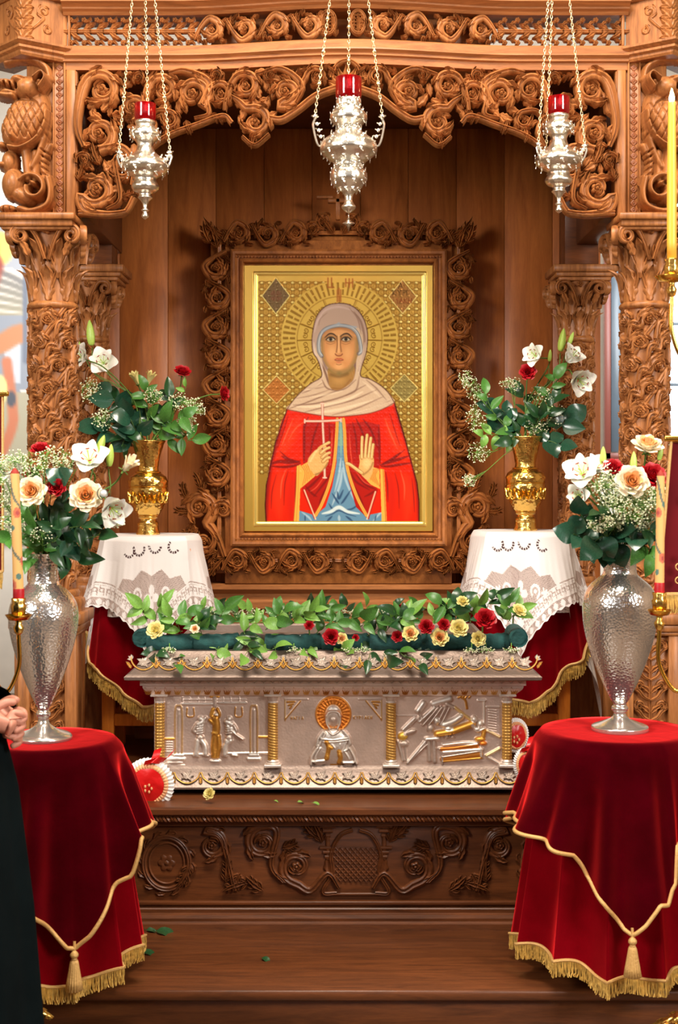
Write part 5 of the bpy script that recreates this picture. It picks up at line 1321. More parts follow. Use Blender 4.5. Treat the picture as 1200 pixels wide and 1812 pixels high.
    for p, w, h, c in (([(60, 222), (230, 222)], 1.2, 2, sil), ([(150, 620), (300, 440)], 2.6, 7, sl), ([(180, 600), (330, 450)], 2, 6, sil), ([(110, 340), (210, 240)], 3, 8, sl), ([(120, 360), (250, 230)], 2, 5, sil), ([(250, 270), (380, 150)], 2.6, 9, sl), ([(280, 300), (410, 150)], 2.4, 8, sil), ([(330, 300), (440, 150)], 2.4, 8, sil), ([(400, 290), (470, 150)], 2.6, 8, sil),
                       ([(430, 300), (500, 160)], 2.2, 8, sil), ([(550, 150), (690, 260)], 2.6, 8, (240, 214, 150)), ([(370, 120), (510, 80)], 5, 8, sl), ([(480, 120), (530, 150)], 4, 7, sil), ([(240, 180), (285, 115)], 5.5, 9, sl), ([(250, 190), (265, 240)], 3, 6, sil), ([(800, 95), (800, 290)], 1.6, 4, sl), ([(750, 92), (810, 92)], 2, 4, sl), ([(830, 350), (930, 400)], 2.4, 6, (240, 220, 170)),
                       ([(820, 560), (930, 500)], 2.4, 6, (240, 220, 170)), ([(830, 570), (950, 640)], 2, 5, sl), ([(70, 440), (110, 600)], 3, 4, sil), ([(130, 470), (140, 600)], 2.4, 4, sil), ([(60, 655), (960, 655)], 1.6, 3, sl), ([(820, 150), (930, 150)], 1.4, 3, sil), ([(450, 470), (640, 450), (740, 455)], 2.4, 6, sl)):
        L(p, w, h, c)
    B(110, 395, 42, 36, 10, (240, 200, 90)); B(170, 360, 60, 24, 8, sil, -.3); B(120, 460, 40, 30, 7)
    L([(400, 375), (480, 362), (540, 350)], 6, 12, gl); L([(540, 350), (620, 320), (700, 290)], 6.5, 13, gl); L([(410, 390), (520, 375)], 2, 13, gd); L([(560, 360), (700, 310)], 2, 13, gd)
    B(400, 265, 28, 34, 11, sl); B(345, 330, 34, 40, 10, sil); L([(310, 420), (410, 415)], 4, 9, sl); L([(330, 440), (335, 600)], 4, 7, sil); L([(375, 440), (380, 610)], 4, 7, sil)
    L([(460, 300), (540, 270), (600, 230)], 6, 10, sl); B(500, 330, 40, 20, 11, sl); B(480, 400, 24, 20, 8, sil); B(530, 400, 20, 16, 8, sil)
    B(715, 250, 28, 30, 12, sl); B(765, 290, 28, 36, 11, sl); B(740, 335, 36, 20, 10, sl); L([(700, 300), (740, 350), (800, 330)], 3, 9, sl); B(765, 420, 46, 24, 10, gl); B(790, 455, 34, 20, 9, cop); L([(800, 350), (790, 400)], 4, 8, gl)
    L([(420, 500), (560, 490), (740, 462)], 2.4, 8, sl); L([(440, 505), (740, 480)], 3.6, 6, cop); L([(450, 530), (780, 505)], 2.6, 8, sl); L([(455, 590), (760, 550)], 6, 5, (216, 140, 60)); L([(440, 570), (770, 520)], 1.4, 8, sl); L([(770, 490), (775, 570)], 2, 8, sl); L([(450, 610), (780, 580)], 1.6, 6, gl); L([(440, 530), (445, 640)], 1.8, 6, sil)
    for k in range(4): L([(580+k*30, 70), (620+k*24, 40)], 1.6, 4, gd)
    L([(600, 60), (640, 90), (655, 160)], 2, 4, gd)
    for k in range(9): L([(840, 170+k*22), (900, 180+k*22)], .9, 2.2, sil)
    h = r.blur(r.hgt, 1)*.85
    rg = np.random.RandomState(3); nz = r.blur(rg.rand(*h.shape), 3); h = h+(nz-.5)*.8
    frame = np.zeros_like(h)
    for (a, b_) in ((273, 483), (483, 692), (692, 906)):
        u = np.arange(int((a-273)/.8), int((b_-273)/.8)+1); u = u[u < r.W]
        U, V = np.meshgrid(r.x0+u*.8, r.y0+np.arange(r.H)*.8, indexing='ij'); P5 = Pan(D+.002)
        pts = P5(U, V, h[:, u].T*.9).reshape(-1, 3)
        cc = np.hstack([lin(r.col[:, u].transpose(1, 0, 2).reshape(-1, 3)), np.ones((len(pts), 1))])
        mb = MB(); mb.add(pts, grid_faces(len(u), r.H), cc); mb.build('relief_panel', M['casket'], t, sharp=0)
    return zt
LID_Z = casket()

# ================================================================== DRAPED CLOTHS
def drape(cx, cy, zt, Rf, drop, flare, fold, nth=240, ns=40, colf=None, thick=None, a0=-PI, a1=PI, edge=.012):
    """alpha = angle from the front (towards viewer), positive to the right"""
    al = np.linspace(a0, a1, nth, endpoint=(abs(a1-a0-2*PI) > 1e-6)); wrap = abs(a1-a0-2*PI) < 1e-6
    R = np.array([Rf(a) for a in al]); Dp = np.array([drop(a) for a in al]); Fl = np.array([flare(a) for a in al])
    st = np.concatenate([np.linspace(0, 1, 8)[:-1]*-1+0, []]); 
    rows = []
    for q in np.linspace(.02, 1, 8)[:-1]: rows.append((q, None))
    nn = ns
    for q in np.linspace(0, 1, nn): rows.append((None, q))
    V = np.zeros((nth, len(rows), 3)); RHO = np.zeros((nth, len(rows)))
    for j, (q, s_) in enumerate(rows):
        if s_ is None: rr = (R-edge)*q; z = np.full(nth, zt); rho = rr
        else:
            bend = min(1, s_*Dp.mean()/edge/1.6)
            rr = R-edge*(1-bend)**1.5+Fl*s_**1.15+fold(al, s_)*min(1, s_*3.0); z = zt-edge*.35*bend-Dp*s_; rho = R-edge+Dp*s_
        V[:, j, 0] = cx+rr*np.sin(al); V[:, j, 1] = cy-rr*np.cos(al); V[:, j, 2] = z; RHO[:, j] = rho
    c = colf(al[:, None]+0*RHO, RHO, Dp[:, None]+R[:, None]) if colf else None
    mb = MB(); mb.add(V.reshape(-1, 3), grid_faces(nth, len(rows), wrap), None if c is None else c.reshape(-1, 4))
    return mb, V, al
def interp(table):
    xs = [math.radians(a) for a, b in table]; ys = [b for a, b in table]
    return lambda a: float(np.interp(a, xs, ys))
def fringe(mb, path, L, w=.004, lean=.004, rg=None, per=.0035):
    """strands hanging from a polyline"""
    rg = rg or np.random.RandomState(1); p = np.asarray(path); d = np.linalg.norm(np.diff(p, axis=0), axis=1); s = np.concatenate([[0], np.cumsum(d)])
    n = int(s[-1]/per); q = np.linspace(0, s[-1], n); P = np.stack([np.interp(q, s, p[:, k]) for k in range(3)], -1)
    T = np.gradient(P, axis=0); T /= np.linalg.norm(T, axis=1)[:, None]+1e-9
    N = np.cross(T, [0, 0, 1.]); N /= np.linalg.norm(N, axis=1)[:, None]+1e-9
    rows = []
    for f in (0, .35, .7, 1.0):
        j = rg.randn(n, 1)*lean*f
        c = P+np.array([0, 0, -1])*L*f*(1+0*j)+N*(rg.randn(n, 1)*lean*f)+T*j
        if f == 1.0: c[:, 2] += rg.rand(n)*L*.12
        ww = w*(.5+.1*f)
        rows.append(np.stack([c-T*ww+N*ww*.2, c+N*ww, c+T*ww+N*ww*.2, c-N*ww], 1))
    V = np.stack(rows, 1)  # n, 4rows, 4, 3
    base = (np.arange(n)*16)[:, None]; f = []
    for r_ in range(3):
        for k in range(4):
            k2 = (k+1) % 4; f.append(np.stack([base[:, 0]+r_*4+k, base[:, 0]+r_*4+k2, base[:, 0]+(r_+1)*4+k2, base[:, 0]+(r_+1)*4+k], -1))
    f.append(np.stack([base[:, 0]+12+k for k in range(4)], -1))
    mb.add(V.reshape(-1, 3), np.vstack(f))
def stuff_part(mb, name, m, par, **k): o = mb.build(name, m, par, **k); o['kind'] = 'stuff'; return o

# ------------------------------------------------------------------ stools with velvet and lace behind the casket
def lace_color(front):
    W_ = np.array(srgb(228, 222, 220)); G_ = np.array(srgb(196, 176, 168)); Bk = np.array(srgb(58, 16, 18))
    def f(al, rho, rmax):
        a = .42/math.sqrt(2)*math.sqrt(2)   # half diagonal reference
        d = al-front; k = np.round(d/(PI/2)); q = d-k*PI/2
        c = rho*np.cos(q); pp = rho*np.sin(q)
        cmax = rmax*0+0.68
        e = (cmax-(np.abs(pp)+c))/math.sqrt(2)        # distance from the edge of the square
        zig = .31+.028*np.abs(((pp/.055) % 2)-1)
        net = (c > zig) | (e < .10)
        col = np.tile(W_, al.shape+(1,)); alp = np.ones(al.shape)
        motif = np.zeros(al.shape, bool)
        r1 = np.hypot(c-.42, pp); t1 = np.arctan2(pp, c-.42); motif |= (r1 < .05*(.35+.65*np.abs(np.cos(2*t1)))) & (r1 > .006)
        r2 = np.hypot(c-.53, pp); t2 = np.arctan2(pp, c-.53); motif |= (r2 < .028*(.4+.6*np.abs(np.cos(2*t2))))
        for g in (-1, 1):
            r3 = np.hypot(c-.40, pp-g*.095); motif |= (np.abs(r3-.024) < .006) & ~((c > .405) & (np.abs(pp-g*.095) < .012)); motif |= (r3 < .009)
            r3 = np.hypot(c-.39, pp-g*.15); t3 = np.arctan2(pp-g*.15, c-.39); motif |= r3 < .022*(.4+.6*np.abs(np.cos(2.5*t3)))
        for j in range(-3, 4):
            r4 = np.hypot(c-(.325), pp-j*.055*2*.5*2+.0); t4 = np.arctan2(pp-j*.11, c-.325); motif |= (r4 < .012*(.4+.6*np.abs(np.cos(2*t4))))
        # band of key blocks along the edges
        s_ = (c-np.abs(pp))/math.sqrt(2)
        b = (e > .05) & (e < .088); u = (s_/.032) % 1; v = (e-.05)/.038
        key = b & (((u < .2) | ((v > .75) & (u < .8)) | ((v < .3) & (u > .35)) | ((np.abs(v-.5) < .13) & (u > .45) & (u < .85))))
        motif |= key & (c > .2); motif |= (np.abs(e-.046) < .004) | (np.abs(e-.092) < .003)
        motif |= (e < .012)
        r5 = np.abs(((s_/.05) % 1)-.5); motif |= (e > .012) & (e < .04) & (r5 < .32*np.sin(np.clip((e-.01)/.03, 0, 1)*PI))
        mesh = ((np.sin(c*900) > .3) | (np.sin(pp*900) > .3))
        lace = net & ~motif
        col[lace] = G_; alp[lace] = np.where(mesh[lace], .9, .5)
        # cutwork arcs near the top
        for (cc, pc, ph) in ((.222, -.10, .3), (.225, .015, 0.), (.215, .095, -.4), (.228, -.055, .2)):
            rr = np.hypot(c-cc, pp-pc); tt = np.arctan2(pp-pc, c-cc)-ph
            m = (k == 0) & (np.abs(rr-.024) < .0048) & (np.abs(tt) < 1.7) & ((np.sin(tt*14) > -.55))
            col[m] = Bk
        return np.concatenate([col, alp[..., None]], -1)
    return f
def stool_set(s_, px, py_top, side_txt):
    D = 5.46; cx = X(px, D); zt = Z(py_top, D); R0 = .195
    t = thing('pine_stool', 'orange pine stool hidden under red velvet %s of the casket' % side_txt, 'stool', (cx, D, ZL), )
    mb = MB(); box(mb, cx-.155, cx+.155, D-.155, D+.155, zt-.045, zt-.02); mb.build('seat', M['pine'], t, smooth=False)
    lx = .15
    for a in (-1, 1):
        for b_ in (-1, 1):
            mb = MB(); box(mb, cx+a*lx-.024, cx+a*lx+.024, D+b_*.13-.02, D+b_*.13+.02, ZL, zt-.045); mb.build('leg', M['pine'], t, smooth=False)
    for zz in (Z(1273, 5.33), zt-.1):
        for b_ in (-1, 1):
            mb = MB(); box(mb, cx-lx+.024, cx+lx-.024, D+b_*.13-.012, D+b_*.13+.012, zz-.024, zz+.024); mb.build('rail', M['pine'], t, smooth=False)
            mb = MB(); box(mb, cx+b_*lx-.012, cx+b_*lx+.012, D-.11, D+.11, zz-.024, zz+.024); mb.build('rail', M['pine'], t, smooth=False)
    # long lace at the back outer side
    Rf = lambda a, k=0: R0/max(abs(math.cos(a)), abs(math.sin(a)))**.35+k
    o = s_
    A = lambda tab: (interp(tab) if s_ > 0 else (lambda a: interp(tab)(-a)))
    d3 = A([(-180, .4), (-150, .3), (40, .3), (62, .5), (80, .72), (110, .8), (150, .8), (180, .4)])
    mb, V, al = drape(cx, D, zt-.004, lambda a: Rf(a)-.004, d3, A([(-180, .03), (55, .03), (80, .14), (140, .16), (180, .03)]), lambda a, s2: .018*s2*np.sin(a*11+1), 300, 50,
                      lambda al_, rho, rm: np.concatenate([np.tile(np.array(srgb(232, 224, 220)), al_.shape+(1,)), np.where((np.sin(al_*130) > .0) | (np.sin(rho*520) > 0), .95, .45)[..., None]], -1))
    top(mb, 'lace_curtain_cloth', M['lace'], 'long white lace hanging to the platform behind the %s stool' % ('left' if s_ < 0 else 'right'), 'cloth', (cx, D, zt))
    # red velvet with fringe
    d2 = A([(-180, .45), (-140, .5), (-100, .48), (-75, .55), (-30, .64), (0, .66), (22, .61), (42, .52), (54, .50), (66, .41), (90, .34), (102, .42), (112, .32), (150, .4), (180, .45)])
    mb, V, al = drape(cx, D, zt-.0, Rf, d2, A([(-180, .03), (-60, .03), (0, .03), (40, .035), (75, .075), (95, .09), (120, .04), (180, .03)]), lambda a, s2: .016*s2*np.sin(a*7+.6)+.008*s2*np.sin(a*17), 260, 40)
    tv = thing('velvet_stool_cloth', 'gold-fringed red velvet under white lace on the %s stool' % ('left' if s_ < 0 else 'right'), 'cloth', (cx, D, zt))
    mb.build('velvet_sheet', M['velvet2'], tv, sharp=0)
    hem = V[:, -1, :].copy(); hem = np.vstack([hem, hem[:1]])
    out = hem-np.array([cx, D, 0]); out[:, 2] = 0; out /= np.linalg.norm(out, axis=1)[:, None]; hem2 = hem+out*.004; hem2[:, 2] += .012
    mb = MB(); fringe(mb, hem2, .062, .0035, .003); stuff_part(mb, 'gold_fringe', M['fringe'], tv)
    mb = MB(); tube(mb, hem2, .006, 6, cap=False); mb.build('braid', M['cord'], tv)
    # lace top
    fr = math.radians(-8*s_)
    def drop(a):
        q = (a-fr); q = abs((q+PI/4) % (PI/2)-PI/4); e = .68/(math.cos(q)+math.sin(q))
        return e-Rf(a)+.004*math.sin(a*60)
    mb, V, al = drape(cx, D, zt+.003, lambda a: Rf(a)+.006, drop, A([(-180, .05), (-90, .07), (0, .05), (90, .10), (180, .05)]), lambda a, s2: .020*s2*np.sin(a*5+(1.2 if s_ < 0 else .2))+.008*s2*np.sin(a*13), 560, 150, lace_color(fr))
    top(mb, 'lace_cloth', M['lace'], 'white lace tablecloth with red cutwork under the %s gold vase' % ('left' if s_ < 0 else 'right'), 'cloth', (cx, D, zt), sharp=0)
    return cx, D, zt+.003
SL = stool_set(-1, 268, 947, 'left'); SR = stool_set(1, 922, 940, 'right')

# ------------------------------------------------------------------ gold vases
def gold_vase(px, base, label):
    cx, D, zt = base; cx = X(px, D)
    s_ = S(D)
    pr = [(30, 0), (21, 0), (21, 3), (19.5, 8), (18.5, 14), (19, 20), (15.5, 25), (15, 28), (18.5, 30), (18.5, 33), (20, 36), (26, 46), (31, 58), (34, 70), (35, 78), (33.5, 83), (34.5, 86), (35, 94), (32, 102), (24, 108), (19, 112), (18, 118), (20, 132), (24, 148), (28, 160), (31, 165), (30, 166.5), (27, 160), (20, 140), (17, 118), (17, 100)][1:]
    prof = [(a*s_, zt+b_*s_) for a, b_ in pr]
    def emb(R, ZZ, T):
        h = (ZZ-zt)/s_; m = ((h > 36) & (h < 80)) | ((h > 88) & (h < 100)); n_ = (h > 120) & (h < 156)
        return R*(1+m*.035*np.sin(T*12+np.sin(h*.35)*2)*np.sin(h*.45)+n_*.02*np.sin(T*8+h*.12))
    fine = []
    P_ = np.array(prof)
    for i in range(len(P_)-1):
        for q in np.linspace(0, 1, 5)[:-1]: fine.append(P_[i]*(1-q)+P_[i+1]*q)
    fine.append(P_[-1])
    t = thing('gold_vase', label, 'vase', (cx, D, zt))
    mb = MB(); lathe(mb, fine, cx, D, 64, emb, cap=False); lathe(mb, [(0.001, zt+.001), (21*s_, zt+.001)], cx, D, 32, cap=False); mb.build('vase_body', M['gold'], t, sharp=0)
    mb = MB()
    for h, r_ in ((34, 18.8), (84, 34), (110, 22)):
        th = np.linspace(0, 2*PI, 40); tube(mb, np.stack([cx+r_*s_*np.cos(th), D+r_*s_*np.sin(th), zt+h*s_+0*th], -1), .003, 6, cap=False)
    for k in range(14):
        a = k/14*2*PI
        for j in range(2):
            mp = lambda u, v, w: np.stack([cx+(31.5+.0*v+w)*s_*np.sin(a+u/31.)+0*v, D-(31.5+w)*s_*np.cos(a+u/31.)+0*v, zt+(68-v)*s_+0*w+0*u], -1)
            leafr(mb, 0, 12, -PI/2+(.4 if j else -.4), 20, 5, (-.6 if j else .6), mp, 4, lobes=2, n=9)
    mb.build('embossed_leaves', M['gold_plain'], t)
    return cx, D, zt, zt+165*s_
GVL = gold_vase(262, SL, 'embossed gold vase on the left lace cloth'); GVR = gold_vase(930, SR, 'embossed gold vase on the right lace cloth')
# ================================================================== ROUND VELVET TABLES
def tassel(par, x, y, z, L=.115):
    mb = MB(); sc = lambda R, ZZ, T: R*(1+.07*np.sin(T*18))
    lathe(mb, [(.004, z-.028), (.010, z-.032), (.012, z-.040), (.015, z-.06), (.020, z-.09), (.024, z-L), (.014, z-L-.001)], x, y, 72, sc); mb.build('tassel_skirt', M['cord'], par, sharp=0)
    mb = MB(); lathe(mb, [(.003, z-.004), (.008, z-.008), (.012, z-.014), (.012, z-.02), (.007, z-.026), (.009, z-.029), (.004, z-.033)], x, y, 20); mb.build('tassel_knot', M['cord'], par)
    mb = MB(); tube(mb, [(x, y+.004, z+.02), (x, y, z-.006)], .004, 6); mb.build('tassel_cord', M['cord'], par)
def round_table(px, D, R, py, dropt, flt, folds, corner, side, seed):
    cx = X(px, D); zt = Z(py, D)
    t = thing('round_table', 'round table hidden under red velvet at the %s front' % side, 'table', (cx, D, TREAD_Z))
    mb = MB(); lathe(mb, [(0.001, zt-.034), (R-.05, zt-.034), (R-.042, zt-.024), (R-.042, zt-.012), (R-.046, zt-.008), (.001, zt-.008)], cx, D, 48, cap=False); mb.build('table_top', M['wood_dark'], t, sharp=.5)
    mb = MB(); lathe(mb, smooth_prof([(.022, zt-.03), (.02, zt-.1), (.03, zt-.2), (.018, zt-.3), (.026, zt-.5), (.03, TREAD_Z+.1), (.02, TREAD_Z+.07)]), cx, D, 20); mb.build('table_pedestal', M['wood_dark'], t)
    for k in range(3):
        a = k/3*2*PI+PI/6; ca, sa = math.cos(a), math.sin(a); mb = MB()
        tube(mb, catmull([(cx, D, TREAD_Z+.12), (cx+.06*ca, D+.06*sa, TREAD_Z+.10), (cx+.12*ca, D+.12*sa, TREAD_Z+.03), (cx+.15*ca, D+.15*sa, TREAD_Z+.014)], 5), [.018]*16, 8); mb.build('leg', M['wood_dark'], t)
    # skirt
    Rb = R+.035; zh = TREAD_Z+.098
    sk = thing('velvet_table_skirt', 'gathered red velvet skirt with gold fringe around the %s table' % side, 'cloth', (cx, D, TREAD_Z))
    nf = 12
    fold = lambda a, s_: (.010+.028*s_)*(1-1.6*np.abs(np.sin(a*nf/2+seed))**.8)+.008*s_*np.sin(a*7+seed*2)
    dr = lambda a: zt-zh+.018*math.sin(a*3+seed)-.006*math.cos(a*nf+seed)
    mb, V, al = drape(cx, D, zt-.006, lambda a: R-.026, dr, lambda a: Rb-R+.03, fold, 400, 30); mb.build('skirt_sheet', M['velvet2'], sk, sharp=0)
    hem = V[:, -1].copy(); hem = np.vstack([hem, hem[:1]]); hem[:, 2] += .006
    out = hem-np.array([cx, D, 0]); out[:, 2] = 0; out /= np.linalg.norm(out, axis=1)[:, None]; hem += out*.004
    mb = MB(); fringe(mb, hem, .05, .0035, .0025); stuff_part(mb, 'gold_fringe', M['fringe'], sk)
    mb = MB(); tube(mb, hem, .0045, 6, cap=False); mb.build('braid', M['cord'], sk)
    # top cloth
    tc = thing('velvet_tablecloth', 'dark red velvet cloth with gold cord and tassel over the %s round table' % side, 'cloth', (cx, D, zt))
    drop = interp(dropt); fl = interp(flt)
    mb, V, al = drape(cx, D, zt+.002, lambda a: R, drop, fl, folds, 420, 60, edge=.02)
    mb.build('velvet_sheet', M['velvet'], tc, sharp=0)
    hem = V[:, -1].copy(); hem = np.vstack([hem, hem[:1]])
    mb = MB(); tube(mb, hem, .0062, 8, cap=False); mb.build('cord', M['cord'], tc)
    ac = math.radians(corner); i = int(np.argmin(np.abs(al-ac))); i = max(range(i-12, i+13), key=lambda q: -V[q, -1, 2])
    tassel(tc, V[i, -1, 0], V[i, -1, 1]-.004, V[i, -1, 2])
    return cx, D, zt+.003
TL = round_table(88, 4.05, .214, 1309,
    [(-180, .3), (-150, .45), (-130, .5), (-110, .42), (-80, .35), (-60, .38), (-30, .375), (-2, .38), (2, .42), (8, .45), (22, .53), (27, .535), (34, .50), (52, .37), (57, .35), (61, .245), (75, .26), (92, .235), (120, .30), (150, .34), (180, .3)],
    [(-180, .05), (-90, .05), (0, .055), (25, .075), (50, .06), (60, .075), (90, .085), (130, .06), (180, .05)],
    lambda a, s_: s_**.8*(.022*np.sin(a*6+2.3)+.026*np.abs(np.sin(a*6.5+1))**4+.012*np.sin(a*17+s_*2)), 25, 'left', .4)
TR = round_table(1092, 4.15, .25, 1293,
    [(-180, .3), (-150, .45), (-125, .33), (-105, .27), (-90, .245), (-70, .26), (-48, .275), (-36, .31), (-30, .37), (-18, .43), (-8, .50), (-4, .51), (2, .48), (9, .425), (14, .43), (17, .39), (20, .375), (23, .275), (40, .27), (70, .28), (95, .33), (120, .42), (140, .36), (180, .3)],
    [(-180, .05), (-120, .06), (-90, .082), (-60, .075), (-30, .05), (-5, .06), (15, .055), (60, .04), (100, .05), (180, .05)],
    lambda a, s_: s_**.8*(.022*np.sin(a*6+1.2)+.028*np.abs(np.sin(a*7+.5))**4+.012*np.sin(a*18+s_*2)), -5, 'right', 1.7)
# ------------------------------------------------------------------ silver amphora vases
def silver_vase(px, base, prof, ybase, label):
    _, D, zt = base; cx = X(px, D); s_ = S(D)
    P_ = [(a*s_, zt+(ybase-b_)*s_) for a, b_ in prof]
    t = thing('silver_vase', label, 'vase', (cx, D, zt))
    fine = smooth_prof(P_, 5); fine[:, 2-1] = fine[:, 1]; fine[:, 0] = np.maximum(fine[:, 0], .004)
    n = len(fine); foot = [p for p in fine if p[1] < zt+42*s_]; body = [p for p in fine if p[1] >= zt+41*s_]
    mb = MB(); lathe(mb, body, cx, D, 64, cap=False); mb.build('vase_body', M['silver_ham'], t, sharp=0)
    mb = MB(); lathe(mb, foot, cx, D, 64, cap=False); lathe(mb, [(.001, zt+.002), (foot[-1][0]*.98, zt+.002)], cx, D, 40, cap=False); mb.build('foot', M['silver'], t, sharp=0)
    return cx, D, zt, P_[0][1]
SVL = silver_vase(77, TL, [(30, 984), (27, 992), (25, 1010), (26, 1030), (29, 1039), (42, 1050), (55, 1066), (60.5, 1086), (60.5, 1108), (55, 1140), (43, 1180), (28, 1220), (15, 1248), (9.5, 1260), (12.5, 1266), (12, 1271), (9, 1277), (13, 1287), (27, 1296), (44, 1302), (50, 1307), (50, 1312)], 1312, 'hammered silver vase with white roses on the left round table')
SVR = silver_vase(1097, TR, [(36, 966), (32, 980), (29, 1000), (30, 1018), (40, 1028), (55, 1042), (64, 1062), (65.5, 1085), (62, 1120), (52, 1158), (36, 1200), (18, 1238), (11, 1249), (14.5, 1255), (14, 1260), (10.5, 1265), (15, 1273), (32, 1281), (48, 1287), (50, 1291), (50, 1295)], 1295, 'hammered silver vase on the right round table by the carved balustrade')
# ================================================================== FLOWERS
rf = random.Random(21)
def petal_patch(a0, spread, rb, ro, h0, h1, curl, nu=6, nv=6, wav=0.0, ph=0.0):
    u = np.linspace(-1, 1, nu)[:, None]; v = np.linspace(0, 1, nv)[None]
    wd = np.sin(PI*np.clip(.18+.72*v, 0, 1))**.7
    a = a0+u*spread*wd; rad = rb+(ro-rb)*v**1.2-.12*ro*u*u*v+curl*np.clip(v-.7, 0, 1)**2*3+wav*np.sin(u*5+ph)*v
    z = h0+(h1-h0)*v**.85*(1-.10*u*u)-curl*.9*np.clip(v-.75, 0, 1)**2*3
    return np.stack([rad*np.cos(a), rad*np.sin(a), z+0*a], -1).reshape(-1, 3), grid_faces(nu, nv)
def rose_meshes():
    rg = random.Random(3); heart, outer, sep, closed = MB(), MB(), MB(), MB()
    for k in range(5): closed.add(*petal_patch(k*1.257, .8, .12, .40, -.05, 1.25, -.02, wav=.03, ph=k))
    for k in range(4): closed.add(*petal_patch(k*1.57+.4, .8, .16, .52, -.08, 1.1, .12, wav=.04, ph=k*2))
    th = np.linspace(0, 5*PI, 50); v = np.linspace(0, 1, 5)
    rr = .05+.27*th/(5*PI)
    V = np.stack([(rr[:, None]*(.9+.25*v))*np.cos(th)[:, None], (rr[:, None]*(.9+.25*v))*np.sin(th)[:, None], .15+.62*v[None]*(1-.18*th[:, None]/(5*PI))], -1).reshape(-1, 3)
    heart.add(V, grid_faces(50, 5))
    for k in range(5): heart.add(*petal_patch(k*1.257, .85, .2, .48, .1, .76, .04, wav=.02, ph=k))
    for k in range(5): outer.add(*petal_patch(k*1.257+.3, .95, .2, .60, .02, .72, .07, wav=.02, ph=k*2))
    for k in range(6): outer.add(*petal_patch(k*1.05+.1, .9, .2, .76, -.02, .62, .12, wav=.02, ph=k*3))
    for k in range(6): outer.add(*petal_patch(k*1.05+.6, .82, .12, .88, -.08, .46, .17, wav=.03, ph=k*5))
    for k in range(5): sep.add(*petal_patch(k*1.257+.5, .3, .05, .42, -.14, -.12, .05, 4, 5))
    ball(sep, 0, 0, -.16, .16, .16, .14, 8, 6)
    return heart, outer, sep, closed
RH, RO, RS, RC = rose_meshes(); RCM = {k: RC.mesh('cupped_petals', M[v], sharp=0) for k, v in (('yellow', 'rose_yellow'), ('white', 'rose_white'), ('red', 'rose_red'))}
RM = {}
for nm, mi, mo in (('red', 'rose_red', 'rose_red'), ('white', 'rose_peach', 'rose_white'), ('yellow', 'rose_yellow', 'rose_yellow'), ('peach', 'rose_peach', 'rose_yellow')):
    RM[nm] = (RH.mesh('heart_petals', M[mi], sharp=0), RO.mesh('outer_petals', M[mo], sharp=0), RS.mesh('sepals', M['stem'], sharp=0))
def lily_meshes():
    u = np.linspace(-1, 1, 7)[:, None]; v = np.linspace(0, 1, 12)[None]
    w = .33*np.sin(PI*np.clip(v*.93+.05, 0, 1))**.8
    ang = .25+1.5*v**1.5   # bends outward
    d = 1/11.; rr = np.concatenate([[0], np.cumsum(np.sin(ang[0, :-1])*d)]); zz = np.concatenate([[0], np.cumsum(np.cos(ang[0, :-1])*d)])
    y = u*w+0*v; cup = .12*(1-u*u)*np.sin(PI*v)+.03*np.sin(v*22)*np.abs(u)
    x = rr[None]+cup*.5; z = zz[None]-cup*.35+0*u
    p = MB(); p.add(np.stack([x+0*y, y, z+0*y], -1).reshape(-1, 3), grid_faces(7, 12))
    st, an = MB(), MB()
    for k in range(6):
        a = k/6*2*PI+.4; e = np.array([.26*math.cos(a), .26*math.sin(a), .62])
        tube(st, catmull([(0, 0, .1), (.08*math.cos(a), .08*math.sin(a), .4), tuple(e)], 4), .012, 5)
        tube(an, [e+np.array([-math.sin(a), math.cos(a), .1])*.06, e-np.array([-math.sin(a), math.cos(a), .1])*.06], .022, 5)
    tube(st, [(0, 0, .05), (.02, .02, .45), (.05, .04, .72)], .018, 6); ball(st, .05, .04, .74, .04, .04, .03, 8, 5)
    return p.mesh('petal', M['lily'], sharp=0), st.mesh('stamens', M['bud'], sharp=0), an.mesh('anthers', M['anther'], sharp=0)
LM = lily_meshes()
def bud_mesh(m):
    b = MB(); lathe(b, smooth_prof([(.01, 0), (.1, .05), (.15, .25), (.15, .5), (.11, .75), (.05, .93), (.005, 1)]), 0, 0, 18, lambda R, Z_, T: R*(1+.12*np.cos(3*T))); return b.mesh('bud_petals', m, sharp=0)
BUD_G, BUD_W = bud_mesh(M['bud']), bud_mesh(M['lily'])
def leaf_mesh(w, bend, fold_, nm='leaf', wavy=0.0, m=None):
    u = np.linspace(-1, 1, 5)[:, None]; v = np.linspace(0, 1, 9)[None]
    W_ = w*np.sin(PI*np.clip(v, 0, 1)**.75)**.9+.004
    a = -bend*.4+bend*v*1.6; x = np.concatenate([[0], np.cumsum(np.cos(a[0, :-1])/8)]); z = np.concatenate([[0], np.cumsum(-np.sin(a[0, :-1])/8)])
    b = MB(); V = np.stack([x[None]+0*u, u*W_, z[None]+np.abs(u)*W_*fold_+wavy*np.sin(v*14)*u], -1).reshape(-1, 3)
    b.add(V, grid_faces(5, 9)); tube(b, [(-.12, 0, .0), (0, 0, -.004), (.5, 0, z[4]-.006), (.95, 0, z[-1])], [.014, .014, .01, .003], 5)
    return b.mesh(nm, m, sharp=0)
LEAFS = {k: [leaf_mesh(w, b, f, m=M[k], wavy=.01) for (w, b, f) in ((.22, .5, .35), (.27, .9, .2), (.24, .2, .4))] for k in ('leaf', 'leaf2', 'leaf3')}
LEAFS['leaf_gloss'] = [leaf_mesh(w, b, f, m=M['leaf_gloss']) for (w, b, f) in ((.38, .4, .2), (.42, .8, .1), (.36, .1, .25))]
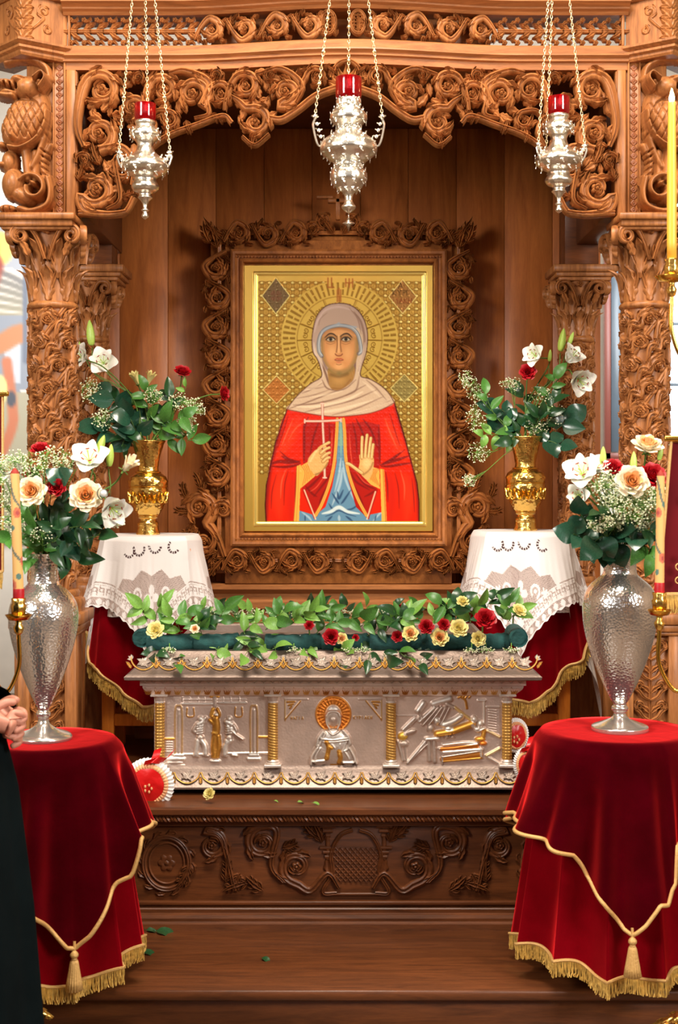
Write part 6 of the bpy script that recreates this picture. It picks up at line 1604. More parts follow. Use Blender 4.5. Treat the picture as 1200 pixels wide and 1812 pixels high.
def child(name, me, par, loc=(0, 0, 0), rot=(0, 0, 0), sc=1.0):
    o = bpy.data.objects.new(name, me); COL.objects.link(o); o.parent = par; o.location = loc; o.rotation_euler = rot
    o.scale = (sc, sc, sc) if not hasattr(sc, '__len__') else sc
    return o
def placed(name, label, cat, pos, dirn, size, group=None, spin=None):
    o = bpy.data.objects.new(name, None); COL.objects.link(o); o.empty_display_size = .02
    d = Vector(dirn).normalized(); q = d.to_track_quat('Z', 'Y').to_matrix()@Matrix.Rotation(rf.uniform(0, 6.28) if spin is None else spin, 3, 'Z')
    o.location = pos; o.rotation_euler = q.to_euler(); o.scale = (size,)*3
    tag(o, label, cat, group); Mx = Matrix.Translation(Vector(pos))@q.to_4x4()@Matrix.Scale(size, 4)
    return o, Mx.inverted()
def local_tube(inv, pts, r, n=6):
    A = np.array(inv); p = np.asarray(pts, float)@A[:3, :3].T+A[:3, 3]; sc = abs(np.linalg.det(A[:3, :3]))**(1/3)
    mb = MB(); tube(mb, p, np.asarray(r)*sc, n); return mb
def stem_to(o, inv, pos, dirn, root, r=.0028, name='stem'):
    if root is None: return
    p = Vector(pos); d = Vector(dirn).normalized(); R_ = Vector(root); L = (p-R_).length
    pts = catmull([tuple(R_), tuple(R_+Vector((0, 0, 1))*L*.3+(p-R_)*.15), tuple(p-d*L*.25), tuple(p-d*.006)], 6)
    mb = local_tube(inv, pts, r); child(name, mb.mesh(name, M['stem'], sharp=0), o)
def rose(pos, dirn, size, kind, label, root=None, group=None, cat='flower', leaf=0):
    o, inv = placed('red_rose' if kind == 'red' else kind+'_rose', label, cat, pos, dirn, size, group)
    h, ou, s_ = RM[kind]
    if cat == 'tulip': o['category'] = 'flower'; child('cupped_petals', RCM[kind], o)
    else: child('heart_petals', h, o); child('outer_petals', ou, o)
    child('sepals', s_, o)
    stem_to(o, inv, pos, dirn, root)
    return o
def lily(pos, dirn, size, label, root=None, openness=1.0, group=None):
    o, inv = placed('white_lily', label, 'flower', pos, dirn, size, group)
    for k in range(6): child('petal', LM[0], o, rot=(0, (.12 if k % 2 else -.05)-(1-openness)*.6, k/6*2*PI), sc=(1, 1.15 if k % 2 else .8, 1))
    child('stamens', LM[1], o); child('anthers', LM[2], o); stem_to(o, inv, pos, dirn, root); return o
def bud(pos, dirn, size, label, root=None, white=False, group=None):
    o, inv = placed('lily_bud', label, 'bud', pos, dirn, size, group); child('bud_petals', BUD_W if white else BUD_G, o); stem_to(o, inv, pos, dirn, root, .002); return o
def foliage(pts, kind, label, n=7, L=.07, group=None, r=.002, name='leafy_stem', both=True, jit=.5, start=.25, face=(0, -1, .4)):
    """stem along world points with leaf children"""
    P_ = catmull(pts, 6); base = P_[0]
    t = thing(name, uniq(label), 'foliage', tuple(base), group)
    mb = MB(); tube(mb, P_, np.linspace(r, r*.5, len(P_)), 5); mb.build('stem', M['stem'], t, sharp=0)
    F_ = Vector(face).normalized()
    for i in range(n):
        q = start+(1-start)*i/max(1, n-1); k = min(len(P_)-2, int(q*(len(P_)-1))); p = Vector(P_[k]); tn = (Vector(P_[k+1])-p).normalized()
        side = tn.cross(F_).normalized()*(1 if i % 2 else -1)
        d = (tn*(.9 if i == n-1 else .55)+side*(0 if i == n-1 else .9)+Vector((rf.uniform(-jit, jit), rf.uniform(-jit, jit), rf.uniform(-jit, jit)))).normalized()
        up = (F_+Vector((rf.uniform(-.5, .5), rf.uniform(-.5, .5), rf.uniform(-.5, .5)))).normalized()
        y = up.cross(d).normalized(); z = d.cross(y)
        R_ = Matrix((d, y, z)).transposed()
        s_ = L*rf.uniform(.75, 1.15)*(1.0 if i < n-1 else 1.1)
        child('leaf', rf.choice(LEAFS[kind]), t, loc=tuple(p-Vector(base)), rot=R_.to_euler(), sc=s_)
    return t
def gyp(center, rad, root, label, n=130, group=None, br=.0034, seed=None):
    rg = np.random.RandomState(seed if seed is not None else rf.randrange(9999))
    c = np.array(center); rad = np.array(rad); ro = np.array(root)
    t = thing('babys_breath', uniq(label), 'flower', tuple(ro), group)
    d = rg.randn(n, 3); d /= np.linalg.norm(d, axis=1)[:, None]; p = c+d*rad*(rg.rand(n, 1)**.45)
    st = MB(); hubs = c+rg.randn(7, 3)*rad*.35; mid = ro*.35+c*.65-np.array([0, 0, .01])
    tube(st, [tuple(ro), tuple(ro*.5+mid*.5+np.array([0, 0, .01])), tuple(mid)], .0015, 4)
    for h in hubs: tube(st, [tuple(mid), tuple((mid+h)/2), tuple(h)], .0008, 3, cap=False)
    near = np.argmin(((p[:, None]-hubs[None])**2).sum(-1), 1)
    for i in range(0, n):
        tube(st, [tuple(hubs[near[i]]), tuple(p[i])], .0005, 3, cap=False)
    st.build('branching_stems', M['leaf3'], t, sharp=0)['kind'] = 'stuff'
    b = MB(); ball(b, 0, 0, 0, 1, 1, .8, 6, 4); v0 = np.vstack(b.v); f0 = b.f[0]
    sc = br*(.6+.7*rg.rand(n))
    V = p[:, None]+v0[None]*sc[:, None, None]; F_ = (f0[None]+np.arange(n)[:, None, None]*len(v0)).reshape(-1, 4)
    m = MB(); m.add(V.reshape(-1, 3), F_); m.build('blossoms', M['gyp'], t, sharp=0)['kind'] = 'stuff'
    return t
_DIRS = ['straight up', 'up and slightly right', 'up to the right', 'right', 'down to the right', 'low on the right front', 'straight down over the rim', 'low on the left front', 'down to the left', 'left', 'up to the left', 'up and slightly left']
def where(root, tip):
    dx, dz = tip[0]-root[0], tip[2]-root[2]; a = math.degrees(math.atan2(dx, dz)) % 360
    r_ = math.hypot(dx, dz)
    return _DIRS[int((a+15)//30) % 12], ('far' if r_ > .19 else 'midway' if r_ > .10 else 'close in')
ORD = ['first', 'second', 'third', 'fourth', 'fifth', 'sixth', 'seventh', 'eighth', 'ninth', 'tenth', 'eleventh', 'twelfth', 'thirteenth', 'fourteenth', 'fifteenth', 'sixteenth', 'last']
_seen = {}
def uniq(lb):  # suffixes only keep repeated labels apart, placement is not measured
    base = lb
    if lb in _seen and len(lb.split()) > 12: base = lb.split(',')[0].replace('leafy sprig on the lid', 'lid sprig')
    for suf in ('', '; second alike', '; third alike', '; fourth alike', '; fifth alike', '; sixth alike', '; seventh alike'):
        if base+suf not in _seen: _seen[base+suf] = 1; return base+suf
    return base
def W3(px, py, D): return (X(px, D), D, Z(py, D))
# ---------------------------------------------------------------- left gold vase
def left_top():
    cx, D, _, zr = GVL; root = lambda dx=0: (cx+dx*.02, D+rf.uniform(-.02, .02), zr-.03)
    def at(px, py, dd=0): return W3(px, py, D+dd)
    lily(at(152, 636, -.25), (-.6, -.8, .3), .078, 'white lily with green heart, far left of the left gold vase bouquet', root(-1))
    lily(at(184, 645, -.05), (.05, -1, .25), .088, 'large open white lily facing forward, upper left of the left gold vase bouquet', root(-1))
    bud(at(163, 612, -.02), (-.1, 0, 1), .105, 'tall pale green lily bud at top of the left gold vase bouquet', root(-1))
    bud(at(142, 615, 0), (-.5, 0, .85), .066, 'small green lily bud leaning left above the left gold vase', root(-1))
    for px, dx, lb in ((243, -.35, 'cream yellow tulip-like bloom, left of a pair above the left gold vase'), (262, .4, 'cream yellow tulip-like bloom, right of a pair above the left gold vase')):
        rose(at(px, 678), (dx, -.3, 1), .042, 'yellow', lb, root(), cat='tulip')
    rose(at(322, 662, -.02), (.25, -.6, .8), .040, 'red', 'red rose high against the brown boards above the left gold vase', root(1))
    rose(at(392, 697, -.02), (.9, -.5, .1), .036, 'red', 'red rosebud reaching right toward the icon frame', root(1))
    g = 'baby breath sprays of left gold vase'
    for (px, py, rx, rz) in ((318, 712, .055, .04), (345, 722, .05, .05), (330, 750, .05, .05), (160, 692, .05, .055), (182, 740, .05, .05), (270, 700, .045, .035)):
        p_ = at(px, py, rf.uniform(-.05, .0)); w_ = where((cx, D, zr), p_); gyp(p_, (rx, .03, rz), root(), 'cream blossom spray in the left gold vase, '+w_[1]+' '+w_[0], 130, g, .003)
    g = 'leafy stems of left gold vase'
    for (pts, k, L, n) in (([(262, 785), (225, 740), (190, 690)], 'leaf_gloss', .10, 6), ([(255, 785), (210, 770), (170, 760)], 'leaf_gloss', .09, 5), ([(262, 785), (245, 730), (205, 705)], 'leaf', .085, 6), ([(265, 785), (262, 720), (255, 685)], 'leaf2', .08, 7),
                           ([(270, 785), (300, 750), (330, 735)], 'leaf2', .08, 7), ([(270, 785), (310, 775), (345, 780)], 'leaf2', .08, 6), ([(265, 785), (290, 730), (300, 700)], 'leaf', .08, 6), ([(262, 785), (230, 765), (215, 790)], 'leaf', .08, 5), ([(268, 785), (285, 760), (290, 745)], 'leaf2', .09, 6), ([(258, 785), (240, 760), (228, 735)], 'leaf_gloss', .085, 6), ([(280, 785), (320, 710), (330, 680)], 'leaf3', .05, 4)):
        d = rf.uniform(-.09, .02); w_ = where((cx, D, zr), at(*pts[2], d)); foliage([at(pts[0][0], pts[0][1]), at(*pts[1], d*.6), at(*pts[2], d)], k, 'green leafy stem in the left gold vase, reaching '+w_[1]+' '+w_[0], n, L, g)
left_top()
def right_top():
    cx, D, _, zr = GVR; root = lambda dx=0: (cx+dx*.02, D+rf.uniform(-.02, .02), zr-.03)
    def at(px, py, dd=0): return W3(px, py, D+dd)
    lily(at(1018, 668, -.06), (.35, -.8, -.35), .095, 'white lily hanging forward, rightmost of the right gold vase bouquet', root(1), .9)
    lily(at(1004, 640, -.02), (.5, -.5, .6), .085, 'white lily opening upward below the tall bud in the right gold vase', root(1), .8)
    lily(at(952, 632, -.04), (-.6, -.7, .2), .075, 'white lily facing left beside the red rose in the right gold vase', root())
    bud(at(992, 622, -.02), (.15, 0, 1), .095, 'pale green lily bud at top of the right gold vase bouquet', root(1))
    bud(at(1006, 612, 0), (.35, 0, .95), .06, 'small green bud tip beside the tall bud in the right gold vase', root(1))
    bud(at(972, 640, 0), (.1, 0, 1), .05, 'thin green bud between the lilies in the right gold vase', root())
    rose(at(934, 660, -.05), (-.1, -1, .25), .040, 'red', 'single red rose in the right gold vase bouquet', root())
    g = 'baby breath sprays of right gold vase'
    for (px, py, rx, rz) in ((826, 672, .04, .04), (845, 695, .05, .045), (842, 740, .045, .06), (960, 700, .06, .05), (975, 735, .06, .06), (950, 755, .05, .045), (905, 680, .05, .035), (846, 800, .05, .05), (830, 850, .03, .03)):
        p_ = at(px, py, rf.uniform(-.06, .0)); w_ = where((cx, D, zr), p_); gyp(p_, (rx, .03, rz), root(-1), 'cream blossom spray in the right gold vase, '+w_[1]+' '+w_[0], 110, g, .0028)
    g = 'leafy stems of right gold vase'
    for (pts, k, L, n) in (([(928, 785), (880, 740), (855, 690)], 'leaf2', .07, 6), ([(925, 785), (880, 770), (850, 770)], 'leaf3', .07, 6), ([(930, 785), (905, 740), (880, 720)], 'leaf_gloss', .08, 6), ([(932, 785), (930, 730), (925, 690)], 'leaf', .08, 6),
                           ([(935, 785), (965, 740), (985, 700)], 'leaf', .085, 7), ([(938, 785), (985, 760), (1010, 740)], 'leaf_gloss', .085, 6), ([(935, 785), (970, 780), (995, 790)], 'leaf_gloss', .085, 5), ([(930, 785), (950, 750), (955, 735)], 'leaf', .08, 6), ([(925, 785), (890, 765), (900, 740)], 'leaf_gloss', .08, 6), ([(932, 785), (970, 700), (985, 665)], 'leaf2', .07, 6), ([(932, 785), (915, 765), (905, 780)], 'leaf', .07, 5)):
        d = rf.uniform(-.09, .02); w_ = where((cx, D, zr), at(*pts[2], d)); foliage([at(pts[0][0], pts[0][1]), at(*pts[1], d*.6), at(*pts[2], d)], k, 'green leafy stem in the right gold vase, reaching '+w_[1]+' '+w_[0], n, L, g)
right_top()
def left_bottom():
    cx, D, _, zr = SVL; root = lambda dx=0: (cx+dx*.015, D+rf.uniform(-.012, .012), zr-.03)
    def at(px, py, dd=0): return W3(px, py, D+dd)
    rose(at(60, 872, -.10), (-.1, -1, .25), .052, 'white', 'large cream rose nearest the painted candle at left', root(-1))
    rose(at(152, 880, -.11), (.15, -1, .3), .056, 'white', 'large cream rose beside the curled dark leaf, left silver vase', root(1))
    rose(at(221, 830, -.02), (.6, -.6, .6), .045, 'white', 'white half-open bloom farthest right in the left silver vase', root(1), cat='tulip')
    rose(at(72, 800, .02), (0, -.6, .8), .034, 'red', 'red bloom at the top of the left silver vase bouquet', root())
    rose(at(54, 838, -.03), (-.2, -.8, .5), .026, 'red', 'small red bloom just above the cream rose by the painted candle', root())
    rose(at(101, 864, -.08), (.1, -1, .3), .032, 'red', 'red bloom between the two large cream roses', root())
    lily(at(160, 825, -.05), (.05, -.75, .6), .088, 'white lily with rust stamens above the cream rose, left silver vase', root(1))
    lily(at(192, 895, -.08), (.55, -.8, -.35), .082, 'white lily drooping right, lowest bloom of the left silver vase', root(1), .9)
    lily(at(30, 835, -.02), (-.6, -.7, .4), .06, 'white lily half hidden behind the painted candle at left', root(-1))
    bud(at(168, 818, -.05), (.35, 0, 1), .085, 'larger pale green lily bud above the left silver vase', root(1)); bud(at(193, 826, -.04), (.1, 0, 1), .068, 'smaller green lily bud beside the larger one, left silver vase', root(1))
    bud(at(4, 855, -.02), (-.2, 0, 1), .08, 'green lily bud at the far left edge of the photo', root(-1))
    g = 'baby breath sprays of left silver vase'
    for (px, py, rx, rz) in ((30, 812, .06, .03), (95, 808, .06, .035), (8, 880, .04, .06), (18, 930, .05, .05), (120, 820, .05, .03), (60, 830, .05, .035), (75, 940, .06, .04), (205, 925, .03, .015), (0, 830, .03, .05)):
        p_ = at(px, py, rf.uniform(-.10, -.02)); w_ = where((cx, D, zr), p_); gyp(p_, (rx, .03, rz), root(), 'cream blossom spray in the left silver vase, '+w_[1]+' '+w_[0], 130, g, .0026)
    g = 'leafy stems of left silver vase'
    for (pts, k, L, n) in (([(80, 985), (110, 940), (150, 930)], 'leaf', .085, 7), ([(80, 985), (130, 960), (185, 945)], 'leaf', .085, 6), ([(78, 985), (90, 930), (120, 900)], 'leaf', .08, 7), ([(78, 985), (60, 940), (40, 910)], 'leaf2', .075, 6), ([(75, 985), (40, 960), (15, 950)], 'leaf2', .07, 6),
                           ([(80, 985), (115, 985), (140, 990)], 'leaf', .075, 4), ([(80, 985), (100, 960), (100, 930)], 'leaf', .085, 6), ([(75, 985), (55, 985), (40, 1000)], 'leaf2', .06, 4), ([(80, 985), (135, 940), (170, 925)], 'leaf', .08, 6), ([(78, 985), (75, 960), (60, 930)], 'leaf2', .07, 6), ([(82, 985), (120, 960), (130, 955)], 'leaf_gloss', .07, 5), ([(80, 985), (60, 870), (90, 850)], 'leaf', .06, 5), ([(84, 985), (110, 880), (108, 845)], 'leaf_gloss', .065, 4)):
        d = rf.uniform(-.15, -.05); w_ = where((cx, D, zr), at(*pts[2], d)); foliage([at(pts[0][0], pts[0][1]), at(*pts[1], d*.6), at(*pts[2], d)], k, 'dark leafy stem in the left silver vase, reaching '+w_[1]+' '+w_[0], n, L, g)
    # curled dark leaf round a glass-like bead
    p = at(184, 873, -.15); t = thing('curled_leaf', 'dark curled leaf ring holding a pale green bead, left silver vase', 'leaf', p)
    mb = MB(); th = np.linspace(-.5, 5.2, 30); c = np.array(p)
    V = np.stack([np.stack([c[0]+.019*np.cos(th), c[1]+k+0*th, c[2]+.019*np.sin(th)], -1) for k in (-.012, 0, .012)], 1).reshape(-1, 3); mb.add(V, grid_faces(30, 3)); o = mb.build('leaf_band', M['leaf'], t, sharp=0)
    mb = MB(); ball(mb, *p, .0125, nu=14, nv=10); mb.build('bead', M['pearl'], t)
left_bottom()
def right_bottom():
    cx, D, _, zr = SVR; root = lambda dx=0: (cx+dx*.015, D+rf.uniform(-.012, .012), zr-.03)
    def at(px, py, dd=0): return W3(px, py, D+dd)
    rose(at(1144, 797, -.02), (.05, -.55, .85), .055, 'white', 'white rose standing tallest in the right silver vase bouquet', root())
    rose(at(1116, 856, -.12), (.0, -1, .35), .058, 'white', 'large cream rose with peach heart, front of the right silver vase bouquet', root())
    rose(at(1085, 832, -.06), (-.2, -.8, .6), .036, 'red', 'red bloom left of the peach-hearted rose, right silver vase', root())
    rose(at(1152, 846, -.08), (.2, -.9, .5), .048, 'red', 'large red bloom right of the peach-hearted rose, right silver vase', root(1))
    rose(at(1190, 850, .0), (.6, -.8, .3), .034, 'white', 'white bloom partly behind the maroon banner', root(1))
    lily(at(1034, 846, -.06), (-.35, -.8, .5), .088, 'open white lily, leftmost in the right silver vase', root(-1))
    lily(at(1028, 876, -.08), (-.4, -.85, .0), .062, 'smaller white lily just under the leftmost lily, right silver vase', root(-1), .8)
    lily(at(1050, 838, -.04), (.2, -.7, .7), .07, 'white lily turned upward between the leftmost lily and the red bloom', root(-1), .85)
    rose(at(1007, 823, -.03), (-.7, -.6, .3), .017, 'peach', 'tiny orange bloom at the far left of the right silver vase bouquet', root(-1))
    bud(at(1067, 826, -.05), (.02, 0, 1), .062, 'upright green bud nearest the window frame, right silver vase', root()); bud(at(1120, 838, -.05), (.05, 0, 1), .068, 'green bud under the tallest white rose', root()); bud(at(1166, 815, -.03), (.2, 0, 1), .05, 'green bud right of the tallest white rose', root(1)); bud(at(1192, 838, -.02), (.5, 0, .9), .05, 'green bud at the right edge of the photo', root(1))
    g = 'baby breath sprays of right silver vase'
    for (px, py, rx, rz) in ((1066, 862, .05, .05), (1085, 890, .055, .05), (1062, 925, .045, .03), (1090, 925, .045, .03), (1120, 900, .06, .05), (1145, 885, .05, .05), (1136, 940, .05, .035), (1150, 915, .04, .04), (1078, 850, .04, .04), (1170, 880, .05, .05), (1105, 880, .05, .03), (1185, 900, .04, .05)):
        p_ = at(px, py, rf.uniform(-.15, -.08)); w_ = where((cx, D, zr), p_); gyp(p_, (rx, .03, rz), root(), 'cream blossom spray in the right silver vase, '+w_[1]+' '+w_[0], 170, g, .0032)
    g = 'leafy stems of right silver vase'
    for (pts, k, L, n) in (([(1095, 975), (1050, 940), (1025, 905)], 'leaf_gloss', .085, 6), ([(1095, 975), (1050, 960), (1015, 945)], 'leaf_gloss', .08, 6), ([(1095, 975), (1070, 950), (1050, 960)], 'leaf_gloss', .075, 5), ([(1097, 975), (1090, 950), (1085, 985)], 'leaf_gloss', .075, 4), ([(1100, 975), (1120, 950), (1130, 955)], 'leaf_gloss', .075, 5),
                           ([(1100, 975), (1140, 965), (1155, 985)], 'leaf2', .08, 4), ([(1100, 975), (1130, 940), (1160, 940)], 'leaf', .07, 6), ([(1095, 975), (1080, 930), (1060, 905)], 'leaf', .07, 6), ([(1097, 975), (1100, 930), (1105, 890)], 'leaf', .07, 6), ([(1097, 975), (1085, 950), (1095, 940)], 'leaf_gloss', .08, 5), ([(1097, 975), (1125, 930), (1150, 890)], 'leaf', .06, 6)):
        d = rf.uniform(-.17, -.06); w_ = where((cx, D, zr), at(*pts[2], d)); foliage([at(pts[0][0], pts[0][1]), at(*pts[1], d*.6), at(*pts[2], d)], k, 'blue-green leafy stem in the right silver vase, reaching '+w_[1]+' '+w_[0], n, L, g)
right_bottom()
# ---------------------------------------------------------------- garland round the casket lid
def garland():
    zt = LID_Z+.001
    def bar(x0, x1, y, lb, yaw=0., r=.030, sag=0):
        D = y; p = [(x0, D, zt+r*.8), ((x0+x1)/2, D-.005+sag, zt+r*.75), (x1, D+yaw, zt+r*.8)]
        P_ = catmull(p, 8); rr = np.full(len(P_), r)*(1+.05*np.sin(np.arange(len(P_))*1.7)); mb = MB(); tube(mb, P_, rr, 12)
        lo = (min(x0, x1)+abs(x1-x0)/2, D, zt)
        top(mb, 'foam_bar', M['foam'], lb, 'flower foam', lo, 'foam bars of the lid garland')
    Df = 4.765
    for (a, b_, lb, dy) in ((262, 342, 'teal foam bar under leaves, leftmost on the front of the lid', 0), (345, 420, 'teal foam bar second from left along the lid front', .01), (470, 566, 'teal foam bar left of the dark red rose on the lid front', 0), (570, 650, 'teal foam bar in the middle of the lid front under leaves', .005), (655, 742, 'teal foam bar right of the middle on the lid front', 0), (746, 832, 'teal foam bar under the yellow roses on the lid front', .005), (835, 898, 'teal foam bar rising at the right front under the big red rose', .02)):
        bar(X(a, Df), X(b_, Df), Df+dy, lb, .02)
    for (px, lb) in ((252, 'rounded teal foam end at the left front corner of the lid'), (917, 'rounded teal foam end at the right front corner of the lid')):
        mb = MB(); x = X(px, Df); tube(mb, catmull([(x, Df-.02, zt+.04), (x, Df-.005, zt+.04), (x+.01, Df+.1, zt+.035), (x+.01, Df+.2, zt+.035)], 4), [.02, .03, .032, .034]+[.034]*9, 14)
        top(mb, 'foam_bar', M['foam'], lb, 'flower foam', (x, Df+.05, zt))
    at = lambda px, py, D=4.76: W3(px, py, D)
    rs = [(277, 1117, .030, 'yellow', (-.2, -1, .5), 'pale yellow rose at the left front corner of the casket lid'), (345, 1114, .016, 'white', (0, -1, .5), 'small whitish bloom among leaves, left on the lid garland'),
          (547, 1108, .017, 'red', (0, -1, .5), 'small red bloom above the foam left of the middle of the lid'), (586, 1128, .028, 'red', (0, -1, .3), 'dark red rose near the middle of the lid front'), (604, 1131, .020, 'peach', (.2, -1, .3), 'small peach rose touching the dark red rose in mid lid'),
          (629, 1129, .012, 'red', (.2, -1, .3), 'tiny red bloom right of the small peach rose'), (704, 1127, .020, 'red', (-.2, -1, .3), 'dark red bloom behind the first cream rose right of the middle'), (726, 1123, .027, 'peach', (0, -1, .4), 'round cream rose first in the right cluster of the lid'),
          (755, 1111, .026, 'red', (-.1, -1, .5), 'red rose, left one of two side by side in the right cluster'), (785, 1107, .021, 'red', (.1, -1, .5), 'red rose, right one of two side by side in the right cluster'), (778, 1129, .030, 'peach', (0, -1, .3), 'wide peach rose lowest in the right cluster of the lid'),
          (811, 1114, .031, 'yellow', (.1, -1, .5), 'pale yellow rose between the red pair and the big red rose'), (845, 1131, .026, 'yellow', (.2, -1, .2), 'pale yellow rose below the big red rose'), (858, 1098, .036, 'red', (.1, -1, .6), 'biggest red rose of the lid garland, right side'),
          (819, 1067, .022, 'yellow', (0, -.8, .8), 'pale yellow bud standing high in the right cluster'), (917, 1083, .025, 'yellow', (.4, -.8, .8), 'pale yellow rose above the right front corner of the lid')]
    for (px, py, s_, k, d, lb) in rs:
        p = at(px, py, 4.715); rose(p, d, s_*1.22, k, lb, root=(p[0]-d[0]*.03, 4.765, max(p[2]-.045, zt+.02)))
    for (px, py, s_, lb) in ((706, 1076, .018, 'red rosebud at the back rim of the lid'), (630, 1085, .010, 'tiny red bloom at the back rim of the lid')):
        p = W3(px, py, 5.18); rose(p, (0, -.7, .8), s_, 'red', lb, root=(p[0], 5.16, zt+.05))
    # open star flower
    p = at(529, 1131, 4.75); t, inv = placed('star_flower', 'small white star flower with orange centre on the lid foam', 'flower', p, (0, -1, .2), .016)
    for k in range(6): child('petal', LEAFS_W, t, rot=(0, 0, k*PI/3))
    mb = MB(); ball(mb, 0, 0, .1, .3, .3, .2, 8, 6); child('centre', mb.mesh('centre', M['orange'], sharp=0), t)
    g = 'leafy sprigs along the lid'
    rg = random.Random(8)
    spec = [(262, 1095, 250, 1075), (275, 1100, 290, 1068), (300, 1115, 335, 1085), (320, 1120, 300, 1090), (340, 1120, 372, 1100), (380, 1115, 400, 1075), (400, 1130, 378, 1165), (420, 1125, 450, 1155), (430, 1120, 470, 1100), (455, 1125, 430, 1165), (470, 1115, 505, 1080), (500, 1110, 540, 1085), (520, 1100, 560, 1080), (545, 1105, 590, 1075), (560, 1120, 600, 1100), (590, 1140, 620, 1160), (600, 1110, 640, 1090),
            (630, 1115, 668, 1095), (650, 1125, 690, 1105), (660, 1130, 650, 1172), (670, 1135, 688, 1172), (680, 1120, 715, 1090), (700, 1105, 730, 1088), (740, 1145, 745, 1178), (790, 1095, 815, 1065), (800, 1090, 780, 1068), (830, 1100, 850, 1070), (860, 1085, 880, 1055), (890, 1095, 905, 1065), (900, 1100, 925, 1075), (560, 1140, 540, 1160), (300, 1150, 310, 1180), (285, 1150, 272, 1165), (600, 1160, 601, 1180), (730, 1110, 700, 1085), (470, 1130, 490, 1160), (360, 1130, 350, 1100), (690, 1140, 720, 1165)]
    for i, (a, b_, c, d) in enumerate(spec):
        D0 = 4.765; k = rg.choice(['leaf2', 'leaf3', 'leaf2', 'leaf3', 'leaf']); m = ((a+c)/2+rg.uniform(-5, 5), (b_+d)/2-4)
        LMK = [(277, 1117, 'the corner yellow rose'), (345, 1114, 'the small whitish bloom'), (529, 1131, 'the white star flower'), (586, 1128, 'the dark red middle rose'), (704, 1127, 'the first cream rose'), (770, 1111, 'the pair of red roses'), (811, 1114, 'the pale yellow rose'), (858, 1098, 'the biggest red rose'), (917, 1083, 'the right corner rose'), (430, 1120, 'the gap between foam bars'), (650, 1128, 'the middle foam bar')]
        n_ = min(LMK, key=lambda q: math.hypot(q[0]-c, q[1]-d)); dx, dy = c-n_[0], d-n_[1]
        ps = ('above' if dy < -12 else 'below' if dy > 14 else 'level with')+(' and left of ' if dx < -6 else ' and right of ' if dx > 6 else ' ')
        foliage([W3(a, b_, D0), W3(m[0], m[1], D0-.02), W3(c, d, 4.735 if d < 1150 else 4.625)], k, 'leafy sprig on the lid '+ps+n_[2], 4, .07, g, .0016, start=.15, jit=.4)
    g2 = 'small sprigs of the back garland'
    for i in range(17):
        px = 368+i*29; D0 = 5.18
        foliage([W3(px, 1102, D0), W3(px+rg.uniform(-10, 10), 1090, D0), W3(px+rg.uniform(-24, 24), 1070+rg.uniform(-5, 8), D0-.02)], rg.choice(['leaf2', 'leaf3', 'leaf']), '%s leafy sprig from the left along the back rim of the lid' % ORD[i], 5, .055, g2, .0014, start=.1)
    for i in range(12):
        px = 380+i*36 if i < 9 else 640+i*8
        gyp(W3(px, 1084, 5.19), (.04, .02, .018), W3(px, 1100, 5.19), '%s tuft of tiny cream blossoms from the left along the back rim' % ORD[i], 70, 'tiny blossoms at the back rim', .003)
    for i, px in enumerate((300, 520, 620, 640, 835, 860, 905)): gyp(W3(px, 1150, 4.70), (.035, .015, .012), W3(px, 1138, 4.735), '%s mossy tuft from the left drooping over the front edge of the lid' % ORD[i], 50, 'mossy blossoms at the lid edge', .0022)
    # white feather-like leaf
    LB = MB()
LEAFS_W = leaf_mesh(.3, .2, .2, 'petal', 0, M['lily'])
garland()
# fallen bloom and leaves on the platform
p = W3(372, 1410, 4.57); rose((p[0], p[1], LEDGE_Z+.028), (-.3, -.7, .5), .024, 'yellow', 'fallen pale yellow rose lying on the ledge below the casket')
gl_i = 0
for (px, py, zz, D, s_, lb) in ((300, 1655, TREAD_Z, 4.49, .09, 'largest fallen dark leaf on the step by the left table skirt'), (275, 1650, TREAD_Z, 4.5, .06, 'small fallen leaf left of the largest one on the step'), (268, 1690, TREAD_Z, 4.29, .06, 'fallen leaf on the step close to the left skirt fringe'), (385, 1637, TREAD_Z, 4.53, .045, 'fallen leaf near the back of the step under the carved medallion'), (475, 1697, TREAD_Z, 4.24, .04, 'tiny fallen leaf in the middle of the step'), (536, 1418, LEDGE_Z, 4.56, .035, 'small green leaf on the ledge below the silver bust'), (562, 1420, LEDGE_Z, 4.55, .032, 'second small green leaf on the ledge, right of the first'), (490, 1417, LEDGE_Z, 4.58, .018, 'pale crushed petals on the ledge under the casket')):
    o = bpy.data.objects.new('fallen_leaf', LEAFS['leaf' if zz == TREAD_Z else 'leaf3'][1]); COL.objects.link(o); o.location = (X(px, D)-s_/2, D, zz+.006); o.scale = (s_,)*3; o.rotation_euler = (.2, .25, rf.uniform(-.6, .6)); tag(o, lb, 'leaf')
